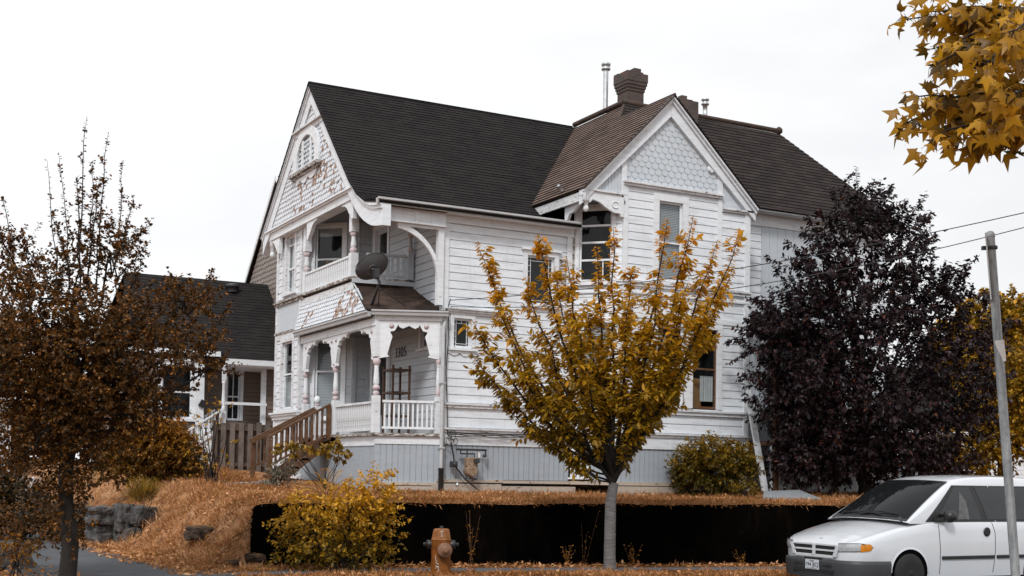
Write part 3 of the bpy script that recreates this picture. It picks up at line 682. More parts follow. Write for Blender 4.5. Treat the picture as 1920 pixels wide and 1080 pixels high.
# ---- front facade: cutaway bay
WF_U = (30.56, 31.22, 6.22, 7.72); WF_L = (30.56, 31.40, 3.24, 4.98)
part('siding', M['white'], lambda m: (siding(m, front, 30.0, 31.99, 5.95, 7.88, [hh(WF_U)], 0.18), siding(m, front, 30.0, 31.99, 3.16, 5.22, [hh(WF_L)], 0.18), siding(m, front, 29.6, 31.99, 2.5, 3.06, (), 0.28)))
window(H, front, *WF_U, case=0.13, rails=(0.43, 0.84), vbars=((.5, 0, 1),), muntin=[('v', a, .84, 1) for a in (.17, .33, .67, .83)] + [('v', a, 0, .1) for a in (.17, .33, .67, .83)] + [('h', .1, 0, 1)], curtain=[(.03, .97, .02, .98)], head=0.0, sill=0.05, fmat=M['worn'], smat=M['trim'])
window(H, front, *WF_L, case=0.13, rails=(0.52,), blind=0.0, curtain=[(.0, 1, .02, .5)], head=0.0, sill=0.07, muntin=[('v', .86, .02, .98)] + [('h', a, .86, .98) for a in (.1, .19, .28, .37, .46, .58, .67, .76, .85, .93)], smat=M['trim'], fmat=M['worn'])
def front_trim(m):
    fbox(m, front, 31.84, 32.0, 2.5, 7.88, -0.08, 0.036); fbox(m, front, 29.96, 30.10, 5.24, 7.88, -0.08, 0.036); fbox(m, front, 29.96, 30.10, 2.5, 5.06, -0.08, 0.036)
    fbox(m, front, 30.10, 31.84, 5.06, 5.24, -0.02, 0.033); fbox(m, front, 31.46, 31.53, 6.06, 7.7, 0.0, 0.03)
part('corner_board', M['worn'], front_trim)
part('belt_course', M['rot'], lambda m: (fbox(m, front, 29.6, 32.06, 6.03, 6.075, -0.05, 0.10), fbox(m, front, 29.8, 32.03, 5.96, 6.03, -0.05, 0.055), fbox(m, front, 29.95, 32.03, 5.215, 5.265, -0.05, 0.055)))
part('bay_sill', M['trim'], lambda m: (fbox(m, front, 29.9, 32.08, 3.12, 3.17, -0.05, 0.14), fbox(m, front, 29.92, 32.05, 3.06, 3.12, -0.05, 0.10), fbox(m, front, 29.94, 32.03, 2.98, 3.06, -0.05, 0.06)))
part('rough_panel', M['scale_grey'], lambda m: fbox(m, front, 30.10, 31.84, 5.265, 5.955, -0.05, 0.012))
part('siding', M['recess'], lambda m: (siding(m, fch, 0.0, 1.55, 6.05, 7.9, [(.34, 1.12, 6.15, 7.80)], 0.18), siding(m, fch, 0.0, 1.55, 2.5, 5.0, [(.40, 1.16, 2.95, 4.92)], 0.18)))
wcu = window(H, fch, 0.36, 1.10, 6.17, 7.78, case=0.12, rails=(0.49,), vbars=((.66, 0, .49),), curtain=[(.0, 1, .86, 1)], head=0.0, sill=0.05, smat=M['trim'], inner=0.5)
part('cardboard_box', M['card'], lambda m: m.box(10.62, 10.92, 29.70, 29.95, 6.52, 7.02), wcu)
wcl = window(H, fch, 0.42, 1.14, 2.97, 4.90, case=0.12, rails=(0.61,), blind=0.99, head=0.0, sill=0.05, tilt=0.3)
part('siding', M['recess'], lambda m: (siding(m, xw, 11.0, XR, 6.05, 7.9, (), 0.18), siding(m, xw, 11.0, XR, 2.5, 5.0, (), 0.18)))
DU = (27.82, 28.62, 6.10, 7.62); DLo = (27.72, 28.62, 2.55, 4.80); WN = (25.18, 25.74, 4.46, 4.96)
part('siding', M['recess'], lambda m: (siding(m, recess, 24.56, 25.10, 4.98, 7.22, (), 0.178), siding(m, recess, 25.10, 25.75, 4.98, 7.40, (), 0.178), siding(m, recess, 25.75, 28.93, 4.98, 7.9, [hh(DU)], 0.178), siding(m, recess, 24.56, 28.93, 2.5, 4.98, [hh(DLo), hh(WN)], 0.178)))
window(H, recess, *WN, case=0.10, rails=(0.5,), muntin=[('v', .33, 0, 1), ('v', .66, 0, 1)], head=0, sill=0.05)
def door(u0, u1, z0, z1):
    d = MB(); fbox(d, recess, u0 - .1, u0, z0, z1, -.12, .036); fbox(d, recess, u1, u1 + .1, z0, z1, -.12, .036); fbox(d, recess, u0 - .1, u1 + .1, z1, z1 + .11, -.12, .038)
    o = d.build('door', M['trim'], H)
    k = MB(); fbox(k, recess, u0, u0 + .1, z0, z1, -.10, -.06); fbox(k, recess, u1 - .1, u1, z0, z1, -.10, -.06); fbox(k, recess, u0 + .1, u1 - .1, z0, z0 + .5, -.10, -.065); fbox(k, recess, u0 + .1, u1 - .1, z1 - .1, z1, -.10, -.06); k.build('door_leaf', M['recess'], o)
    g = MB(); fbox(g, recess, u0 + .1, u1 - .1, z0 + .5, z1 - .1, -.085, -.075); g.build('pane', M['glass'], o)
    b = MB(); fbox(b, recess, u0, u1, z0, z1, -.5, -.48); b.build('dark_room', M['black'], o)
    h = MB(); h.lathe(recess.p(u0 + .05, z0 + (z1 - z0) * .45, -.06), [(.012, 0), (.012, .03), (.03, .045), (.03, .06), (.015, .07)], 10, recess.n); h.build('handle', M['dark_metal'], o)
door(*DU); door(*DLo)
part('corner_board', M['recess'], lambda m: (fbox(m, recess, 27.5, 27.62, 2.5, 4.98, 0.012, 0.03), fbox(m, xw, 11.02, 11.10, 2.5, 4.98, 0.012, 0.03), fbox(m, xw, 11.36, 11.44, 2.5, 4.98, 0.012, 0.03)))
# house number on the recessed wall
tc_ = bpy.data.curves.new('house_number', 'FONT'); tc_.body = '3305'; tc_.size = 0.34; tc_.extrude = 0.006; tc_.offset = -0.007; tc_.space_character = 1.05
hn = bpy.data.objects.new('house_number', tc_); COL.objects.link(hn); hn.parent = H
xa, ya = Vector((0, -1, 0)), Vector((0, 0, 1)); za = xa.cross(ya)
mw = Matrix.Identity(4)
for i in range(3): mw[i][0], mw[i][1], mw[i][2] = xa[i], ya[i], za[i]
mw.translation = Vector((XR - 0.03, 27.22, 4.36)) - Vector(wloc(H)); hn.matrix_local = mw
tc_.materials.append(M['dark_metal'])
def to_mesh(o):
    bpy.context.view_layer.update(); dg_ = bpy.context.evaluated_depsgraph_get(); me = bpy.data.meshes.new_from_object(o.evaluated_get(dg_)); n_ = bpy.data.objects.new(o.name, me); COL.objects.link(n_); n_.parent = o.parent; n_.matrix_local = o.matrix_local.copy(); nm = o.name; bpy.data.objects.remove(o); n_.name = nm; return n_
hn = to_mesh(hn)

# ---- front gable
AY, GZ = 28.9, 11.11
prof = [(24.10, 7.33), (24.95, 7.50), (25.45, 7.75), (25.94, 8.13), (AY, GZ)]
lprof = [(AY, GZ), (32.55, 7.97)]
def zr(y):
    P = prof + lprof[1:]
    for (a, b) in zip(P[:-1], P[1:]):
        if a[0] <= y <= b[0]: return a[1] + (b[1] - a[1]) * (y - a[0]) / (b[0] - a[0])
    return 7.3
gfr = FR((9.835, 0, 0), (0, 1, 0), (-1, 0, 0))
AR = (29.14, 9.06, 0.81)   # arched window: centre, sill, half width
def in_arch(u, z, g=0.16): return abs(u - AR[0]) < AR[2] + g and AR[1] - 0.12 < z < AR[1] + 0.28 + math.sqrt(max(0, (AR[2] + g) ** 2 - (u - AR[0]) ** 2)) * 0.86
random.seed(21)
part('shingle_panel', [M['scale'], M['bare']], lambda m: scales(m, gfr, [(25.95, 8.0), (32.2, 8.0), (30.2, zr(30.2) - .48), (28.95, GZ - .48), (28.15, zr(28.15) - .48)], 0.165, 0.118, False, 0.04, 0.0, bare_at=((27.6, 8.95, .8, .20), (29.3, 8.35, .9, .16), (26.8, 8.25, .7, .2), (28.0, 8.8, .5, .2))))
part('apex_panel', M['rot'], lambda m: vboards(m, gfr, 28.15, 29.95, 10.16, lambda u: max(10.165, zr(u) - .48), 0.07, 0.012, 0.012, -0.02, 0.01))
part('gable_moulding', M['worn'], lambda m: (fbox(m, gfr, 28.0, 30.1, 10.09, 10.13, -0.02, 0.14), fbox(m, gfr, 27.95, 30.2, 9.98, 10.09, -0.02, 0.07)))
def tail(m, t0, t1, x0, x1):
    P = [(24.12, 7.335), (24.5, 7.38), (24.75, 7.43), (24.95, 7.50), (25.2, 7.61), (25.45, 7.75), (25.7, 7.93), (25.94, 8.13), (AY, GZ), (32.6, 7.93)]
    for a, b in zip(P[:-1], P[1:]):
        m.prism([(x0, a[0], a[1] - t1), (x0, b[0], b[1] - t1), (x0, b[0], b[1] - t0), (x0, a[0], a[1] - t0)], (x1 - x0, 0, 0))
part('rake_board', M['white'], lambda m: (tail(m, 0.14, 0.50, 9.785, 9.97), tail(m, 0.07, 0.14, 9.75, 9.97), tail(m, -0.02, 0.07, 9.715, 9.97)))
part('gable_beam', M['trim'], lambda m: (fbox(m, front, 25.98, 32.28, 7.75, 7.93, -0.12, 0.20), fbox(m, front, 25.96, 32.3, 7.93, 7.97, -0.12, 0.25), fbox(m, front, 25.95, 32.32, 7.97, 8.01, -0.12, 0.29)))
def archwin():
    c, s, r = AR; n = 18
    outer = [(c + (r + .15) * math.cos(a), s + .25 + (r + .15) * .86 * math.sin(a)) for a in np.linspace(0, math.pi, n)]
    inner = [(c + r * .82 * math.cos(a), s + .25 + r * .72 * math.sin(a)) for a in np.linspace(0, math.pi, n)]
    m = MB()
    for i in range(n - 1): fprism(m, gfr, [outer[i], outer[i + 1], inner[i + 1], inner[i]], -0.02, 0.085)
    for sg in (1, -1): fprism(m, gfr, [(c + sg * (r + .15), s), (c + sg * r * .82, s), (c + sg * r * .82, s + .25), (c + sg * (r + .15), s + .25)], -0.02, 0.085)
    w = m.build('arched_window', M['trim'], H)
    k = MB(); fbox(k, gfr, c - r - .25, c + r + .25, s - .07, s, -0.02, 0.17); fbox(k, gfr, c - r - .2, c + r + .2, s - .13, s - .07, -0.02, 0.10); k.build('sill', M['rot'], w)
    k = MB(); fprism(k, gfr, scallop(gfr, c - r * .9, c + r * .9, s - .13, 8, 0.20), 0.02, 0.06); k.build('apron', M['trim'], w)
    k = MB()
    for sg in (-1, 1): fbox(k, gfr, c + sg * .30 - .05, c + sg * .30 + .05, s, s + .25 + r * .62, 0.02, 0.065)
    for q in islands(k): q.build('sash', M['trim'], w)
    k = MB(); fprism(k, gfr, [(c + r * .82, s)] + inner + [(c - r * .82, s)], 0.026, 0.030); k.build('pane', M['glass'], w)
    k = MB()
    for a, b in ((-.66, -.38), (-.22, .22), (.38, .66)): fbox(k, gfr, c + a + .03, c + b - .03, s, s + .55, 0.022, 0.025)
    k.build('curtain', M['curtain'], w)
    k = MB(); fprism(k, gfr, [(c + r * .82, s)] + inner + [(c - r * .82, s)], 0.008, 0.020); k.build('dark_room', M['black'], w)
archwin()
def fbrackets(m):
    def scr(u0, sg):
        pts = [(0, 7.88), (0.75, 7.88), (0.72, 7.82), (0.55, 7.80), (0.42, 7.74), (0.30, 7.62), (0.18, 7.52), (0.10, 7.44), (0.0, 7.44)]
        fprism(m, front, [(u0 + sg * a, b - .12) for a, b in pts], 0.08, 0.17)
    scr(29.22, -1); scr(26.05, 1)
    scr(31.4, 1)
part('scroll_bracket', M['trim'], fbrackets)
part('pendant', M['trim'], lambda m: m.lathe((XF - .12, 32.12, 7.30), [(0.012, 0), (0.05, .02), (0.075, .07), (0.06, .14), (0.04, .17), (0.065, .19), (0.065, .30), (0.08, .31), (0.08, .46)], 12))
# balcony
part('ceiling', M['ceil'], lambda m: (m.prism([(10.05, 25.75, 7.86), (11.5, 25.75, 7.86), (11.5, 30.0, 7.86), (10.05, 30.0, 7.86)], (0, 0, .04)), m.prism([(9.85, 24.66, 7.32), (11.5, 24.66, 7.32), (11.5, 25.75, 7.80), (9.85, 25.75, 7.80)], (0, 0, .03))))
part('balcony_floor', M['rot'], lambda m: m.prism([(9.96, 30.0, 6.02), (9.96, 26.42, 6.02), (11.5, 26.25, 6.02), (11.5, 30.0, 6.02)], (0, 0, .06)))
def post(name, x, y, z0, spec, mat=None, half=False):
    """spec: list of (kind, z_from, z_to, size)"""
    m = MB(); rings = []
    for kind, a, b, s in spec:
        if kind == 'sq': m.box(x - s, x + s, y - s, y + s, a, b)
        elif kind == 'turn': m.lathe((x, y, a), [(s * .75, 0), (s, (b - a) * .12), (s * .98, (b - a) * .3), (s * .72, (b - a) * .85), (s * .8, b - a)], 12)
        elif kind == 'turnr': m.lathe((x, y, a), [(s * .72, 0), (s * .9, (b - a) * .4), (s, (b - a) * .8), (s * .75, b - a)], 12)
        elif kind == 'ring':
            r = MB(); rings.append(r); r.lathe((x, y, a), [(s * .72, 0), (s, (b - a) * .25), (s * 1.05, (b - a) * .5), (s, (b - a) * .75), (s * .72, b - a)], 12)
        elif kind == 'ball': m.lathe((x, y, a), [(s * math.sin(t), (b - a) * (1 - math.cos(t)) / 2) for t in np.linspace(0.15, math.pi - 0.02, 10)], 12)
    o = m.build(name, mat or M['trim'], H)
    for r in rings: r.build('turned_ring', M['ring'], o)
    return o
post('balcony_post', XF + .03, 26.5, 6.05, [('sq', 6.08, 6.62, .085), ('ring', 6.62, 6.74, .085), ('turn', 6.74, 7.0, .07), ('ring', 7.0, 7.10, .08), ('sq', 7.10, 7.88, .085)])
post('balcony_post', XF + .04, 29.74, 6.05, [('sq', 6.08, 6.62, .085), ('ring', 6.62, 6.74, .085), ('turn', 6.74, 7.0, .075), ('ring', 7.0, 7.13, .085), ('sq', 7.13, 7.88, .085)])
post('balcony_post', 11.33, 26.22, 6.05, [('sq', 6.08, 6.72, .07), ('ring', 6.72, 6.84, .075), ('turn', 6.84, 7.05, .06), ('ring', 7.05, 7.16, .075), ('sq', 7.16, 7.78, .06)], M['recess'])
def railing(name, a, b, z0, z1, n, mat, zt2=None, bal=None, w=0.035, topw=0.09, root=None, bw=None):
    """a,b: xy ends; z0/z1 bottom and top at a; zt2 = shift in z at b for stairs"""
    a, b = V3((*a, 0)), V3((*b, 0)); dz = zt2 or 0.0; m = MB()
    A, B = a + [0, 0, z1], b + [0, 0, z1 + dz]; m.bar(A, B, topw, 0.05)
    if bal != 'nobottom': m.bar(a + [0, 0, z0 + .03], b + [0, 0, z0 + .03 + dz], 0.05, 0.05)
    o = m.build(name, mat, root or H); first = None
    hgt = z1 - z0 - .08; d = unit(b - a)
    for i in range(n):
        t = (i + .5) / n; p = a + (b - a) * t + np.array([0, 0, z0 + .055 + dz * t])
        if first is None:
            k = MB(); sd = np.array([-d[1], d[0], 0]); bw_ = bw or w
            q = [p + d * sx * bw_ / 2 + sd * sy * w / 2 for sx, sy in ((-1, -1), (1, -1), (1, 1), (-1, 1))]
            k.hexa(q + [x + np.array([0, 0, hgt]) for x in q]); first = k.build('baluster', mat, o); p0 = p
        else:
            c = first.copy(); COL.objects.link(c); c.parent = o; c.location = tuple(np.array(first.location) + (p - p0))
    return o
railing('balcony_railing', (XF - .0, 29.64), (XF - .0, 26.6), 6.08, 6.55, 24, M['trim'], w=0.045, topw=0.08, bw=0.075)
railing('balcony_railing', (10.35, 26.42), (11.26, 26.25), 6.12, 6.62, 7, M['recess'], w=0.045, bw=0.06)
# beam, short post and quarter arch under the side eave
part('eave_beam', M['trim'], lambda m: (fbox(m, side, 9.90, 11.35, 7.03, 7.30, 0.05, 0.16), fbox(m, side, 9.90, 11.35, 6.99, 7.03, 0.05, 0.18), fbox(m, side, 10.62, 10.80, 7.03, 7.30, 0.16, 0.175)))
def qarch(m):
    n = 16; c = (10.10, 5.95)
    R1, R2, Z1, Z2 = 1.17, 1.10, 1.14, 1.02
    o_ = [(c[0] + R1 * math.sin(t), c[1] + Z1 * math.cos(t)) for t in np.linspace(0.15, math.pi / 2, n)]
    i_ = [(c[0] + R2 * math.sin(t), c[1] + Z2 * math.cos(t)) for t in np.linspace(0.15, math.pi / 2, n)]
    for k in range(n - 1): fprism(m, side, [(o_[k][0], o_[k][1] - .08), (o_[k + 1][0], o_[k + 1][1] - .08), (i_[k + 1][0], i_[k + 1][1] - .08), (i_[k][0], i_[k][1] - .08)], 0.02, 0.09)
    fbox(m, side, 11.21, 11.345, 5.30, 6.99, -0.04, 0.10); fbox(m, side, 10.25, 11.21, 6.93, 6.99, 0.02, 0.10)
part('arch_bracket', M['trim'], qarch)
# flared shingle apron between the floors
fa = FR((XF - .02, 0, 0), (0, 1, 0), (-1, 0, 0))
class FlareFR(FR):
    def p(self, u, z, d=0.0): return FR.p(self, u, z, d + 0.16 * max(0, (5.95 - z) / 0.8) ** 1.6)
ff = FlareFR((XF - .0, 0, 0), (0, 1, 0), (-1, 0, 0))
random.seed(5)
part('shingle_apron', [M['scale'], M['bare']], lambda m: scales(m, ff, [(25.2, 5.17), (29.98, 5.17), (29.98, 5.78), (26.18, 5.78)], 0.15, 0.105, False, 0.02, bare_at=((26.5, 5.25, .72, .5), (29.1, 5.35, .3, .25))))
part('apron_boards', M['worn'], lambda m: (m.prism([front.p(26.18, 5.78, -.02), front.p(29.98, 5.78, -.02), front.p(29.98, 5.96, -.02), front.p(26.45, 5.96, -.02)], (-.035, 0, 0)),))
part('porch_roof', M['roof_porch'], lambda m: roof(m, [(9.84, 25.06, 5.17), (11.44, 24.34, 5.19), (11.46, 26.30, 5.92), (10.02, 26.40, 5.92)], 0.085, 0.012, 0.05))
part('deck_trim', M['recess'], lambda m: m.bar((10.0, 26.40, 5.985), (11.46, 26.24, 5.985), 0.05, 0.10))
# porch below
gd = FR((9.93, 25.0, 0), (1.28, -0.59, 0), (-0.59, -1.28, 0))
def gutter(m, fr, u0, u1, zt, d=0.0, w=0.10, h=0.11):
    fprism(m, FR(fr.p(u0, 0, d), fr.n, -fr.u), [(0, zt - h), (w * .6, zt - h), (w * .75, zt - h * .5), (w, zt - h * .3), (w, zt), (w - .012, zt), (w - .012, zt - .02), (0, zt - .02)], 0, -(u1 - u0))
part('gutter', M['gutter'], lambda m: gutter(m, gd, 0.0, 1.66, 5.16, 0.0))
part('gutter', M['gutter'], lambda m: gutter(m, FR((9.92, 0, 0), (0, 1, 0), (-1, 0, 0)), 25.0, 30.02, 5.14, 0.0, 0.10, 0.12))
part('gutter', M['gutter'], lambda m: gutter(m, side, 9.66, 14.62, 7.42, 0.30, 0.12, 0.13))
part('gutter', M['gutter'], lambda m: gutter(m, side, 19.18, 24.7, 8.42, 0.30, 0.12, 0.13))
part('eave_soffit', M['trim'], lambda m: (m.box(11.36, 14.6, 24.18, 24.46, 7.30, 7.325), m.box(19.2, 24.3, 24.18, 24.46, 8.30, 8.325)))
pf = FR((10.08, 0, 0), (0, 1, 0), (-1, 0, 0))
part('porch_beam', M['trim'], lambda m: (fbox(m, pf, 24.99, 29.96, 4.86, 5.05, -0.10, 0.06), fbox(m, pf, 24.99, 29.96, 4.83, 4.86, -0.08, 0.075), fbox(m, diag, -0.02, DL, 4.95, 5.08, -0.10, 0.06)))
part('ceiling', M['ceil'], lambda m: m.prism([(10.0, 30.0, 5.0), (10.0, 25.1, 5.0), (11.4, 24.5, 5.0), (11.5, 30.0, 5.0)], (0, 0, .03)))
POST = [('sq', 2.52, 3.32, .075), ('ring', 3.32, 3.42, .07), ('ring', 3.44, 3.54, .08), ('turn', 3.54, 3.98, .066), ('ring', 3.98, 4.13, .082), ('sq', 4.16, 4.86, .072)]
for (px_, py_) in ((10.10, 25.06), (10.10, 27.56), (10.10, 29.70)): post('porch_post', px_, py_, 2.52, POST)
post('porch_post', 11.32, 24.52, 2.52, [('sq', 2.52, 3.32, .055), ('ring', 3.32, 3.5, .05), ('turn', 3.5, 4.02, .05), ('ring', 4.02, 4.16, .06), ('sq', 4.16, 4.96, .055)])
post('newel_post', 10.02, 28.60, 2.5, [('sq', 2.4, 3.22, .07), ('ring', 3.22, 3.27, .07), ('ball', 3.27, 3.47, .085)])
half = [(.035, .84), (.19, .80), (.155, .76), (.235, .36), (.195, .26), (.27, .235), (.31, .14), (.325, .10), (.345, .15), (.40, .185), (.46, .15), (.5, .12)]
def valance(m, fr, u0, u1, zt, d0, d1):
    Lh = [(u0 + (u1 - u0) * a, zt - .99 * b) for a, b in half]; Rh = [(u1 - (u1 - u0) * a, zt - .99 * b) for a, b in half[::-1][1:]]
    low = Lh + Rh
    for a, b in zip(low[:-1], low[1:]):
        if abs(a[0] - b[0]) < 1e-4: continue
        lo, hi = (a, b) if a[0] < b[0] else (b, a)
    # cut as two ears and a middle strip
    k = 6
    def ear(base, sg):
        q = [(base + sg * (u1 - u0) * a, zt - .99 * b) for a, b in half[:8]]
        return [(base, zt)] + [(base, zt - .99 * .84)] + q + [(base + sg * (u1 - u0) * .325, zt)]
    fprism(m, fr, ear(u0, 1), d0, d1); fprism(m, fr, ear(u1, -1), d0, d1)
    midl = [(u0 + (u1 - u0) * a, zt - .99 * b) for a, b in half[7:]] + [(u1 - (u1 - u0) * a, zt - .99 * b) for a, b in half[7:][::-1][1:]]
    fprism(m, fr, [(u0 + (u1 - u0) * .325, zt)] + midl + [(u1 - (u1 - u0) * .325, zt)], d0, d1)
for fr, a, b, zt in ((diag, 0.03, DL - .05, 4.96), (pf, 25.12, 27.50, 4.84), (pf, 27.62, 29.64, 4.84)):
    v_ = MB(); 
    if fr is diag: valance(v_, fr, a, b, zt, -0.03, 0.03)
    else: # narrower ears on the long front spans
        Lp = b - a; q = [(0, 0), (0, -.75), (.10, -.72), (.07, -.66), (.17, -.34), (.14, -.27), (.23, -.25), (.27, -.16), (.42, -.15), (.44, -.10), (.52, -.11), (.58, -.07), (.70, -.13), (.74, -.06), (.86, -.03), (.86, 0)]
        fprism(v_, fr, [(a + u, zt + z) for u, z in q], -0.03, 0.05); fprism(v_, fr, [(b - u, zt + z) for u, z in q], -0.03, 0.05)
        fbox(v_, fr, a + .86, b - .86, zt - .03, zt, -0.03, 0.05)
    vo = v_.build('valance', M['trim'], H)
    r_ = MB(); ru = (0.23 * (b - a) * .95, 0.13) if fr is diag else (0.085, 0.12)
    for uu in (a + ru[0], b - ru[0]): r_.lathe(fr.p(uu, zt - ru[1], 0.03 if fr is diag else 0.05), [(.055, 0), (.055, .012), (.03, .012), (.03, .02), (.012, .022)], 14, fr.n)
    r_.build('rosette', M['ring'], vo)
part('porch_floor', M['rot'], lambda m: m.prism([(9.98, 30.0, 2.455), (9.98, 25.0, 2.455), (11.36, 24.38, 2.455), (11.5, 30.0, 2.455)], (0, 0, .06)))
part('porch_band', M['white'], lambda m: (fbox(m, pf, 25.05, 27.4, 2.24, 2.45, -0.04, 0.02), fbox(m, diag, 0.0, DL + .02, 2.28, 2.45, -0.04, 0.02)))
part('skirting', M['skirt'], lambda m: (vboards(m, pf, 25.05, 29.9, 1.25, 2.26, 0.105, 0.012, 0.0), vboards(m, diag, 0.0, DL, 1.45, 2.28, 0.13, 0.012, 0.0)))
part('base_board', M['sill_board'], lambda m: (fbox(m, diag, 0.0, DL, 1.40, 1.46, -.05, .05), fbox(m, diag, .05, DL - .1, 1.2, 1.38, -.05, .07)))
part('bay_base', M['white'], lambda m: fbox(m, front, 29.9, 32.0, 1.3, 2.5, -0.05, 0.03))
railing('porch_railing', (10.10, 27.46), (10.10, 25.16), 2.56, 3.18, 20, M['worn'], w=0.035, bw=0.065)
railing('porch_railing', (10.22, 24.98), (11.24, 24.53), 2.60, 3.20, 11, M['trim'], w=0.035, bw=0.04)
# porch steps with brown handrails
def steps(m):
    for i in range(5):
        z = 1.36 + .2 * (i + 1); x = 8.72 + .26 * i; m.box(x, x + .30, 27.66, 28.62, z - .05, z); m.box(x + .26, x + .28, 27.7, 28.58, z - .05, z + .15)
    for y in (27.66, 28.56): m.prism([(8.75, y, 1.25), (10.02, y, 2.28), (10.02, y, 2.45), (8.65, y, 1.42)], (0, .05, 0))
st_ = part('porch_steps', M['stain'], steps)
part('landing_block', M['rot'], lambda m: m.box(8.28, 8.92, 27.55, 28.75, 1.22, 1.44), st_)
railing('stair_railing', (8.52, 27.60), (9.98, 27.60), 1.72, 2.42, 12, M['stain'], zt2=0.80, w=0.045)
railing('stair_railing', (8.40, 28.62), (9.96, 28.62), 1.66, 2.36, 11, M['stain'], zt2=0.82, w=0.045)
part('stair_post', M['stain'], lambda m: (m.box(8.52, 8.62, 27.55, 27.65, 1.44, 2.42), m.box(8.42, 8.52, 28.57, 28.67, 1.40, 2.36), m.box(9.92, 10.0, 27.56, 27.65, 2.4, 3.2), m.bar((8.40, 28.50, 2.31), (9.96, 28.50, 3.13), .035, .07)))

# ---- roofs
xv = lambda z: 14.32 + (z - 8.07) / 1.02 if z > 8.07 else 14.62
def wing_roof(m):
    for a, b in zip(prof[:-1], prof[1:]):
        roof(m, [(9.70, a[0], a[1] + .02), (xv(a[1]) + .02, a[0], a[1] + .02), (xv(b[1]) + .02, b[0], b[1] + .02), (9.70, b[0], b[1] + .02)], 0.125, 0.015, 0.05)
    roof(m, [(9.70, AY, GZ + .02), (17.29, AY, GZ + .02), (14.2, 32.6, 7.95), (9.70, 32.6, 7.95)], 0.25, 0.015, 0.05)
part('roof', M['roof'], wing_roof)
part('ridge_cap', M['roof'], lambda m: m.tube([(9.71, AY, GZ + .005), (17.2, AY, GZ + .005)], 0.045, 6))
part('roof', M['roof_brown'], lambda m: roof(m, [(14.28, 23.46, 8.05), (14.28, 25.90, 8.05), (17.27, 28.9, 11.10), (17.34, 26.55, 11.17), (16.72, 25.85, 10.53), (16.72, 23.46, 10.53)], 0.14, 0.024, 0.04))
part('roof', M['roof_mid'], lambda m: (roof(m, [(16.72, 23.46, 10.53), (19.24, 23.46, 8.19), (19.24, 24.2, 8.19), (16.72, 25.95, 10.53)], 0.14, 0.020, 0.04),
    roof(m, [(16.70, 25.85, 10.46), (17.34, 26.55, 11.17), (22.32, 26.55, 11.17), (24.72, 24.08, 8.36), (18.8, 24.08, 8.36)], 0.14, 0.016, 0.06),
    roof(m, [(22.32, 26.55, 11.17), (22.32, 30.6, 11.17), (24.72, 33.1, 8.34), (24.72, 24.08, 8.36)], 0.28, 0.016, 0.06),
    roof(m, [(17.34, 30.6, 11.17), (22.32, 30.6, 11.17), (24.72, 33.1, 8.34), (14.8, 33.1, 8.34)], 0.28, 0.016, 0.06),
    roof(m, [(17.30, 28.8, 11.13), (17.34, 30.6, 11.17), (14.8, 33.1, 8.34), (14.3, 32.3, 8.06)], 0.28, 0.015, 0.05)))
part('roof_deck', M['cap'], lambda m: m.box(17.36, 22.3, 26.57, 30.58, 11.06, 11.14))
part('ridge_cap', M['cap'], lambda m: (m.tube([(17.3, 28.95, 11.22), (17.3, 26.51, 11.22)], 0.07, 8), m.tube([(17.26, 26.53, 11.22), (22.42, 26.53, 11.22)], 0.07, 8), m.tube([(22.34, 26.5, 11.22), (22.34, 30.6, 11.22)], 0.07, 8), m.lathe((22.38, 26.5, 11.12), [(.04, 0), (.1, .05), (.1, .14), (.04, .2)], 10)))
part('flashing', M['metal'], lambda m: m.bar((17.4, 26.47, 11.085), (22.25, 26.47, 11.085), 0.01, 0.09, (0, -0.75, 0.66)))
part('ridge_cap', M['roof_brown'], lambda m: (m.tube([(16.72, 23.45, 10.53), (16.72, 25.9, 10.53)], 0.035, 6), m.tube([(16.74, 25.9, 10.54), (17.32, 26.52, 11.15)], 0.05, 6)))
# chimneys and flues
def chim(m, cx, cy, z0, z1, w, corb, broken):
    m.box(cx - w, cx + w, cy - w, cy + w, z0, z1)
    if corb:
        for i, (dz, e) in enumerate(((0, .022), (.08, .044), (.16, .066))): m.box(cx - w - e, cx + w + e, cy - w - e, cy + w + e, z1 + dz, z1 + dz + .085)
        zt = z1 + .245
        m.box(cx - w - .08, cx + w + .08, cy - w - .08, cy + w + .08, zt, zt + .22); zt += .22; w += .08
    else: zt = z1
    rr = random.Random(3 if corb else 9); n = 3; s = 2 * w / n
    for i in range(n):
        for j in range(n):
            if i in (0, n - 1) or j in (0, n - 1):
                h = rr.choice(broken); 
                if h > 0: m.box(cx - w + i * s, cx - w + (i + 1) * s - .006, cy - w + j * s, cy - w + (j + 1) * s - .006, zt + .001, zt + h)
part('chimney', M['brick'], lambda m: chim(m, 18.06, 27.35, 11.05, 11.78, 0.25, True, (0.0, .03, .05, .12)))
part('chimney', M['brick'], lambda m: chim(m, 19.12, 26.42, 10.3, 11.46, 0.27, False, (0.0, .02, .04, .10)))
part('flue_pipe', M['metal'], lambda m: (m.lathe((17.69, 28.0, 11.1), [(.10, 0), (.075, .12), (.07, .15), (.07, 1.42)], 14), m.lathe((17.69, 28.0, 12.52), [(.10, 0), (.125, .02), (.125, .07), (.085, .08), (.085, .12), (.125, .13), (.125, .19), (.05, .23)], 14)))
part('flue_pipe', M['metal'], lambda m: m.lathe((20.24, 27.0, 11.1), [(.14, 0), (.08, .28), (.10, .29), (.10, .32), (.065, .33), (.065, .62), (.11, .63), (.11, .67), (.07, .68), (.07, .74), (.11, .75), (.11, .79), (.03, .82)], 12))
part('roof_vent', M['metal'], lambda m: m.lathe(onY(1055, 355, 24.55) - 0.05, [(.05, 0), (.05, .12), (.065, .12), (.04, .16)], 10, (-.7, 0, .7)))
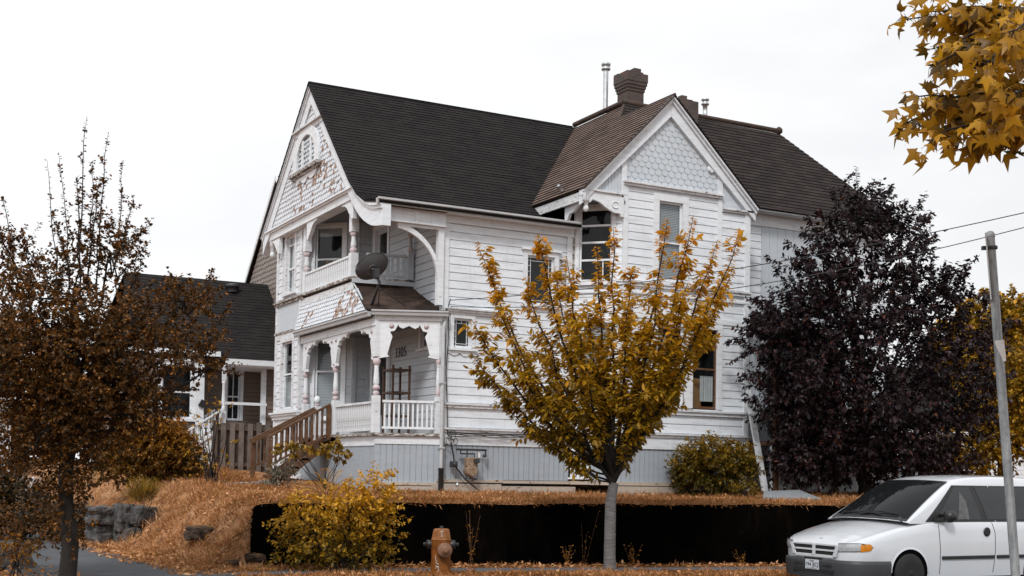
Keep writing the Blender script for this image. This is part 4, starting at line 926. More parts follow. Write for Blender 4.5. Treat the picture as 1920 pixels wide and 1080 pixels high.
# rain pipe on the corner
part('downspout', M['gutter'], lambda m: (m.tube([(11.42, 24.39, 5.10), (11.42, 24.40, 5.0), (11.37, 24.40, 4.82), (11.37, 24.40, 1.75)], 0.042, 8), m.box(11.31, 11.43, 24.35, 24.45, 3.6, 3.63), m.box(11.31, 11.43, 24.35, 24.45, 2.2, 2.23)))
part('drain_boot', M['blackplastic'], lambda m: m.lathe((11.37, 24.40, 1.18), [(.058, 0), (.058, .55), (.064, .56), (.064, .60)], 10))
# ================================================================= things on and around the house
def tmesh(name, mb, mat, label, cat, group=None, bevel=0.0): return tag(mb.build(name, mat, None, bevel), label, cat, group)

# satellite dish on the porch roof
dc = onD(697, 499, 26.55); mt = np.array(onX(707, 578, 10.25)); mt[2] = 5.30
dish = thing('satellite_dish', (mt[0], mt[1], 5.25), 'dark grey satellite dish on a pole mount on the corner porch roof', 'satellite dish')
ax = unit(np.array([-0.42, 0.62, 0.36]) * -1); ax = unit(np.array([0.10, 0.80, 0.52]))
def dishmesh(m):
    s = unit(np.cross(ax, (0, 0, 1))); t = np.cross(s, ax); rings = 7; n = 36
    def P(i, j, back):
        r = i / rings; a = 2 * math.pi * j / n; w = 0.335 * r * math.cos(a); h = 0.315 * r * math.sin(a)
        # face tips towards the left and away; the egg leans to the right
        q = dc + s * (w + .10 * h) + t * (h + .18 * w) + ax * (0.085 * (r * r - 1) * 1.0 + (0.0 if back else 0.012)); return q
    for back in (True, False):
        vs = [P(0, 0, back)] + [P(i, j, back) for i in range(1, rings + 1) for j in range(n)]
        fs = [(0, 1 + j, 1 + (j + 1) % n) for j in range(n)] + [(1 + (i - 1) * n + j, 1 + (i - 1) * n + (j + 1) % n, 1 + i * n + (j + 1) % n, 1 + i * n + j) for i in range(1, rings) for j in range(n)]
        m.add(vs, fs, 0, None, True)
    rim = [P(rings, j, True) - ax * .004 for j in range(n + 1)]; m.tube(rim, 0.009, 5, False)
M['dish'] = plain('dish_paint', (0.062, 0.062, 0.067), 0.55, 0.15, 6)
d_ = MB(); dishmesh(d_); d_.build('reflector', M['dish'], dish, recalc=False)
bk = dc - ax * .12 + np.array([.09, 0, -.10])
hd = onD(712, 530, 26.4)
m_ = MB(); m_.box(bk[0] - .07, bk[0] + .05, bk[1] - .06, bk[1] + .10, bk[2] - .10, bk[2] + .10); m_.tube([bk, bk + np.array([.05, 0, -.16]), hd], .032, 8); m_.build('bracket', M['dark_metal'], dish, 0.012)
zf = lambda q: 5.17 + 0.75 * np.clip(((np.array(q)[:2] - [9.84, 25.06]) @ np.array([.418, .908])) / 1.40, 0, 1)
fa_ = np.array([10.02, 25.22, 0]); fa_[2] = zf(fa_) + .02; fb_ = np.array([10.66, 24.92, 0]); fb_[2] = zf(fb_) + .02; fc_ = np.array([10.16, 25.18, 0]); fc_[2] = zf(fc_) + .02
m_ = MB(); m_.tube([hd, fa_], .034, 8); m_.lathe(fa_ - np.array([0, .03, 0]), [(.045, 0), (.045, .09), (.02, .12)], 10); m_.build('mast', M['dark_metal'], dish)
for q in (fb_, fc_):
    m_ = MB(); m_.tube([hd - np.array([0, 0, .12]), q], .011, 6); m_.box(q[0] - .04, q[0] + .04, q[1] - .03, q[1] + .03, q[2] - .02, q[2] + .006); m_.build('strut', M['dark_metal'], dish)
arm = onD(672, 503, 26.2)
m_ = MB(); m_.tube([bk + np.array([0, 0, -.1]), arm], .014, 6); m_.box(arm[0] - .05, arm[0] + .03, arm[1] - .05, arm[1] + .05, arm[2] - .035, arm[2] + .05); m_.build('feed_arm', M['dark_metal'], dish, 0.01)

# wooden shelf rack on the porch
rack = thing('shelf_rack', (11.05, 26.1, 2.52), 'tall open brown wooden shelf rack standing on the porch behind the white railing', 'shelf')
M['rackwood'] = plain('dark_orange_wood', (0.075, 0.036, 0.02), 0.6, 0.3, 5)
rx0, rx1, ry0, ry1 = 10.72, 11.12, 25.62, 26.15
for x in (rx0, rx1):
    for y in (ry0, ry1):
        k = MB(); k.box(x - .022, x + .022, y - .022, y + .022, 2.52, 4.06); k.build('leg', M['rackwood'], rack)
for z in (3.98, 3.47, 2.95):
    k = MB(); k.box(rx0 - .03, rx1 + .03, ry0 - .03, ry1 + .03, z - .045, z); k.build('shelf', M['rackwood'], rack)

# gas meter on the skirting
gm = thing('gas_meter', (12.05, 24.36, 1.3), 'tan gas meter hanging from black pipes on the grey-blue skirting boards', 'gas meter')
M['meter'] = plain('rusty_tan_paint', (0.26, 0.195, 0.15), 0.6, 0.4, 14, col2=(0.33, 0.22, 0.14))
g = MB(); g.lathe((12.02, 24.36, 1.73), [(.10, -.06), (.135, -.02), (.135, .16), (.11, .20)], 16, (0, -1, 0)); g.box(11.90, 12.16, 24.20, 24.36, 1.82, 2.02); g.box(11.95, 12.05, 24.15, 24.2, 1.75, 1.9); g.build('meter_body', M['meter'], gm, 0.02)
g = MB(); g.box(12.05, 12.17, 24.13, 24.2, 1.9, 2.0); g.build('dial_box', M['dark_metal'], gm, 0.01)
def pipes(m):
    y = 24.34
    m.tube([(11.70, y, 2.19), (12.43, y, 2.19)], .024, 8); m.tube([(11.80, y, 2.19), (11.80, y, 2.10), (12.14, y, 2.10), (12.14, y, 2.0)], .017, 8); m.tube([(11.96, y, 2.19), (11.96, y, 2.0)], .016, 8)
    m.tube([(12.41, y, 2.19), (12.41, y, 2.08)], .02, 8); m.lathe((12.39, y, 2.03), [(.02, 0), (.045, .02), (.045, .05), (.02, .07)], 10); m.tube([(12.04, y, 1.66), (12.04, y, 1.57), (12.2, y, 1.55)], .02, 8)
g = MB(); pipes(g)
for q in islands(g): q.build('pipe', M['dark_metal'], gm)
g = MB(); g.box(12.20, 12.25, 24.28, 24.285, 2.02, 2.13); g.build('paper_tag', M['curtain'], gm)
# electric conduit and meter box with cable
cb = thing('electric_cable', (11.6, 24.4, 1.3), 'thick black cable with a junction box running down the skirting into the grass', 'cable')
g = MB(); g.tube([(11.58, 24.36, 2.34), (11.64, 24.36, 2.05), (11.66, 24.34, 1.85), (11.9, 24.30, 1.55), (12.25, 24.24, 1.28), (12.5, 24.18, 1.22)], .016, 6); g.build('cable', M['blackplastic'], cb)
g = MB(); g.box(11.58, 11.72, 24.29, 24.42, 1.80, 1.93); g.lathe((11.65, 24.29, 1.865), [(.05, 0), (.05, .03), (.02, .04)], 12, (0, -1, 0)); g.build('junction_box', M['dark_metal'], cb, 0.01)
gp_ = MB(); gp_.tube([(11.68, 24.22, 1.15), (11.68, 24.22, 1.55)], .018, 8); gp_.lathe((11.68, 24.22, 1.38), [(.02, 0), (.04, .02), (.04, .06), (.02, .08)], 10)
tmesh('standpipe', gp_, M['metal'], 'short grey standpipe with a valve rising from the grass by the black drain boot', 'pipe')
# loose cables under the water table and up the corner
lc = MB()
for k in range(4):
    pts = []
    for i in range(24):
        x = 11.50 + i * .135; pts.append((x, 24.40 - .008 * k, 2.565 - .02 * k - .035 * abs(math.sin(i * .45 + k * 1.3)) * (1 if k else .3)))
    lc.tube(pts, .009, 5)
rr = random.Random(4)
for k in range(5):
    c = np.array([11.50 + .05 * k + rr.uniform(-.03, .03), 24.39, 2.42 + rr.uniform(-.08, .12)]); r0 = rr.uniform(.04, .09)
    lc.tube([c + np.array([r0 * math.cos(a), -.01 * k, r0 * 1.3 * math.sin(a)]) for a in np.linspace(0, 5.6, 14)], .008, 5)
lc.tube([(11.52, 24.42, 2.5), (11.50, 24.43, 3.2), (11.46, 24.43, 3.9), (11.50, 24.43, 4.5), (11.49, 24.43, 5.3), (11.50, 24.36, 5.45)], .011, 5)
lc.tube([(11.40, 24.42, 5.0), (11.44, 24.43, 4.6), (11.43, 24.43, 4.0)], .010, 5)
tmesh('cable_bundle', lc, M['blackplastic'], 'tangled thin black cables along the bottom white band and up the house corner', 'cable')

# overhead wires
def wire(name, a, b, sag, r, label, n=24):
    m = MB(); a, b = V3(a), V3(b); m.tube([a + (b - a) * t - np.array([0, 0, sag * 4 * t * (1 - t)]) for t in np.linspace(0, 1, n)], r, 5); return tmesh(name, m, M['blackplastic'], label, 'wire', 'overhead wires')
wire('overhead_wire', (11.50, 24.38, 5.42), onD(1990, 383, 19.5), 0.25, .0085, 'upper thin wire crossing the sky on the right, tied near the downspout')
wire('overhead_wire', (11.50, 24.36, 5.28), onD(1990, 408, 18.5), 0.42, .0075, 'lower thin wire crossing the sky behind the metal post, sagging past the bay')
wire('overhead_wire', onD(300, 622, 30.0), (10.0, 31.95, 5.40), 0.05, .009, 'short pale wire crossing the dark roof of the brown house to the white bay')

# leaning white board and stone slab on the lawn
m_ = MB(); m_.bar((18.98, 22.80, 1.22), (18.80, 23.30, 3.75), 0.16, 0.05, (0, 1, 0)); tmesh('leaning_board', m_, M['trim'], 'white plank leaning against the right corner of the bay', 'board')
M['stone_slab'] = plain('speckled_grey_stone', (0.20, 0.215, 0.23), 0.8, 0.5, 30, 0, 0.4)
sl = MB(); a, b, c_, d4 = onY(1430, 938, 20.2), onY(1540, 944, 20.2), onY(1500, 927, 21.6), onY(1432, 925, 21.6)
def low(p, h): q = np.array(p); q[2] = gz_at(q[0], q[1]) + h; return q
A_, B_, C_, D_ = low(a, .10), low(b, .05), low(c_, .13), low(d4, .14)
sl.hexa([A_ - [0, 0, .22], B_ - [0, 0, .22], C_ - [0, 0, .25], D_ - [0, 0, .25], A_, B_, C_, D_]); tmesh('stone_slab', sl, M['stone_slab'], 'flat speckled grey slab lying on the lawn edge above the black wall', 'slab', bevel=0.02)
# flower pot at the foot of the stairs
fp = thing('flower_pot', (8.72, 27.9, 1.44), 'small grey pot with a sprig at the foot of the brown porch stairs', 'flower pot')
k = MB(); k.lathe((8.72, 27.9, 1.44), [(.10, 0), (.13, .22), (.145, .23), (.145, .27), (.12, .27), (.11, .24)], 16); k.build('pot', plain('grey_glazed_pot', (0.16, 0.18, 0.20), 0.5, 0.2, 5), fp)

# ---------------------------------------------------------------- fire hydrant
hb = hitg(826, 1080); hy = thing('fire_hydrant', hb, 'rusty orange fire hydrant with black side caps and white graffiti by the sidewalk', 'fire hydrant')
M['hyd'] = plain('orange_hydrant_paint', (0.155, 0.050, 0.008), 0.6, 0.4, 11, 0, 0.15, 0.2)
M['hyd_top'] = plain('pale_hydrant_paint', (0.21, 0.085, 0.030), 0.65, 0.35, 11, 0, 0.15, 0.2)  # bonnet a lighter, duller orange than the barrel
fw = unit(np.array([-hb[0], -hb[1], 0])); sdv = np.array([-fw[1], fw[0], 0]) * -1   # sdv: to the right in the picture
if sdv @ RGT < 0: sdv = -sdv
h0 = hb + np.array([0, 0, 0])
k = MB(); k.lathe(h0, [(.19, -.03), (.19, .045), (.155, .055), (.150, .07), (.147, .30), (.152, .45), (.156, .535)], 24); k.build('barrel', M['hyd'], hy)
k = MB(); k.lathe(h0, [(.156, .537), (.160, .545), (.160, .555), (.152, .56), (.142, .62), (.128, .69), (.118, .705), (.09, .712)], 8, smooth=False); k.build('bonnet', M['hyd_top'], hy, 0.008)
k = MB(); k.lathe(h0 + np.array([0, 0, .71]), [(.03, 0), (.03, .035), (.015, .04)], 5, smooth=False); k.build('operating_nut', M['dark_metal'], hy)
pd = unit(fw + sdv * .28); pc = h0 + np.array([0, 0, .40])
k = MB(); k.lathe(pc + pd * .12, [(.105, 0), (.105, .06)], 20, pd); k.build('nozzle', M['hyd'], hy)
k = MB(); k.lathe(pc + pd * .18, [(.112, 0), (.112, .05), (.10, .065), (.035, .068), (.035, .075)], 20, pd); k.lathe(pc + pd * .25 + np.array([0, 0, -.01]), [(.022, 0), (.022, .03)], 5, pd); k.build('nozzle_cap', plain('rust_brown_cap', (0.17, 0.085, 0.05), 0.7, 0.3, 10), hy)
for s in (-1, 1):
    q = h0 + np.array([0, 0, .475]) + sdv * s * .13; k = MB(); k.lathe(q, [(.06, 0), (.065, .05), (.062, .085), (.03, .09), (.026, .135)], 12, sdv * s); k.build('side_cap', M['blackplastic'], hy)
M['mark'] = plain('white_marker', (0.75, 0.75, 0.73), 0.6, 0.05)
def scrib(m, pts, r, rad):
    out = []
    for (u, z) in pts:
        a = u / rad; dirv = fw * math.cos(a) + sdv * math.sin(a); out.append(h0 + dirv * (rad + .003) + np.array([0, 0, z]))
    m.tube(out, r, 4, False)
k = MB(); scrib(k, [(-.09, .315), (-.075, .30), (-.09, .28), (-.07, .275), (-.085, .25), (-.055, .23), (-.085, .215), (-.06, .20), (-.03, .185)], .0035, .148); scrib(k, [(-.08, .16), (-.03, .15), (-.04, .12), (-.02, .09), (-.05, .075)], .0035, .148); scrib(k, [(-.085, .12), (-.06, .14), (-.04, .15)], .003, .148); scrib(k, [(-.02, .665), (.02, .68), (.01, .65), (.0, .63), (.03, .60), (0, .595)], .0035, .142); k.build('graffiti', M['mark'], hy)

# ---------------------------------------------------------------- metal sign post seen from the side
pt, pb = onD(1856, 436, 7.7), onD(1912, 1180, 7.45); pb[2] = max(pb[2], 0.0)
dirp = unit(pt - pb); pb = pb - dirp * (pb[2] / dirp[2])
sp = thing('sign_post', pb, 'leaning galvanised steel sign post with a sign seen edge-on, taped halfway up', 'sign post')
M['galv'] = streakmetal('galvanised_post', (0.15, 0.16, 0.17), (0.36, 0.38, 0.39))
k = MB(); k.tube([pb - dirp * .05, pb + (pt - pb) * .7, pt - dirp * .03], .027, 18); k.lathe(pt - dirp * .03, [(.0295, 0), (.0305, .012), (.024, .03), (.013, .038)], 16, dirp); k.build('pole', M['galv'], sp)
for py in (465, 557):
    c = onD(1861 + (py - 465) * .075, py, 7.68); k = MB(); k.lathe(c - dirp * .008, [(.0295, 0), (.0305, .004), (.0305, .014), (.0295, .018)], 16, dirp); q = c - RGT * .05; k.bar(c - RGT * .03, q - RGT * .015, .03, .022); k.build('clamp', M['dark_metal'], sp)
sgn = [onD(1848.5, 444, 7.68), onD(1858.5, 566, 7.68)]
k = MB(); k.bar(sgn[0], sgn[1], .008, .45, ray(1853, 500)); k.build('sign_plate', M['metal'], sp)
k = MB(); ta, tb = onD(1873.5, 638, 7.62), onD(1877.5, 678, 7.62)
k.tube([ta, tb], .0285, 18, False); k.build('tape', plain('torn_white_tape', (0.62, 0.62, 0.62), 0.7, 0.1), sp)

# ---------------------------------------------------------------- white minivan parked at the kerb
VX, VY, VW = 13.80, 15.36, 0.96    # front of the bumper, centre line, half width
van = thing('parked_minivan', (VX + 2.4, VY, 0.0), 'white minivan parked at the kerb facing left, grey lower bumper and black trim', 'van')
def carpaint():
    m, nt, n, l, p = newmat('white_car_paint'); c = ramp(nt, noise(nt, 1.2, 4), [(0.3, (0.52, 0.54, 0.57)), (0.7, (0.56, 0.58, 0.61))]); l.new(c, p.inputs['Base Color']); p.inputs['Roughness'].default_value = 0.28
    p.inputs['Coat Weight'].default_value = 0.9; p.inputs['Coat Roughness'].default_value = 0.03; return m
M['car'] = carpaint(); M['bumper'] = plain('grey_bumper_plastic', (0.034, 0.035, 0.039), 0.5, 0.12, 5)
M['carglass'] = None
M['cloth'] = plain('grey_cloth', (0.10, 0.10, 0.10), 0.9, 0.4, 12)
def cglass2():
    m, nt, n, l, p = newmat('side_car_glass'); p.inputs['Base Color'].default_value = (0.008, 0.009, 0.010, 1); p.inputs['Roughness'].default_value = 0.02; p.inputs['Specular IOR Level'].default_value = 0.75; bump(nt, p, noise(nt, 3.0, 3), 0.12, 0.05); return m
M['sideglass'] = cglass2()
def cglass():
    m, nt, n, l, p = newmat('dark_car_glass'); p.inputs['Base Color'].default_value = (0.008, 0.009, 0.010, 1); p.inputs['Roughness'].default_value = 0.02; p.inputs['Specular IOR Level'].default_value = 0.07; return m
M['carglass'] = cglass(); M['tyre'] = plain('tyre_rubber', (0.012, 0.012, 0.013), 0.8, 0.2, 10)
zW = 0.24
sS = np.array([0.0, .04, .10, .20, .35, .60, .90, 1.15, 1.40, 1.7, 2.4, 3.4, 4.3, 4.55, 4.70])
wS = np.array([.55, .68, .78, .855, .905, .935, .95, .957, .96, .962, .962, .96, .94, .90, .82])
zB = np.array([.655, .67, .69, .72, .765, .835, .905, .955, 1.00, 1.02, 1.03, 1.03, 1.03, 1.02, 1.0])  # shoulder height
zC = np.array([.665, .70, .73, .775, .835, .92, .99, 1.035, 1.06, 1.06, 1.06, 1.06, 1.05, 1.04, 1.0])   # hood centre
lp = lambda s, T: np.interp(s, sS, T)
def lower(m, s, arch=False):
    pass
ss = np.concatenate([np.arange(0, .4, .04), np.arange(.4, 4.7, .1), [4.7]])
def ringpts(s):
    w, zb, zc = lp(s, wS), lp(s, zB), lp(s, zC); P = []
    zlo = .36 if s < .52 else .14
    P.append((w * .97, zlo)); P.append((w * .995, zlo + (zb - zlo) * .25)); P.append((w, zlo + (zb - zlo) * .55)); P.append((w * .99, zlo + (zb - zlo) * .82)); P.append((w * .972, zb - .028)); P.append((w * .94, zb + .004))
    for t in (.86, .72, .55, .36, .18, 0.0): P.append((w * .94 * t / .94 * .94, zb + (zc - zb) * (1 - (t / .94) ** 2) if t < .94 else zb))
    return P
AR_C, AR_R = 1.09, 0.375
m = MB(); R = [ringpts(s) for s in ss]; k_ = len(R[0])
for sg in (-1, 1):
    vs = [(VX + s, VY + sg * y, z) for s, r in zip(ss, R) for (y, z) in r]; fs = []
    for i in range(len(ss) - 1):
        for j in range(k_ - 1):
            q = [i * k_ + j, i * k_ + j + 1, (i + 1) * k_ + j + 1, (i + 1) * k_ + j]
            fs.append(tuple(q))
    m.add(vs, fs, 0, None, True)
m.add([(VX + ss[0], VY + sg * y, z) for sg, rr_ in ((-1, R[0]), (1, R[0][::-1])) for (y, z) in rr_], [tuple(range(2 * k_))], 0)
# roof and pillars: tumblehome loft
gS = np.array([1.10, 1.28, 1.48, 1.68, 1.88, 2.08, 2.24, 2.36, 2.50, 2.75, 3.2, 3.8, 4.3, 4.55, 4.68]); gZ = np.array([1.02, 1.135, 1.255, 1.37, 1.48, 1.585, 1.655, 1.69, 1.72, 1.745, 1.76, 1.76, 1.735, 1.68, 1.55])
zt = lambda s: np.interp(s, gS, gZ)
yt = lambda z: .915 - .20 * np.clip((z - 1.0) / .7, 0, 1.1) ** 1.35
def sidept(s, z, off=0.0): return np.array([VX + s, VY - (yt(z) + off), z])
ring2 = []
for s in gS:
    z1 = zt(s); P = [(yt(z), z) for z in np.linspace(1.0, z1 - .03 * min(1, (z1 - 1) * 3), 8)]; y1 = P[-1][0]
    P += [(y1 * .955, z1 - .004), (y1 * .85, z1 + .012), (y1 * .6, z1 + .028), (y1 * .3, z1 + .036), (0, z1 + .038)]; ring2.append(P)
k2 = len(ring2[0])
bow = lambda s, y: -.13 * max(0, 1 - (abs(y) / .8) ** 2) * np.interp(s, [1.08, 2.38, 2.78], [1, .6, 0])
for sg in (-1, 1):
    vs = [(VX + s + bow(s, y), VY + sg * y, z) for s, P in zip(gS, ring2) for (y, z) in P]
    m.add(vs, [(i * k2 + j, i * k2 + j + 1, (i + 1) * k2 + j + 1, (i + 1) * k2 + j) for i in range(len(gS) - 1) for j in range(k2 - 1)], 0, None, True)
body = m.build('body', M['car'], van)
# bumper
m = MB()
bs = np.array([-.03, .0, .05, .12, .22, .36, .52, .68]); bw = np.array([.50, .64, .745, .83, .885, .925, .952, .966])
prof_b = [(0.0, .12), (.012, .24), (.02, .36), (.012, .40), (-.02, .42)]
vs = []
path = [(s, -w) for s, w in zip(bs[::-1], bw[::-1])] + [(-.045, -.3), (-.05, 0.0), (-.045, .3)] + [(s, w) for s, w in zip(bs, bw)]
for (s, w) in path:
    nn = unit((-0.6 if abs(w) < .7 else -.2, np.sign(w) * (0 if abs(w) < .5 else .8), 0)) if abs(w) > .01 else np.array([-1, 0, 0])
    for (d, z) in prof_b: vs.append((VX + s + nn[0] * d, VY + w + nn[1] * d, z))
kb_ = len(prof_b); m.add(vs, [(i * kb_ + j, i * kb_ + j + 1, (i + 1) * kb_ + j + 1, (i + 1) * kb_ + j) for i in range(len(path) - 1) for j in range(kb_ - 1)], 0, None, True)
bump_o = m.build('bumper', M['bumper'], van)
m = MB(); m.box(VX - .063, VX - .035, VY - .42, VY + .42, .30, .335); m.box(VX - .060, VX - .035, VY - .46, VY + .46, .20, .255); m.build('air_slot', M['black'], bump_o)
# black plate on the unbroken body as painted wheel-well shade, wheel
m = MB(); c0 = np.array([VX + AR_C, VY - .955, .22])
arcp = [(AR_C + AR_R * 1.0 * math.cos(a), zW + AR_R * .97 * math.sin(a)) for a in np.linspace(math.pi + .35, -.35, 26)]
m.prism([(VX + s, VY - lp(s, wS) - .006, max(.1, z)) for s, z in arcp], (0, .035, 0)); m.build('wheel_well_shade', plain('wheel_well_shade_black', (0.003, 0.003, 0.003), 0.95, 0.1, 3, 0, 0, 0.0), van)
m = MB(); vs = []
for (s, z), (s2_, z2) in zip([(AR_C + (AR_R) * math.cos(a), zW + AR_R * .97 * math.sin(a)) for a in np.linspace(math.pi, 0, 24)], [(AR_C + (AR_R + .035) * math.cos(a), zW + (AR_R * .97 + .035) * math.sin(a)) for a in np.linspace(math.pi, 0, 24)]):
    vs += [(VX + s, VY - lp(s, wS) - .012, z), (VX + s2_, VY - lp(s2_, wS) - .004, z2)]
m.add(vs, [(2 * i, 2 * i + 1, 2 * i + 3, 2 * i + 2) for i in range(23)], 0, None, True); m.build('arch_flare', M['car'], van)
def wheel(s, sg):
    o = np.array([VX + s, VY + sg * .988, zW - .02]); a = np.array([0, sg, 0.0])
    t = MB(); t.lathe(o - a * .20, [(.19, 0), (.30, .01), (.322, .04), (.325, .10), (.322, .16), (.30, .19), (.19, .20)], 32, a); w = t.build('wheel', M['tyre'], van)
    t = MB(); t.lathe(o - a * .06, [(.19, 0), (.19, .05), (.17, .055), (.15, .03), (.06, .045), (.05, .06), (.02, .062)], 24, a); t.build('rim', plain('dark_steel_rim', (0.03, 0.03, 0.032), 0.5, 0.2, 6, 0.5), w)
for s in (AR_C, 4.05):
    for sg in (-1, 1): wheel(s, sg)
# grille with cross bars
m = MB(); gx = VX - .012
m.prism([(gx, VY - .50, .635), (gx, VY + .50, .635), (gx, VY + .42, .485), (gx, VY - .42, .485)], (-.012, 0, 0)); gr = m.build('grille', M['black'], van)
m = MB(); m.prism([(gx - .013, VY - .035, .65), (gx - .013, VY + .035, .65), (gx - .013, VY + .035, .47), (gx - .013, VY - .035, .47)], (-.014, 0, 0)); m.box(gx - .026, gx - .012, VY - .50, VY - .035, .545, .575); m.box(gx - .026, gx - .012, VY + .035, VY + .50, .545, .575)
m.box(gx - .022, gx + .03, VY - .52, VY + .52, .63, .66); m.box(gx - .022, gx + .03, VY - .44, VY + .44, .44, .488)
for sg in (-1, 1): m.prism([(gx - .024, VY + sg * .50, .645), (gx - .024, VY + sg * .565, .645), (gx - .024, VY + sg * .50, .46), (gx - .024, VY + sg * .42, .47)], (.03, 0, 0))
m.build('grille_frame', M['car'], gr, 0.006)
# headlights: lens wrapped on the nose
M['lens'] = plain('headlight_lens', (0.42, 0.43, 0.44), 0.12, 0.2, 20, 0.25); M['amber'] = plain('amber_lens', (0.50, 0.17, 0.01), 0.15, 0.15, 14)
def nose(y, z, off): # point on the body skin for a given half-width y
    s = np.interp(abs(y), wS[:9], sS[:9]); nrm = unit((-1, np.sign(y) * (0.25 + 2.2 * max(0, abs(y) - .6)), 0)); return np.array([VX + s, VY + y, z]) + nrm * off
def lens(name, mat, sg, y0, y1, zlo, zhi, parent, off, ends=True):
    m = MB(); n = 16; vs = []
    for i in range(n + 1):
        t = i / n; y = y0 + (y1 - y0) * t; rl = 1.0
        if ends: rl = min(1, math.sqrt(max(0.0, 1 - max(0, (t - .72) / .28) ** 2)) + .0)
        zm = (zlo + zhi) / 2 + .02 * t; hz = (zhi - zlo) / 2 * rl
        for zz in (zm - hz, zm - hz * .5, zm, zm + hz * .5, zm + hz): vs.append(nose(sg * y, zz, off + .006 * (1 - abs(zz - zm) / (hz + 1e-6)) ))
    m.add(vs, [(i * 5 + j, i * 5 + j + 1, (i + 1) * 5 + j + 1, (i + 1) * 5 + j) for i in range(n) for j in range(4)], 0, None, True); return m.build(name, mat, parent)
for sg in (-1, 1):
    hl = lens('headlight', M['blackplastic'], sg, .53, .908, .545, .685, van, .004)
    lens('lamp_lens', M['lens'], sg, .545, .845, .556, .674, hl, .009, False); lens('turn_signal', M['amber'], sg, .835, .905, .560, .672, hl, .012)
# windscreen
def ws(t, y, off=0.0):
    s = 1.18 + (2.26 - 1.18) * t; z = zt(s) + .03 * (1 - (y / .8) ** 2) + .006; nrm = unit((-.52, 0, .85)); return np.array([VX + s + bow(s, y), VY + y, z]) + nrm * off
def wsgrid(name, mat, t0, t1, yb, ytp, off, parent):
    m = MB(); nt_, ny = 14, 20; vs = []
    for i in range(nt_ + 1):
        t = t0 + (t1 - t0) * i / nt_; w = yb + (ytp - yb) * i / nt_
        for j in range(ny + 1): vs.append(ws(t, -w + 2 * w * j / ny, off))
    m.add(vs, [(i * (ny + 1) + j, i * (ny + 1) + j + 1, (i + 1) * (ny + 1) + j + 1, (i + 1) * (ny + 1) + j) for i in range(nt_) for j in range(ny)], 0, None, True); return m.build(name, mat, parent)
wsf = wsgrid('windscreen', M['blackplastic'], -0.06, 1.0, .85, .665, .006, van); wsgrid('pane', M['carglass'], .0, .97, .815, .64, .012, wsf)
m = MB(); m.tube([ws(.01, -.35, .03), ws(.05, .15, .035), ws(.03, .60, .03)], .009, 6); m.tube([ws(.0, .1, .03), ws(.07, -.30, .035), ws(.05, -.62, .03)], .009, 6); m.build('wiper', M['blackplastic'], wsf)
m = MB(); m.prism([ws(-.08, -.80, .01), ws(-.08, .80, .01), ws(.0, .72, .02), ws(.0, -.72, .02)], (0, 0, .006)); m.build('cowl', M['bumper'], van)
# side windows
def sidegrid(name, mat, corners, off, parent): # corners (s,z): bottom-left, bottom-right, top-right, top-left
    m = MB(); n = 10; vs = []
    for i in range(n + 1):
        for j in range(n + 1):
            u, v = i / n, j / n; s = (corners[0][0] * (1 - u) + corners[1][0] * u) * (1 - v) + (corners[3][0] * (1 - u) + corners[2][0] * u) * v; z = (corners[0][1] * (1 - u) + corners[1][1] * u) * (1 - v) + (corners[3][1] * (1 - u) + corners[2][1] * u) * v
            vs.append(sidept(s, z, off))
    m.add(vs, [(i * (n + 1) + j, i * (n + 1) + j + 1, (i + 1) * (n + 1) + j + 1, (i + 1) * (n + 1) + j) for i in range(n) for j in range(n)], 0, None, True); return m.build(name, mat, parent)
sf = sidegrid('side_window', M['blackplastic'], [(1.46, 1.03), (3.06, 1.03), (3.06, 1.62), (2.22, 1.62)], .006, van)
sidegrid('pane', M['sideglass'], [(1.70, 1.065), (2.75, 1.065), (2.60, 1.595), (2.26, 1.595)], .010, sf)
sidegrid('hanging_cloth', M['cloth'], [(2.20, 1.07), (2.46, 1.07), (2.46, 1.36), (2.36, 1.52)], .0115, sf)
sr = sidegrid('side_window', M['blackplastic'], [(3.08, 1.03), (4.45, 1.03), (4.40, 1.62), (3.08, 1.62)], .006, van); sidegrid('pane', M['sideglass'], [(2.88, 1.065), (4.40, 1.065), (4.36, 1.595), (2.73, 1.595)], .0105, sr)
# mirror, door seams, handle, rub strip
m = MB(); mc = sidept(1.82, 1.12, .14); m.lathe(mc + np.array([-.03, 0, 0]), [(.03, 0), (.085, .02), (.10, .08), (.095, .15), (.07, .17)], 14, (1, 0, 0)); m.bar(sidept(1.66, 1.06, .0), mc + np.array([0, .06, -.04]), .06, .05); m.build('wing_mirror', M['blackplastic'], van)
def seam(m, pts, w=.008):
    sy_ = lambda s, z: np.interp(z, [q[1] for q in ringpts(s)[:6]], [q[0] for q in ringpts(s)[:6]])
    for a, b in zip(pts[:-1], pts[1:]):
        Q = [np.array([VX + a[0] + (b[0] - a[0]) * t, VY - sy_(a[0] + (b[0] - a[0]) * t, a[1] + (b[1] - a[1]) * t) - .002, a[1] + (b[1] - a[1]) * t]) for t in np.linspace(0, 1, 7)]
        for A, B in zip(Q[:-1], Q[1:]): m.bar(A, B, w, .006, (0, 1, 0))
m = MB(); seam(m, [(1.73, 1.0), (1.74, .8), (1.755, .6), (1.755, .2)]); seam(m, [(2.96, 1.02), (3.02, .85), (3.02, .55), (2.98, .2)]); m.build('door_seam', M['blackplastic'], van)
m = MB(); hp = np.array([VX + 2.82, VY - .958, .865]); m.lathe(hp + np.array([0, -.0, 0]), [(.075, 0), (.075, .012), (.06, .016)], 16, (0, -1, 0)); m.build('door_handle', M['blackplastic'], van)
m = MB(); m.bar((VX + 1.79, VY - .968, .455), (VX + 2.99, VY - .968, .455), .024, .055, (0, 0, 1)); m.bar((VX + 3.05, VY - .968, .455), (VX + 4.2, VY - .965, .455), .024, .055, (0, 0, 1)); m.build('rub_strip', M['blackplastic'], van, 0.008)
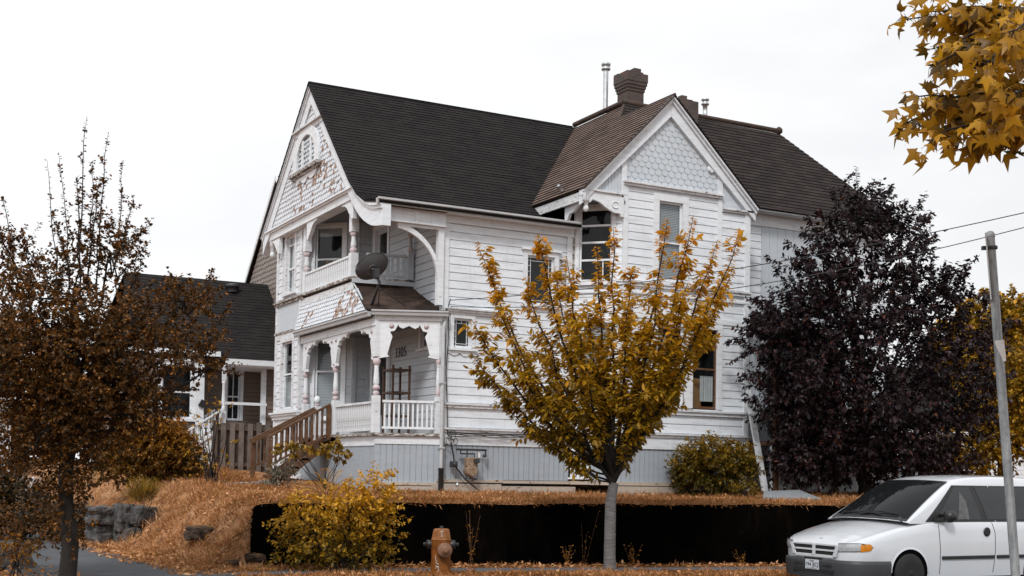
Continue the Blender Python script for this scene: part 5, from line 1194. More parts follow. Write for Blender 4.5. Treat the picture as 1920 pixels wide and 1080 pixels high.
# number plate
M['plate'] = plain('plate_face', (0.50, 0.52, 0.56), 0.5, 0.06, 10)
px0 = VX - .070; m = MB(); m.box(px0, px0 + .012, VY - .155, VY + .155, .245, .40); pl = m.build('number_plate', M['plate'], van)
m = MB(); m.box(px0 + .012, px0 + .04, VY - .19, VY + .19, .225, .43); m.build('plate_holder', M['blackplastic'], pl)
def ptext(body, size, y, z, mat, name):
    c = bpy.data.curves.new(name, 'FONT'); c.body = body; c.size = size; c.align_x = 'CENTER'; c.extrude = .0008
    o = bpy.data.objects.new(name, c); COL.objects.link(o); o.parent = pl; w = Matrix.Identity(4)
    X_, Y_ = Vector((0, -1, 0)), Vector((0, 0, 1)); Z_ = X_.cross(Y_)
    for i in range(3): w[i][0], w[i][1], w[i][2] = X_[i], Y_[i], Z_[i]
    w.translation = Vector((px0 - .003, y, z)) - Vector(wloc(pl)); o.matrix_local = w; c.materials.append(mat); to_mesh(o)
ptext('194 BCJ', .092, VY, .29, M['blackplastic'], 'plate_number'); ptext('Oregon', .032, VY, .37, M['blackplastic'], 'plate_state')
m = MB(); m.prism([(px0 - .002, VY - .13, .25), (px0 - .002, VY + .13, .25), (px0 - .002, VY + .10, .27), (px0 - .002, VY + .05, .26), (px0 - .002, VY - .02, .283), (px0 - .002, VY - .09, .265)], (.001, 0, 0)); m.build('plate_hills', plain('plate_grey', (0.25, 0.26, 0.30), .6), pl)
# hood emblem: a small ring
m = MB(); e0 = np.array([VX + .10, VY - .02, lp(.10, zC) + .004]); m.tube([e0 + np.array([.012 * math.cos(a), .03 * math.sin(a), .012 * math.cos(a)]) for a in np.linspace(0, 6.28, 12)], .004, 5); m.build('emblem', M['metal'], van)

# ---------------------------------------------------------------- brown neighbour house
NB = thing('brown_house', (9.8, 36.0, 1.6), 'brown wooden house with white trim and dark roof behind the white house', 'house')
M['brown'] = paint('brown_siding_paint', (0.150, 0.112, 0.092), peel=0.0, dirt=0.1); M['brown_sh'] = paint('grey_brown_shingle_paint', (0.20, 0.165, 0.145), peel=0.0, dirt=0.1)
nf = FR((0, 36.2, 0), (1, 0, 0), (0, -1, 0)); nb2 = FR((0, 37.4, 0), (1, 0, 0), (0, -1, 0)); ng = FR((11.92, 0, 0), (0, 1, 0), (-1, 0, 0))
NW = (8.02, 8.88, 3.1, 4.65); NW2 = (10.22, 10.62, 3.15, 4.6)
def npart(name, mat, fn): 
    m = MB(); fn(m)
    return [q.build(name, mat, NB) for q in islands(m)][0] if name in SPLIT | {'fascia', 'roof', 'porch_floor'} else m.build(name, mat, NB)
npart('siding', M['brown'], lambda m: (siding(m, FR((0, 36.25, 0), (1, 0, 0), (0, -1, 0)), 6.2, 9.1, 1.6, 5.0, [hh(NW)], 0.14), siding(m, nb2, 9.1, 11.3, 2.9, 5.0, [hh(NW2)], 0.14), siding(m, nf, 11.05, 12.3, 2.2, 5.0, (), 0.14), siding(m, FR((9.1, 0, 0), (0, 1, 0), (1, 0, 0)), 36.25, 37.4, 2.9, 5.0, (), .14)))
window(NB, FR((0, 36.25, 0), (1, 0, 0), (0, -1, 0)), *NW, case=0.13, rails=(0.5,), head=0.05, sill=0.07); window(NB, nb2, *NW2, case=0.10, rails=(0.5,), vbars=((.5, 0, 1),), head=0.08, sill=0.0)
npart('roof', M['roof'], lambda m: (roof(m, [(7.4, 39.0, 7.62), (12.4, 39.0, 7.62), (12.4, 36.2, 5.1), (6.9, 36.2, 5.1)], 0.15), roof(m, [(9.7, 36.3, 5.16), (12.3, 36.3, 5.16), (12.3, 35.6, 4.86), (9.7, 35.6, 4.86)], 0.15), roof(m, [(7.4, 39.0, 7.62), (12.4, 39.0, 7.62), (12.4, 42, 5.1), (6.9, 42, 5.1)], 0.3)))
npart('fascia', M['trim'], lambda m: (m.box(9.66, 12.3, 35.52, 35.58, 4.70, 4.86), m.box(6.4, 9.66, 36.10, 36.16, 4.95, 5.10), m.box(9.7, 12.3, 35.58, 37.4, 4.66, 4.70)))
npart('corner_board', M['trim'], lambda m: (fbox(m, nf, 10.92, 11.06, 2.9, 4.68, -.05, .05), fbox(m, FR((0, 36.25, 0), (1, 0, 0), (0, -1, 0)), 9.0, 9.14, 2.2, 4.95, -.05, .05), fbox(m, nf, 8.98, 9.20, 2.9, 4.7, .0, .1)))
npart('porch_floor', M['trim'], lambda m: (m.box(9.2, 11.0, 35.9, 37.4, 2.86, 2.98), m.box(9.6, 11.0, 35.85, 35.9, 3.55, 3.63)))
npart('porch_wall', M['brown'], lambda m: m.box(9.6, 11.0, 35.9, 36.0, 1.6, 2.86))
def npost(m):
    x, y = 9.72, 35.9; m.box(x - .06, x + .06, y - .06, y + .06, 2.98, 3.35); m.lathe((x, y, 3.35), [(.05, 0), (.075, .05), (.05, .12), (.062, .25), (.045, .8), (.07, .84), (.05, .9)], 12); m.box(x - .055, x + .055, y - .055, y + .055, 4.25, 4.68)
npart('porch_post', M['trim'], npost)
npart('mailbox', M['blackplastic'], lambda m: m.prism([(9.02, 36.08, 3.5), (9.16, 36.08, 3.42), (9.26, 36.08, 3.60), (9.12, 36.08, 3.68)], (0, -.06, 0)))
npart('gable_wall', M['brown_sh'], lambda m: scales(m, ng, [(35.9, 4.9), (42.0, 4.9), (42.0, 7.0), (38.2, 10.6), (36.0, 8.6)], 0.2, 0.16, False, 0.0))
npart('gable_roof', M['roof_mid'], lambda m: (roof(m, [(11.8, 38.05, 10.95), (18, 38.05, 10.95), (18, 42.6, 6.75), (11.8, 42.6, 6.75)], 0.3, thick=0.1), roof(m, [(11.8, 38.05, 10.95), (18, 38.05, 10.95), (18, 35.4, 8.3), (11.8, 35.4, 8.3)], 0.3, thick=0.1)))
npart('gable_fascia', M['trim'], lambda m: (m.prism([(11.77, 38.05, 10.82), (11.77, 42.65, 6.58), (11.77, 42.65, 6.76), (11.77, 38.05, 11.0)], (.05, 0, 0)), m.prism([(11.77, 38.05, 10.82), (11.77, 35.4, 8.17), (11.77, 35.4, 8.35), (11.77, 38.05, 11.0)], (.05, 0, 0))))
for px in (436, 330): 
    q = onY(px, 541 - (436 - px) * .05, 38.6); npart('roof_vent', M['dark_metal'], lambda m: m.lathe(q - np.array([0, 0, .12]), [(.18, 0), (.18, .14), (.22, .15), (.22, .24), (.1, .28)], 10))
# its stairs with white rails
nst = [(8.55, 35.9, 2.2), (9.66, 35.9, 3.45)]
m = MB()
for i in range(5): m.box(8.4 + .24 * i, 8.66 + .24 * i, 35.75, 36.6, 1.9 + .2 * i, 1.95 + .2 * i)
m.prism([(8.3, 35.74, 1.6), (9.6, 35.74, 1.6), (9.6, 35.74, 2.85), (8.3, 35.74, 1.9)], (0, .03, 0)); m.build('porch_steps', M['trim'], NB)
for y in (35.72, 36.65): railing('stair_railing', (8.36, y), (9.66, y), 1.95, 2.55, 8, M['trim'], zt2=0.86, w=0.05, root=NB)

# wooden board fence between the houses
wf = thing('board_fence', (9.8, 33.2, 1.5), 'weathered grey-brown fence of alternating upright boards between the two houses', 'fence')
M['fence'] = plain('weathered_fence_wood', (0.115, 0.098, 0.088), 0.85, 0.3, 3, 0, 0.3, 0.2, col2=(0.19, 0.155, 0.135)); M['fence_d'] = plain('darker_fence_wood', (0.085, 0.058, 0.045), 0.85, 0.3, 3)
m = MB()
for i, x in enumerate(np.arange(8.92, 10.4, .245)): m.box(x, x + .135, 33.12 + random.uniform(-.006, .006), 33.145, 1.4, 2.93 + random.uniform(-.02, .02))
m.build('front_boards', M['fence'], wf)
m = MB()
for x in np.arange(8.80, 10.4, .245): m.box(x - .01, x + .145, 33.23, 33.255, 1.4, 2.9)
m.build('back_boards', M['fence_d'], wf)
m = MB(); m.box(8.72, 10.4, 33.15, 33.22, 2.72, 2.82); m.box(8.72, 10.4, 33.15, 33.22, 1.75, 1.85); m.box(8.72, 8.83, 33.12, 33.23, 1.4, 2.98); m.build('rail', M['fence_d'], wf)
# low timber edging by the steps
m = MB(); a, b = onZ(408, 918, 1.34), onZ(470, 912, 1.36); a = np.array([7.35, 26.5, 1.28]); b = np.array([8.55, 27.0, 1.34]); m.bar(a, b, .18, .2); tmesh('timber_edging', m, M['rot'], 'dark timber edging beam in the grass below the porch stairs', 'beam')

# far left: picket fence and pale house
pk = thing('picket_fence', (4.4, 40.5, 0.4), 'white picket fence seen under the hawthorn branches at the far left', 'fence')
f0, f1 = onD(-20, 905, 40.0), onD(205, 893, 44.0)
f0[2] = 0.2; f1[2] = 0.2; nn_ = 44; dfx = (f1 - f0) / nn_; d2 = unit(dfx)
m0 = None
for i in range(nn_):
    p = f0 + dfx * i
    if m0 is None:
        k = MB(); q = [p, p + d2 * .09, p + d2 * .09 + [0, 0, 1.0], p + d2 * .045 + [0, 0, 1.12], p + [0, 0, 1.0]]; k.prism(q, (0.0, .03, 0)); m0 = k.build('picket', M['white'], pk); p0 = p
    else: c = m0.copy(); COL.objects.link(c); c.parent = pk; c.location = tuple(p - p0)
k = MB(); k.bar(f0 + [0, .05, .3], f1 + [0, .05, .3], .04, .08); k.bar(f0 + [0, .05, .8], f1 + [0, .05, .8], .04, .08)
for i in (0, 15, 30, 43): q = f0 + dfx * i; k.box(q[0] - .06, q[0] + .06, q[1] + .04, q[1] + .16, 0.1, 1.3)
k.build('rail', M['white'], pk)
def simple_house(name, x0, x1, y0, y1, z0, z1, rz, wall, roofm, label, along='x', win=()):
    h = thing(name, ((x0 + x1) / 2, y0, z0), label, 'house')
    ffr = FR((0, y0, 0), (1, 0, 0), (0, -1, 0)); lfr = FR((x0, 0, 0), (0, 1, 0), (-1, 0, 0))
    m = MB(); siding(m, ffr, x0, x1, z0, z1, [w for w in win], .2); siding(m, lfr, y0 + .07, y1, z0, z1, (), .2); m.box(x0 + .1, x1 - .1, y1 - .1, y1, z0, z1); m.box(x1 - .1, x1, y0 + .1, y1 - .1, z0, z1); m.build('wall', wall, h)
    m = MB(); e = .4
    if along == 'x':
        ym = (y0 + y1) / 2; roof(m, [(x0 - e, y0 - e, z1 - .1), (x1 + e, y0 - e, z1 - .1), (x1 + e, ym, rz), (x0 - e, ym, rz)], .25); roof(m, [(x0 - e, y1 + e, z1 - .1), (x1 + e, y1 + e, z1 - .1), (x1 + e, ym, rz), (x0 - e, ym, rz)], .25); m2 = MB(); m2.prism([(x0 + .01, y0, z1), (x0 + .01, y1, z1), (x0 + .01, ym, rz - .15)], (.1, 0, 0)); m2.prism([(x1 - .11, y0, z1), (x1 - .11, y1, z1), (x1 - .11, ym, rz - .15)], (.1, 0, 0)); m2.build('gable_wall', wall, h)
    m.build('roof', roofm, h)
    m = MB(); m.box(x0 - e, x1 + e, y0 - e - .03, y0 - e, z1 - .24, z1 - .08); m.build('fascia', M['trim'], h)
    for w in win: window(h, ffr, *w, case=.1, rails=(.5,), head=0.05, sill=.06)
    return h
simple_house('pale_house', -6.0, 5.2, 47, 55, 0.0, 4.2, 7.4, M['white'], M['roof_mid'], 'pale house almost hidden behind the hawthorn and the picket fence', 'x', ((3.0, 3.8, 1.9, 3.1), (4.2, 4.9, 1.9, 3.1)))
simple_house('grey_roofed_house', 36.0, 47.0, 38.5, 46, 0.6, 3.9, 6.9, M['white'], M['roof'], 'single storey house with a grey roof beyond the yellow tree at the right', 'x', ((38, 39, 1.8, 3.2), (41.5, 42.5, 1.8, 3.2)))
# side yard fence at the right end
rf = thing('side_fence', (24.5, 25.2, 1.2), 'pale board fence with a brown gate post behind the dark plum tree', 'fence')
m = MB(); vboards(m, FR((0, 25.4, 0), (1, 0, 0), (0, -1, 0)), 25.0, 27.6, 1.1, 2.2, .14, .02); m.build('boards', M['skirt'], rf)
m = MB(); m.box(24.8, 24.96, 25.3, 25.46, 1.1, 3.3); m.box(27.6, 27.74, 25.3, 25.46, 1.1, 2.5); m.build('post', M['stain'], rf)
# ================================================================= plants
OVAL = (np.array([[0, 0, 0], [.32, .85, .14], [.68, .72, .10], [1, 0, -.06], [.68, -.72, .10], [.32, -.85, .14]]), [(0, 1, 2, 3), (0, 3, 4, 5)])
BLADE = (np.array([[0, 0, 0], [.45, 1, .1], [1, 0, -.1], [.45, -1, .1]]), [(0, 1, 2), (0, 2, 3)])
def star_t():
    pts = [(0.0, 0, 0)]; ring = []
    for k, (ang, r) in enumerate(((-152, .52), (-118, .32), (-80, .80), (-42, .42), (0, 1.0), (42, .42), (80, .80), (118, .32), (152, .52), (180, .10))):
        a = math.radians(ang); ring.append((.32 + .68 * r * math.cos(a) * (1 if abs(ang) < 90 else .9), 1.35 * r * math.sin(a), -.42 * r * r + (.12 if r < .4 else 0)))
    P = [(.34, 0, .06)] + ring; n = len(ring)
    return np.array(P), [(0, 1 + i, 1 + (i + 1) % n) for i in range(n)]
STAR = star_t()
def nrmz(a): return a / (np.linalg.norm(a, axis=-1, keepdims=True) + 1e-9)
def leaf_mesh(name, P, D, Nn, L, W, tint, mat, parent=None, shape=OVAL, off=None):
    T, faces = shape; n = len(P); D = nrmz(D); S = nrmz(np.cross(D, Nn)); Nn = np.cross(S, D)
    L = np.broadcast_to(np.asarray(L, float), (n,)); W = np.broadcast_to(np.asarray(W, float), (n,))
    V = P[:, None, :] + D[:, None, :] * (L[:, None] * T[None, :, 0])[..., None] + S[:, None, :] * (W[:, None] * .5 * T[None, :, 1])[..., None] + Nn[:, None, :] * (W[:, None] * T[None, :, 2])[..., None]
    if parent is not None: V = V - wloc(parent)
    k = len(T); V = V.reshape(-1, 3); fl = [len(f) for f in faces]; idx = np.concatenate([np.array(f) for f in faces])
    allidx = (np.arange(n)[:, None] * k + idx[None]).reshape(-1); tot = np.tile(fl, n); start = np.concatenate([[0], np.cumsum(tot)[:-1]])
    me = bpy.data.meshes.new(name); me.vertices.add(len(V)); me.vertices.foreach_set('co', V.astype(np.float32).ravel())
    me.loops.add(len(allidx)); me.loops.foreach_set('vertex_index', allidx.astype(np.int32)); me.polygons.add(len(tot)); me.polygons.foreach_set('loop_start', start.astype(np.int32)); me.polygons.foreach_set('loop_total', tot.astype(np.int32))
    me.update(calc_edges=True); a = me.attributes.new('tint', 'FLOAT', 'POINT'); a.data.foreach_set('value', np.repeat(np.clip(tint, 0, 1), k).astype(np.float32))
    me.materials.append(mat); o = bpy.data.objects.new(name, me); COL.objects.link(o)
    if parent is not None: o.parent = parent
    return o
BAS = np.stack([RGT, UPV, FWD])
def lobe(px, py, depth, rx, ry, rd): return (onD(px, py, depth), np.array([rx * depth / F_PX, ry * depth / F_PX, rd]))
class Leaves:
    def __init__(self, seed): self.r = np.random.default_rng(seed); self.P = []; self.D = []; self.N = []; self.L = []; self.W = []; self.seg = []
    def along(self, A, dirs, tl, per, L, W, droop, t0=0.12, spread=.9, fwd=.55):
        r = self.r; n = len(A); t = t0 + (1 - t0) * r.random((n, per)); B = A[:, None] + dirs[:, None] * (tl[:, None] * t)[..., None]
        R = r.normal(size=(n, per, 3)); R = R - dirs[:, None] * (R * dirs[:, None]).sum(-1, keepdims=True); R = nrmz(R)
        D = nrmz(dirs[:, None] * fwd + R * spread + np.array([0, 0, -droop])); Nn = nrmz(np.array([0, 0, 1.0]) + r.normal(size=(n, per, 3)) * .45)
        self.P.append(B.reshape(-1, 3)); self.D.append(D.reshape(-1, 3)); self.N.append(Nn.reshape(-1, 3)); m = n * per
        s = r.uniform(.72, 1.2, m); self.L.append(L * s); self.W.append(W * s * r.uniform(.85, 1.15, m))
    def lobes(self, lobes, ntw, per, tl, L, W, up=.35, droop=.35, inner=2.4, flat=None):
        r = self.r; w = np.array([l[1][0] * l[1][1] + .3 * l[1][0] * l[1][2] for l in lobes]); ids = r.choice(len(lobes), ntw, p=w / w.sum())
        C = np.array([l[0] for l in lobes])[ids]; Rr = np.array([l[1] for l in lobes])[ids]; d = nrmz(r.normal(size=(ntw, 3))); rad = r.random(ntw) ** (1 / inner)
        A = C + ((d * Rr) * rad[:, None]) @ BAS; out = nrmz((d * Rr) @ BAS)
        dirs = nrmz(out * .8 + np.array([0, 0, up]) + r.normal(size=(ntw, 3)) * .45); tls = tl * r.uniform(.55, 1.25, ntw)
        self.along(A, dirs, tls, per, L, W, droop); self.seg.append((A, A + dirs * tls[:, None]))
    def shoot(self, pts, per_m, L, W, droop, t0=.0, taper=True, twigs=0, twl=.35, twper=10):
        r = self.r; P = np.array(pts); seg = np.linalg.norm(np.diff(P, axis=0), axis=1); cum = np.concatenate([[0], np.cumsum(seg)]); tot = cum[-1]; n = max(3, int(per_m * tot * (1 - t0)))
        s = (t0 + (1 - t0) * (np.arange(n) + r.random(n)) / n) * tot; B = np.stack([np.interp(s, cum, P[:, k]) for k in range(3)], 1); e = .02 * tot
        d = nrmz(np.stack([np.interp(np.minimum(s + e, tot), cum, P[:, k]) - np.interp(np.maximum(s - e, 0), cum, P[:, k]) for k in range(3)], 1))
        R = r.normal(size=(n, 3)); R = nrmz(R - d * (R * d).sum(-1, keepdims=True)); D = nrmz(d * .45 + R * .9 + np.array([0, 0, -droop])); sc_ = r.uniform(.75, 1.15, n) * (1 - .35 * (s / tot) ** 3 if taper else 1)
        self.P.append(B + R * .008); self.D.append(D); self.N.append(nrmz(np.array([0, 0, 1.0]) + r.normal(size=(n, 3)) * .4)); self.L.append(L * sc_); self.W.append(W * sc_)
        if twigs:
            q = (max(t0, .12) + (.94 - max(t0, .12)) * r.random(twigs)) * tot; A = np.stack([np.interp(q, cum, P[:, k]) for k in range(3)], 1); d2 = nrmz(np.stack([np.interp(np.minimum(q + e, tot), cum, P[:, k]) - np.interp(q, cum, P[:, k]) for k in range(3)], 1))
            dirs = nrmz(d2 * .75 + nrmz(r.normal(size=(twigs, 3))) * .85 + np.array([0, 0, .25])); tl = twl * r.uniform(.6, 1.4, twigs) * (1.15 - .70 * q / tot)
            self.along(A, dirs, tl, twper, L, W, droop); self.seg.append((A, A + dirs * tl[:, None]))
    def build(self, name, mat, parent, tintf=None, shape=OVAL, keep=None):
        P, D, Nn, L, W = (np.concatenate(x) for x in (self.P, self.D, self.N, self.L, self.W))
        if keep is not None:
            k = keep(P); P, D, Nn, L, W = P[k], D[k], Nn[k], L[k], W[k]
        t = self.r.normal(.5, .2, len(P)) if tintf is None else tintf(P, self.r); return leaf_mesh(name, P, D, Nn, L, W, t, mat, parent, shape)
    def twigs(self, m, r0=.006, maxn=400):
        A = np.concatenate([s[0] for s in self.seg]); B = np.concatenate([s[1] for s in self.seg]); idx = self.r.permutation(len(A))[:maxn]
        for i in idx: m.tube([A[i], B[i]], [r0, r0 * .4], 3, False)
def near(lobes, p): return min((l[0] for l in lobes), key=lambda c: np.linalg.norm(c - p))
def bez(a, b, c, n=9): return [V3(a) * (1 - t) ** 2 + 2 * V3(b) * t * (1 - t) + V3(c) * t * t for t in np.linspace(0, 1, n)]
def wobble(pts, amp, seed):
    r = np.random.default_rng(seed); return [p + (r.normal(size=3) * amp if 0 < i < len(pts) - 1 else 0) for i, p in enumerate(pts)]
def taper(r0, r1, n, k=.8): return [r1 + (r0 - r1) * (1 - i / (n - 1)) ** k for i in range(n)]

M['bark_grey'] = plain('grey_cherry_bark', (0.20, 0.185, 0.18), 0.8, 0.3, 6, 0, 0.4)
def bandbark():
    m, nt, n, l, p = newmat('banded_cherry_bark'); a = noise(nt, 7, 5, .65, (1, 1, 9)); c = ramp(nt, a, [(.3, (.055, .05, .05)), (.5, (.115, .108, .106)), (.7, (.20, .19, .188))]); l.new(c, p.inputs['Base Color']); p.inputs['Roughness'].default_value = .75; bump(nt, p, a, .6, .02); return m
M['bark_band'] = bandbark()
M['bark_dark'] = plain('dark_bark', (0.018, 0.014, 0.012), 0.9, 0.4, 7, 0, 0.6)
LM = {}
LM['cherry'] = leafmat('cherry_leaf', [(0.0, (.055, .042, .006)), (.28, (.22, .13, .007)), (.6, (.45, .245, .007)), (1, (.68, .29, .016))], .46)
LM['plum'] = leafmat('plum_leaf', [(0.0, (.006, .004, .005)), (.5, (.018, .010, .012)), (.85, (.046, .024, .027)), (1, (.085, .024, .014))], .08, .45, .22)
LM['hawthorn'] = leafmat('hawthorn_leaf', [(0.0, (.030, .024, .010)), (.4, (.080, .036, .008)), (.72, (.18, .068, .010)), (1, (.34, .13, .014))], .22)
LM['gum'] = leafmat('sweetgum_leaf', [(0.0, (.075, .042, .004)), (.5, (.31, .15, .005)), (1, (.60, .31, .015))], .45, .45, .35)
LM['yellow'] = leafmat('yellow_bush_leaf', [(0.0, (.08, .06, .008)), (.4, (.28, .16, .008)), (.7, (.52, .26, .010)), (1, (.68, .36, .03))], .3)
LM['olive'] = leafmat('olive_bush_leaf', [(0.0, (.035, .035, .007)), (.5, (.13, .085, .005)), (1, (.30, .16, .010))], .28)
LM['rust'] = leafmat('rusty_bush_leaf', [(0.0, (.05, .035, .008)), (.5, (.22, .095, .009)), (1, (.50, .20, .014))], .28)
LM['grey'] = leafmat('grey_green_leaf', [(0.0, (.06, .055, .04)), (.5, (.16, .14, .10)), (1, (.26, .22, .13))], .2)
LM['grass'] = leafmat('dry_grass_blade', [(0.0, (.10, .038, .012)), (.35, (.30, .125, .04)), (.7, (.50, .25, .11)), (.9, (.66, .40, .22)), (1, (.20, .14, .025))], .25, .7, .15)

# ---- young cherry on the verge
cz = hitg(1144, 1072); cd = float((cz - EYEP) @ FWD)
CH = thing('cherry_tree', cz, 'young cherry tree with upright branches of orange-green leaves and a pale banded trunk', 'tree')
fork = onD(1151, 905, cd)
m = MB(); tp = [cz - [0, 0, .05], onD(1143, 1040, cd), onD(1144, 985, cd), onD(1145, 940, cd), fork]; m.tube(tp, [.112, .098, .094, .090, .080], 16); m.build('trunk', M['bark_band'], CH)
tips = [(893, 455, .3), (885, 600, -.4), (882, 660, .5), (925, 560, -.9), (985, 520, .9), (1008, 440, -.2), (1040, 500, 1.1), (1062, 480, -1.0), (1118, 462, .6), (1150, 425, -.3), (1185, 500, 1.2), (1180, 560, -1.3), (1252, 410, .4), (1240, 520, -.8), (1300, 405, .0), (1290, 530, -1.1), (1345, 450, .8), (1388, 428, -.3), (1375, 500, .6), (1330, 560, -.7), (955, 660, -1.1), (930, 735, .4), (975, 790, -.5), (1010, 620, 1.2), (1080, 600, -1.4), (1120, 640, 1.4), (1265, 640, 1.2), (1235, 690, -1.0), (1270, 700, .3), (1195, 760, -.9), (1090, 740, -1.0), (1030, 720, 1.0), (1055, 840, -.6), (1190, 830, .7), (1150, 700, 1.3), (1100, 560, .2), (1210, 600, .1)]
lv = Leaves(31); m = MB()
for i, (x, y, dd) in enumerate(tips):
    tip = onD(x, y, cd + dd); low_ = fork + np.array([0, 0, RNG.uniform(-.05, .25)]); v = tip - low_; hor = v * [1, 1, 0]
    ctl = low_ + v * .5 + hor * .16 - np.array([0, 0, .10 * np.linalg.norm(hor)]); P = wobble(bez(low_, ctl, tip, 10), .022, i); m.tube(P, taper(.036 if y < 700 else .02, .004, 10), 6, False)
    lv.shoot(P, 92, .135, .058, .6, t0=.26, twigs=22 if y < 700 else 6, twl=.46, twper=18)
lv.twigs(m, .005, 260); m.build('branch', M['bark_dark'], CH)
zl, zh = cz[2] + 1.3, cz[2] + 5.8
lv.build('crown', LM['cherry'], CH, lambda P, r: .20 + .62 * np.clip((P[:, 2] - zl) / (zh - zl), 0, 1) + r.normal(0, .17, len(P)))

# ---- purple plum on the lawn
pz = np.array(onY(1622, 930, 21.6)); pz[2] = float(gz_at(pz[0], pz[1])); pdp = float((pz - EYEP) @ FWD)
PL = thing('plum_tree', pz, 'large purple-leaved plum tree with an almost black crown on the right of the lawn', 'tree')
pl_l = [(1600, 470, 62, 120), (1640, 400, 40, 45), (1690, 470, 50, 85), (1545, 520, 60, 80), (1480, 590, 70, 55), (1440, 640, 50, 45), (1600, 620, 130, 110), (1725, 570, 70, 95), (1800, 560, 30, 50), (1770, 680, 85, 95), (1500, 720, 95, 90), (1620, 760, 160, 100), (1465, 760, 35, 55), (1790, 800, 60, 55), (1660, 840, 140, 50), (1520, 830, 75, 55), (1485, 840, 30, 36), (1850, 640, 34, 34), (1845, 740, 36, 50)]
PLb = [lobe(x, y, pdp + RNG.uniform(-.4, .4), rx * .86, ry * .88, min(2.2, rx / 60 * 1.1)) for x, y, rx, ry in pl_l]
lv = Leaves(41); lv.lobes(PLb, 2700, 16, .46, .118, .064, .3, .5, 2.2); lv.lobes([(c, r_ * .8) for c, r_ in PLb], 800, 16, .42, .125, .07, .2, .5, 1.3); lv.lobes([lobe(x, y, pdp, rx, ry, 1.2) for x, y, rx, ry in ((1560, 875, 55, 32), (1690, 885, 70, 26), (1480, 875, 40, 30), (1760, 870, 50, 24))], 420, 14, .4, .11, .06, .0, .6)
m = MB(); hub = onD(1618, 850, pdp); m.tube([pz - [0, 0, .05], onD(1622, 905, pdp), hub], [.17, .145, .13], 12)
m.build('trunk', M['bark_dark'], PL); m = MB()
for i, (c, r_) in enumerate(PLb): P = wobble(bez(hub, (hub + c) / 2 + [0, 0, .2], c, 7), .06, i); m.tube(P, taper(.06, .012, 7), 6, False)
for i, (x0, y0, x1, y1) in enumerate([(1590, 440, 1592, 325), (1612, 420, 1606, 312), (1650, 420, 1655, 355), (1690, 440, 1738, 365), (1700, 460, 1745, 400), (1560, 440, 1535, 395), (1780, 560, 1832, 482), (1790, 560, 1800, 505), (1460, 620, 1362, 640), (1450, 640, 1362, 685), (1470, 590, 1398, 560), (1480, 560, 1440, 480), (1540, 460, 1512, 400), (1460, 760, 1425, 780), (1820, 640, 1880, 650), (1820, 700, 1868, 720), (1800, 780, 1880, 790), (1720, 500, 1728, 440), (1850, 640, 1905, 600), (1855, 720, 1900, 700), (1840, 600, 1850, 545), (1500, 640, 1418, 598), (1480, 700, 1380, 712), (1450, 780, 1395, 742), (1530, 500, 1470, 452), (1570, 430, 1560, 352), (1630, 420, 1640, 338), (1670, 440, 1700, 372), (1720, 470, 1752, 442), (1760, 560, 1778, 500), (1545, 470, 1500, 430)]):
    a, b = onD(x0, y0, pdp - .3), onD(x1, y1, pdp + RNG.uniform(-.7, .5)); P = wobble(bez(a, (a + b) / 2 + [0, 0, .1], b, 6), .02, i + 90); m.tube(P, taper(.012, .003, 6), 4, False); m.tube([near(PLb, a), a], [.016, .012], 4, False); lv.shoot(P, 60, .11, .060, .55, twigs=7, twl=.26, twper=9)
lv.twigs(m, .006, 300); m.build('branch', M['bark_dark'], PL); lv.build('crown', LM['plum'], PL, lambda P, r: r.normal(.45, .24, len(P)) + .30 * (r.random(len(P)) < .04))

# ---- hawthorn at the left by the path
hz = np.array(onZ(124, 1094, 0.15)); hd_ = float((hz - EYEP) @ FWD)
HW = thing('hawthorn_tree', hz, 'tall rusty brown small-leaved tree with upright twigs beside the path at the left', 'tree')
hl = [(150, 640, 150, 95), (75, 560, 80, 90), (250, 610, 100, 75), (345, 565, 50, 38), (330, 660, 75, 50), (50, 690, 100, 100), (190, 730, 170, 80), (90, 800, 130, 65), (30, 500, 40, 60), (150, 500, 45, 70), (205, 470, 42, 65), (-50, 620, 90, 130), (265, 760, 70, 50), (20, 860, 70, 40), (180, 830, 60, 40), (395, 690, 30, 30)]
HWb = [lobe(x, y, hd_ + RNG.uniform(-.35, .35), rx * .85, ry * .82, min(1.2, rx / 90)) for x, y, rx, ry in hl]
lv = Leaves(51); lv.lobes(HWb, 2500, 20, .32, .047, .036, .25, .15, 1.7); lv.lobes([lobe(150, 680, hd_ + .2, 130, 75, .5), lobe(60, 740, hd_ + .2, 90, 80, .5), lobe(180, 770, hd_ + .2, 110, 60, .5), lobe(40, 640, hd_ + .2, 70, 60, .4)], 950, 20, .34, .050, .038, .1, .2, 1.5)
hub = onD(132, 800, hd_); m = MB(); m.tube(wobble([hz - [0, 0, .1], onD(128, 1020, hd_), onD(124, 940, hd_), onD(128, 870, hd_), hub, onD(126, 700, hd_), onD(140, 560, hd_)], .012, 3), [.125, .105, .10, .095, .085, .06, .03], 12); m.build('trunk', M['bark_dark'], HW); m = MB()
for i, (c, r_) in enumerate(HWb): P = wobble(bez(hub + [0, 0, RNG.uniform(-.3, .8)], (hub + c) / 2 + [0, 0, -.1], c, 7), .05, i + 20); m.tube(P, taper(.035, .008, 7), 5, False)
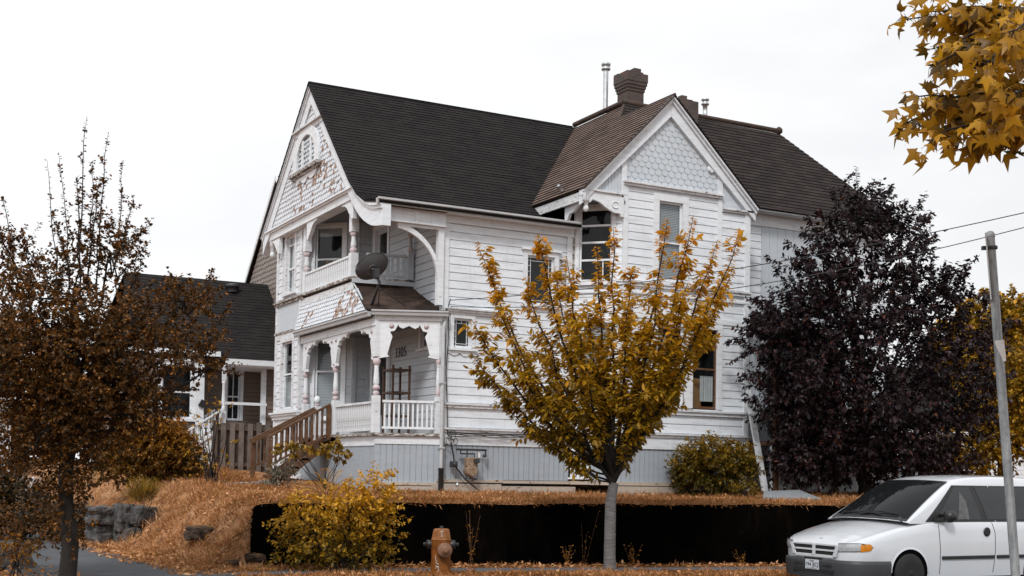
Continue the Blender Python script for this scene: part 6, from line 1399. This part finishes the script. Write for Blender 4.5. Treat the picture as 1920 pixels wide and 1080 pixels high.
for i, (x0, y0, x1, y1, dens) in enumerate([(150, 560, 163, 218, 40), (180, 560, 203, 250, 55), (165, 540, 188, 330, 70), (130, 560, 110, 285, 50), (110, 560, 88, 300, 25), (210, 520, 232, 300, 60), (215, 500, 250, 365, 70), (215, 480, 284, 420, 90), (220, 520, 282, 450, 70), (30, 520, 2, 368, 50), (20, 480, -20, 400, 60), (90, 520, 20, 440, 70), (130, 500, 95, 400, 70), (340, 590, 402, 505, 80), (350, 590, 412, 540, 90), (380, 650, 436, 570, 70), (370, 670, 425, 620, 90), (300, 560, 330, 520, 80), (360, 700, 415, 690, 90), (240, 560, 272, 480, 70), (60, 560, 45, 440, 60), (145, 480, 145, 330, 60), (170, 450, 175, 300, 50)]):
    a, b = onD(x0, y0, hd_ + RNG.uniform(-.4, .4)), onD(x1, y1, hd_ + RNG.uniform(-.6, .6)); P = wobble(bez(a, (a + b) / 2 + RGT * RNG.uniform(-.06, .06), b, 8), .012, i + 50); m.tube(P, taper(.012, .0025, 8), 4, False); m.tube([near(HWb, a), a], [.014, .012], 4, False); lv.shoot(P, dens, .046, .034, .1, twigs=int(dens / 5), twl=.20, twper=9)
lv.lobes([lobe(128, 940, hd_, 36, 95, .25), lobe(118, 870, hd_, 60, 60, .4), lobe(60, 985, hd_ + 1.5, 70, 35, .4)], 420, 14, .28, .05, .036)
lv.twigs(m, .0045, 500); m.build('branch', M['bark_dark'], HW); lv.build('crown', LM['hawthorn'], HW, lambda P, r: r.normal(.46, .26, len(P)))

# ---- overhanging sweetgum branch, its trunk out of view to the right
gd_ = 6.4; go = onD(2120, 30, gd_ + .3); tb = np.array([go[0] + .5, go[1] - .5, 0.0])
GT = thing('sweetgum_tree', tb, 'orange star-leaved tree branch hanging in from the top right corner', 'tree')
m = MB(); m.tube([tb - [0, 0, .1], tb + [0, 0, 2.2], tb + [-.05, .05, 5.5]], [.20, .16, .12], 12); m.build('trunk', M['bark_dark'], GT)
gt = [(1684, 38, .5), (1735, 22, .2), (1748, 92, .3), (1742, 128, -.1), (1712, 182, .1), (1760, 195, .4), (1694, 232, .3), (1742, 268, .0), (1812, 280, .3), (1850, 235, -.5), (1900, 265, .2), (1880, 175, -.7), (1850, 120, -.8), (1890, 60, -.9), (1840, 30, .5), (1800, 75, .0), (1930, 120, -.4), (1800, 140, .5), (1830, 170, .6), (1790, 225, .2), (1870, 10, .3), (1905, 215, .4), (1780, 20, .1), (1925, 190, -.6), (1860, 75, .3)]
P_, D_, N_, L_, m = [], [], [], [], MB(); rg = np.random.default_rng(8); hub1, hub2 = onD(1990, 60, gd_), onD(1980, 200, gd_ + .2)
m.tube([tb + [-.04, .04, 5.0 - .6], go, hub1], [.06, .04, .03], 8); m.tube([tb + [-.03, .03, 3.6], onD(2090, 190, gd_ + .2), hub2], [.06, .035, .025], 8)
for i, (x, y, dd) in enumerate(gt):
    h_ = hub1 if y < 130 else hub2; e_ = onD(x, y, gd_ + dd); Q = wobble(bez(h_, (h_ + e_) / 2 + UPV * .08, e_, 8), .012, i + 300); m.tube(Q, taper(.012, .003, 8), 5, False)
    for k in range(60):
        t = 1 - (k / 60) ** 1.0 * .8; j = min(6, int(t * 7)); b = Q[j] + (Q[j + 1] - Q[j]) * (t * 7 - j); d = nrmz(RGT * rg.normal(-.25, .6) + UPV * rg.normal(-.45, .5) + FWD * rg.normal(0, .5)); pet = rg.uniform(.03, .07)
        m.tube([b, b + d * pet], [.0018, .0012], 3, False); P_.append(b + d * pet); D_.append(d); N_.append(nrmz(-FWD * rg.normal(.75, .35) + UPV * rg.normal(.25, .5) + RGT * rg.normal(0, .5))); L_.append(rg.uniform(.065, .118))
m.build('branch', M['bark_dark'], GT); leaf_mesh('foliage', np.array(P_), np.array(D_), np.array(N_), np.array(L_), np.array(L_) * .95, rg.normal(.5, .33, len(P_)), LM['gum'], GT, STAR)

lv = Leaves(99); lv.lobes([(onD(2420, -120, 6.7), np.array([.95, .9, .95])), (onD(2480, 150, 6.9), np.array([.8, .7, .9])), (onD(2400, -420, 6.9), np.array([.9, .8, .9]))], 150, 9, .4, .125, .115, .2, .5)
lv.build('foliage', LM['gum'], GT, lambda P, r: r.normal(.5, .3, len(P)), STAR, keep=lambda P: np.array([(((p - EYEP) @ RGT) / ((p - EYEP) @ FWD) * F_PX + 960 > 1990) for p in P]))
m = MB()
for q in ((2420, -120), (2480, 150), (2400, -420)): m.tube(bez(tb + [0, 0, 4.2], tb + [0, 0, 5], onD(*q, 6.75), 6), [.06, .05, .04, .03, .02, .01], 6, False)
m.build('branch', M['bark_dark'], GT)
# ---- bushes
def bush(name, label, base, lobes, ntw, per, tl, L, W, mat, seed, up=.4, droop=.3, stems=7, cat='bush', tintf=None, shape=OVAL, stem_r=.012):
    o = thing(name, base, label, cat); lv = Leaves(seed); lv.lobes(lobes, ntw, per, tl, L, W, up, droop); m = MB(); r = np.random.default_rng(seed)
    for i in range(stems):
        c, rr2 = lobes[i % len(lobes)]; e = c + ((r.normal(size=3) * .4) * rr2) @ BAS; b = V3(base) + [r.normal() * .08, r.normal() * .08, -.03]; m.tube(wobble(bez(b, (b + e) / 2 + [0, 0, .12], e, 6), .02, seed + i), taper(stem_r, .004, 6), 5, False)
    lv.twigs(m, .004, 200); m.build('stem', M['bark_dark'], o); lv.build('foliage', mat, o, tintf, shape); return o
def gb(x, y, Y): p = onY(x, y, Y); p[2] = float(gz_at(p[0], p[1])); return p
def dp(p): return float((V3(p) - EYEP) @ FWD)
b = gb(645, 1078, 17.95); d = dp(b)
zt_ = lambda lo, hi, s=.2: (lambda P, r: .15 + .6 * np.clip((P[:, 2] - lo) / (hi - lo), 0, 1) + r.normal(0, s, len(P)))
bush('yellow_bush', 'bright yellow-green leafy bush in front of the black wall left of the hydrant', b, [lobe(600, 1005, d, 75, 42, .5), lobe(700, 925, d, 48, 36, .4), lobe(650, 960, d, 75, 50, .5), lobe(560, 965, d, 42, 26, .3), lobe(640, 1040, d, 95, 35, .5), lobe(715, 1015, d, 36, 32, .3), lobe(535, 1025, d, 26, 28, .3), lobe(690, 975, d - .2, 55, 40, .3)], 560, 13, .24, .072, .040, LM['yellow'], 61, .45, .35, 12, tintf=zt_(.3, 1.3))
# fern fronds rising behind the yellow bush
fb = gb(610, 960, 19.4); fo = thing('fern', fb, 'yellow fern with arching fronds behind the yellow bush above the wall', 'fern')
P_, D_, N_, L_, m = [], [], [], [], MB(); dfr = dp(fb)
for i, (x, y) in enumerate([(575, 905), (590, 885), (555, 925), (640, 882), (665, 900), (610, 878), (560, 945), (690, 930)]):
    e = onD(x, y, dfr + RNG.uniform(-.2, .2)); Q = bez(fb, (fb + e) / 2 + [0, 0, .25], e, 22); m.tube(Q, taper(.005, .0015, 22), 4, False)
    for k in range(3, 21):
        tdir = unit(Q[k + 1] - Q[k]); sd = unit(np.cross(tdir, (0, 0, 1)))
        for s in (-1, 1): P_.append(Q[k]); D_.append(sd * s + tdir * .5 - np.array([0, 0, .15])); N_.append(np.array([0, 0, 1.0]) + RGT * .2); L_.append(.14 * math.sin(math.pi * (k + 3) / 27))
m.build('stem', M['bark_dark'], fo); leaf_mesh('frond', np.array(P_), np.array(D_), np.array(N_), np.array(L_), .022, RNG.normal(.75, .15, len(P_)), LM['yellow'], fo, BLADE)
b = gb(1335, 930, 22.7); d = dp(b)
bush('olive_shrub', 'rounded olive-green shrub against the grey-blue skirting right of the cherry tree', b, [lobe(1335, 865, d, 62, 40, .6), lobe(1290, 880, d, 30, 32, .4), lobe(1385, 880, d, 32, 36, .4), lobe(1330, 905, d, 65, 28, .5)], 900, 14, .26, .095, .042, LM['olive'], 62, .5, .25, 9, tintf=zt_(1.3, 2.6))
b = gb(1400, 932, 21.6); d = dp(b); bush('fern', 'small low fern at the foot of the olive shrub beside the white plank', b, [lobe(1395, 918, d, 26, 10, .25)], 40, 10, .2, .09, .025, LM['olive'], 63, .5, .4, 4, cat='fern')
b = gb(285, 912, 28.6); d = dp(b)
bush('rusty_bush', 'wide rusty orange bush on the bank below the brown house', b, [lobe(290, 850, d, 62, 42, .8), lobe(225, 868, d, 42, 32, .6), lobe(345, 868, d, 38, 36, .6), lobe(300, 815, d, 45, 25, .5), lobe(250, 830, d, 35, 25, .5)], 1500, 15, .30, .085, .048, LM['rust'], 64, .35, .3, 10, tintf=zt_(1.4, 3.0))
b = gb(398, 920, 27.0); d = dp(b)
bush('sapling', 'thin bare-stemmed sapling with a few yellow leaves in front of the white stair rails', b, [lobe(385, 792, d, 26, 12, .3), lobe(425, 832, d, 18, 16, .2), lobe(370, 830, d, 25, 16, .2), lobe(412, 765, d, 18, 14, .2), lobe(395, 870, d, 30, 25, .3)], 42, 9, .22, .06, .034, LM['yellow'], 65, .4, .4, 14, stem_r=.018)
b = gb(610, 925, 24.3); d = dp(b)
bush('young_tree', 'small young tree with a flat umbrella of big drooping leaves beside the porch steps', b, [lobe(540, 842, d, 24, 10, .25), lobe(575, 838, d, 28, 9, .3), lobe(620, 842, d, 24, 12, .25), lobe(640, 852, d, 12, 12, .2)], 46, 9, .16, .12, .062, LM['olive'], 66, .1, .9, 9, cat='tree', tintf=lambda P, r: r.normal(.75, .2, len(P)))
b = gb(525, 912, 25.4); d = dp(b)
bush('grey_shrub', 'pale grey-green shrub in layers by the foot of the porch stairs', b, [lobe(525, 885, d, 24, 14, .3), lobe(545, 878, d, 14, 12, .2), lobe(520, 900, d, 28, 10, .3)], 70, 10, .2, .07, .032, LM['grey'], 67, .15, .1, 6)
b = gb(265, 945, 24.3); d = dp(b)
bush('grass_tuft', 'upright yellow-green grass tuft on top of the stone blocks', b, [lobe(268, 935, d, 22, 14, .25)], 110, 9, .28, .16, .010, LM['olive'], 68, 1.6, -.5, 2, cat='grass', shape=BLADE, tintf=lambda P, r: r.normal(.8, .2, len(P)))
b = gb(25, 1075, 18.3); d = dp(b)
bush('fern', 'rusty fern drooping over the mossy boulder in the bottom left corner', b, [lobe(20, 1035, d, 45, 14, .3)], 60, 9, .22, .075, .022, LM['rust'], 69, .4, .6, 4, cat='fern')
b = gb(100, 985, 27.0); d = dp(b)
bush('verge_bush', 'dark green low bush on the far side of the path at the left edge', b, [lobe(90, 975, d, 75, 22, .7), lobe(20, 950, d, 60, 45, .7), lobe(-30, 930, d, 50, 60, .7)], 1500, 14, .3, .08, .05, LM['hawthorn'], 70, .3, .2, 6, tintf=lambda P, r: r.normal(.12, .16, len(P)))
# trees beyond the right end
def bgtree(label, base, lobes, n, mat, seed, L=.13, tint=None, name='yellow_tree', group=None):
    o = thing(name, base, label, 'tree', group); m = MB(); hub = V3(base) + [0, 0, 1.4]; m.tube([V3(base) - [0, 0, .1], hub], [.16, .12], 8); m.build('trunk', M['bark_dark'], o); m = MB()
    for i, (c, r_) in enumerate(lobes): m.tube(wobble(bez(hub, (hub + c) / 2 + [0, 0, .2], c, 6), .06, seed + i), taper(.06, .012, 6), 5, False)
    lv = Leaves(seed); lv.lobes(lobes, n, 13, .5, L, L * .6, .3, .3); lv.twigs(m, .008, 120); m.build('branch', M['bark_dark'], o); lv.build('crown', mat, o, tint); return o
d = 33.0; b = onD(1880, 905, d); b[2] = .9
bgtree('bright yellow-orange tree behind the metal post at the right edge', b, [lobe(1890, 790, d, 62, 75, 1.2), lobe(1920, 700, d, 50, 50, 1.0), lobe(1830, 840, d, 50, 40, 1.0), lobe(1860, 720, d, 30, 60, .8), lobe(1960, 780, d, 60, 80, 1.2), lobe(1800, 870, d, 60, 25, .8)], 1300, LM['yellow'], 81, tint=lambda P, r: r.normal(.40, .22, len(P)))
d = 58.0; b = onD(1850, 905, d); b[2] = .5
bgtree('distant golden tree crown rising above the grey roof at the right', b, [lobe(1845, 600, d, 50, 40, 2), lobe(1900, 600, d, 45, 45, 2), lobe(1870, 650, d, 90, 40, 2), lobe(1940, 640, d, 50, 60, 2), lobe(1800, 660, d, 60, 60, 2), lobe(1860, 730, d, 110, 60, 2)], 1500, LM['yellow'], 82, .28, tint=lambda P, r: r.normal(.35, .2, len(P)))
d = 52.0
for i, (x, y, rx, ry, lab) in enumerate([(60, 800, 120, 80, 'dark leafy tree beyond the picket fence, left of the hawthorn trunk'), (235, 800, 60, 60, 'small dark tree between the pale house and the brown house')]):
    b = onD(x, 900, d); b[2] = .2; bgtree(lab, b, [lobe(x, y, d, rx, ry, 2), lobe(x - rx * .5, y + 30, d, rx * .6, ry * .6, 1.5), lobe(x + rx * .5, y + 20, d, rx * .6, ry * .6, 1.5)], 420, LM['hawthorn'], 85 + i, .28, name='dark_tree')

# ---- stones of the bank
def stonemat(name, c, moss): 
    m, nt, n, l, p = newmat(name); a = noise(nt, 5, 6, .7); col = ramp(nt, a, [(.32, tuple(x * .25 for x in c)), (.66, c)]); g = N(nt, 'ShaderNodeNewGeometry'); s = N(nt, 'ShaderNodeSeparateXYZ'); l.new(g.outputs['Normal'], s.inputs[0])
    ad = N(nt, 'ShaderNodeMath', operation='MULTIPLY'); l.new(s.outputs[2], ad.inputs[0]); l.new(noise(nt, 3, 5, .7), ad.inputs[1]); col = mix(nt, ramp(nt, ad.outputs[0], [(.42, 0.0), (.56, moss)]), col, (.19, .085, .02)); l.new(col, p.inputs['Base Color']); p.inputs['Roughness'].default_value = .9; p.inputs['Specular IOR Level'].default_value = .2; bump(nt, p, noise(nt, 14, 6, .75), 1.0, .05); return m
M['stone'] = stonemat('dark_grey_stone', (.15, .145, .145), .75); M['stone_b'] = stonemat('brown_bank_stone', (.12, .082, .06), .85)
import bmesh
from mathutils import noise as mnoise
def stone(label, c, sx, sy, sz, seed, mat, boxy=.6, yaw=0.0):
    bm = bmesh.new(); bmesh.ops.create_icosphere(bm, subdivisions=5, radius=1.0); r = random.Random(seed); o3 = Vector((r.random() * 50, r.random() * 50, r.random() * 50))
    for v in bm.verts:
        n_ = v.co.normalized(); q = Vector(n_); k = max(abs(q.x), abs(q.y), abs(q.z)); b_ = q / k; w = n_.lerp(b_ * .9, boxy); nn2 = mnoise.fractal(w * 1.3 + o3, .8, 2.1, 6); cellv = mnoise.cell(w * 1.9 + o3 + Vector((nn2, nn2, 0)) * .25); w = w * (1 + .13 * nn2 + .09 * (cellv - .5)); v.co = Vector((w.x * sx, w.y * sy, w.z * sz))
    bmesh.ops.rotate(bm, verts=bm.verts, cent=(0, 0, 0), matrix=Matrix.Rotation(yaw, 3, 'Z')); me = bpy.data.meshes.new('stone_block'); bm.to_mesh(me); bm.free()
    for p in me.polygons: p.use_smooth = True
    me.materials.append(mat); o = bpy.data.objects.new('stone_block', me); COL.objects.link(o); o.location = tuple(map(float, c)); return tag(o, label, 'stone', 'stones of the bank')
sd_ = 24.6; yw = -YAW * 0 + .25
for lab, x, y, w, h, mt_, dd in [('grey stone block, upper left one of the stacked wall by the path', 189, 966, 27, 20, 'stone', 0), ('large grey stone block under the upper left block of the stacked wall', 191, 1004, 29, 24, 'stone', .1), ('tall grey stone block in the middle of the stacked wall', 230, 972, 18, 32, 'stone', -.1), ('moss-topped round stone at the right end of the stacked wall', 266, 966, 24, 20, 'stone', -.15), ('broad dark stone block below the moss-topped round stone', 246, 1014, 32, 30, 'stone', -.1), ('flat brown stone at the foot of the stacked wall', 195, 1032, 26, 9, 'stone_b', -.3), ('small tilted stone at the foot of the bank nearest the path', 236, 1038, 20, 11, 'stone', -1.0), ('brown ledge stone beside the tilted stone, grown over with grass', 282, 1026, 30, 14, 'stone_b', -1.3), ('dark stone edge showing in the middle of the grassy bank', 375, 1000, 26, 16, 'stone_b', -4.3), ('brown stone sunk in the lower part of the grassy bank', 408, 1022, 28, 15, 'stone_b', -4.6), ('long flat stone along the bottom of the bank by the walk', 410, 1056, 40, 12, 'stone_b', -5.6), ('squarish stone at the lower left end of the black wall', 470, 1048, 20, 14, 'stone_b', -5.2), ('grey stone on top of the bank left of the sapling', 352, 926, 18, 8, 'stone', 1.8)]:
    dpt = sd_ + dd; s = dpt / F_PX; p = onD(x, y, dpt); stone(lab, p, w * s * .93, .36 if w > 18 else .25, h * s * .97, hash(lab) % 9999 if False else int(x * 7 + y), M[mt_], .8 if mt_ == 'stone' else .5, yw)
p = onZ(15, 1068, .15); stone('mossy boulder in the bottom left corner beside the path', p + np.array([-.1, .1, .05]), .48, .4, .36, 77, M['stone'], .3)

# ---- grass and fallen leaves
def scatter(n, x0, x1, y0, y1, rng): return np.stack([rng.uniform(x0, x1, n), rng.uniform(y0, y1, n)], 1)
rg = np.random.default_rng(5); reg = [(16000, 5.75, 20.5, 19.08, 19.9), (11000, 5.8, 23, 19.9, 22.0), (9000, 5.8, 24, 22, 24.3), (17000, 4.42, 6.6, 18.1, 24.0), (7000, 4.7, 5.72, 18.1, 19.2), (9000, 4.3, 8.2, 24.0, 29.5), (9000, 3.6, 9.0, 29.0, 37.0), (19000, 5.0, 16.0, 16.45, 17.62), (4500, 5.2, 24, 18.45, 18.9), (3500, 19, 26, 19.1, 25), (1800, 0.0, 2.4, 17.2, 21.0), (3500, 5.4, 11.4, 22, 28)]
XY = np.concatenate([scatter(*a, rg) for a in reg]); hgt = np.concatenate([np.full(a[0], h) for a, h in zip(reg, (.085, .08, .10, .10, .10, .15, .18, .09, .09, .13, .08, .11))]); n = len(XY)
inhouse = ((XY[:, 0] > 11.3) & (XY[:, 1] > 24.35)) | ((XY[:, 0] > 15.3) & (XY[:, 0] < 19.2) & (XY[:, 1] > 23.5)) | ((XY[:, 1] > 24.9) & (XY[:, 0] > 10.0)); clump_ = .5 + .5 * np.sin(XY[:, 0] * 8.3 + 2 * np.sin(XY[:, 1] * 5.7)) * np.sin(XY[:, 1] * 9.1 + 2 * np.sin(XY[:, 0] * 6.9)); bare_ = (XY[:, 0] < 6.7) & (clump_ < .42) & (rg.random(n) < .85); inhouse = inhouse | bare_; XY = XY[~inhouse]; hgt = hgt[~inhouse]; n = len(XY)
P = np.stack([XY[:, 0], XY[:, 1], gz_at(XY[:, 0], XY[:, 1]) - .01], 1); D = nrmz(np.stack([rg.normal(0, .95, n), rg.normal(0, .95, n), np.ones(n)], 1)); Nn = nrmz(rg.normal(size=(n, 3)))
pat = .5 + .5 * np.sin(XY[:, 0] * 1.9 + 1.3 * np.sin(XY[:, 1] * 1.1)) * np.sin(XY[:, 1] * 2.3 + np.sin(XY[:, 0] * .8)); clump = .5 + .5 * np.sin(XY[:, 0] * 8.3 + 2 * np.sin(XY[:, 1] * 5.7)) * np.sin(XY[:, 1] * 9.1 + 2 * np.sin(XY[:, 0] * 6.9)); hgt = hgt * (.35 + 1.0 * clump); tint = np.clip(.02 + .12 * (XY[:, 0] < 6.7) + .25 * clump + .40 * pat + rg.normal(0, .20, n), 0, .89); gr_ = rg.random(n) < .07; tint[gr_] = 1.0  # blades on the bank brighter, sunlit slope put into the tint
tag(leaf_mesh('dry_grass', P, D, Nn, hgt * rg.uniform(.5, 1.5, n), .014, tint, LM['grass'], None, BLADE), kind='stuff')
reg = [(700, 4.2, 5.3, 17.6, 22.0), (1500, 5.0, 22.0, 18.3, 18.92), (500, 3.9, 4.6, 20, 26), (350, 5.5, 15, 16.5, 17.3), (250, 5.5, 20, 19.1, 23), (200, .5, 3, 17.2, 19.5), (420, 4.4, 7, 18.1, 24), (300, 4.3, 8, 24, 29)]
XY = np.concatenate([scatter(*a, rg) for a in reg]); n = len(XY); P = np.stack([XY[:, 0], XY[:, 1], gz_at(XY[:, 0], XY[:, 1]) + .03 + rg.random(n) * .03], 1); D = nrmz(np.stack([rg.normal(size=n), rg.normal(size=n), rg.normal(0, .35, n)], 1)); Nn = nrmz(np.stack([rg.normal(0, .5, n), rg.normal(0, .5, n), np.ones(n)], 1))
tag(leaf_mesh('fallen_leaves', P, D, Nn, rg.uniform(.05, .10, n), rg.uniform(.03, .06, n), rg.uniform(.3, .88, n), LM['grass'], None, OVAL), kind='stuff')
# dry weeds at the foot of the wall
def weeds(label, px, Y, n, h, seed):
    b = onY(px, 1050, Y); b[2] = float(gz_at(b[0], b[1])); o = thing('weed', b, label, 'weed'); r = np.random.default_rng(seed); m = MB(); P, D, L = [], [], []
    for i in range(n):
        e = b + [r.normal() * .10, r.normal() * .05, h * r.uniform(.6, 1.1)]; q = bez(b + [r.normal() * .04, r.normal() * .03, 0], (b + e) / 2, e, 5); m.tube(q, .003, 3, False)
        for k in range(7): P.append(q[min(4, 1 + k % 4)] + r.normal(size=3) * .01); D.append(r.normal(size=3) + [0, 0, .4]); L.append(r.uniform(.03, .06))
    m.build('stem', M['stain'], o); leaf_mesh('leaf', np.array(P), np.array(D), r.normal(size=(len(P), 3)), np.array(L), .02, r.normal(.55, .2, len(P)), LM['rust'], o)
for i, (lab, px, n, h) in enumerate([('tall thin dry weed against the black wall halfway between hydrant and cherry trunk', 1095, 3, .95), ('short brown weed clump just left of the cherry trunk', 1060, 8, .35), ('brown weed clump just right of the cherry trunk', 1185, 9, .38), ('dark dead weed against the wall to the right of the hydrant', 882, 7, .9), ('low weed clump near the nose of the minivan', 1390, 7, .3)]): weeds(lab, px, 18.82, n, h, 200 + i)

# grass hanging over the top of the wall
n = 5200; x_ = rg.uniform(5.72, 23.0, n); P = np.stack([x_, rg.uniform(18.93, 19.07, n), 1.155 + rg.uniform(0, .03, n)], 1)
D = nrmz(np.stack([rg.normal(0, .5, n), rg.normal(-.75, .35, n), rg.normal(.25, .45, n)], 1))
tag(leaf_mesh('overhanging_grass', P, D, nrmz(rg.normal(size=(n, 3))), rg.uniform(.04, .13, n) * (.6 + .6 * np.sin(x_ * 3.1) ** 2), .014, rg.normal(.45, .2, n).clip(0, .89), LM['grass'], None, BLADE), kind='stuff')
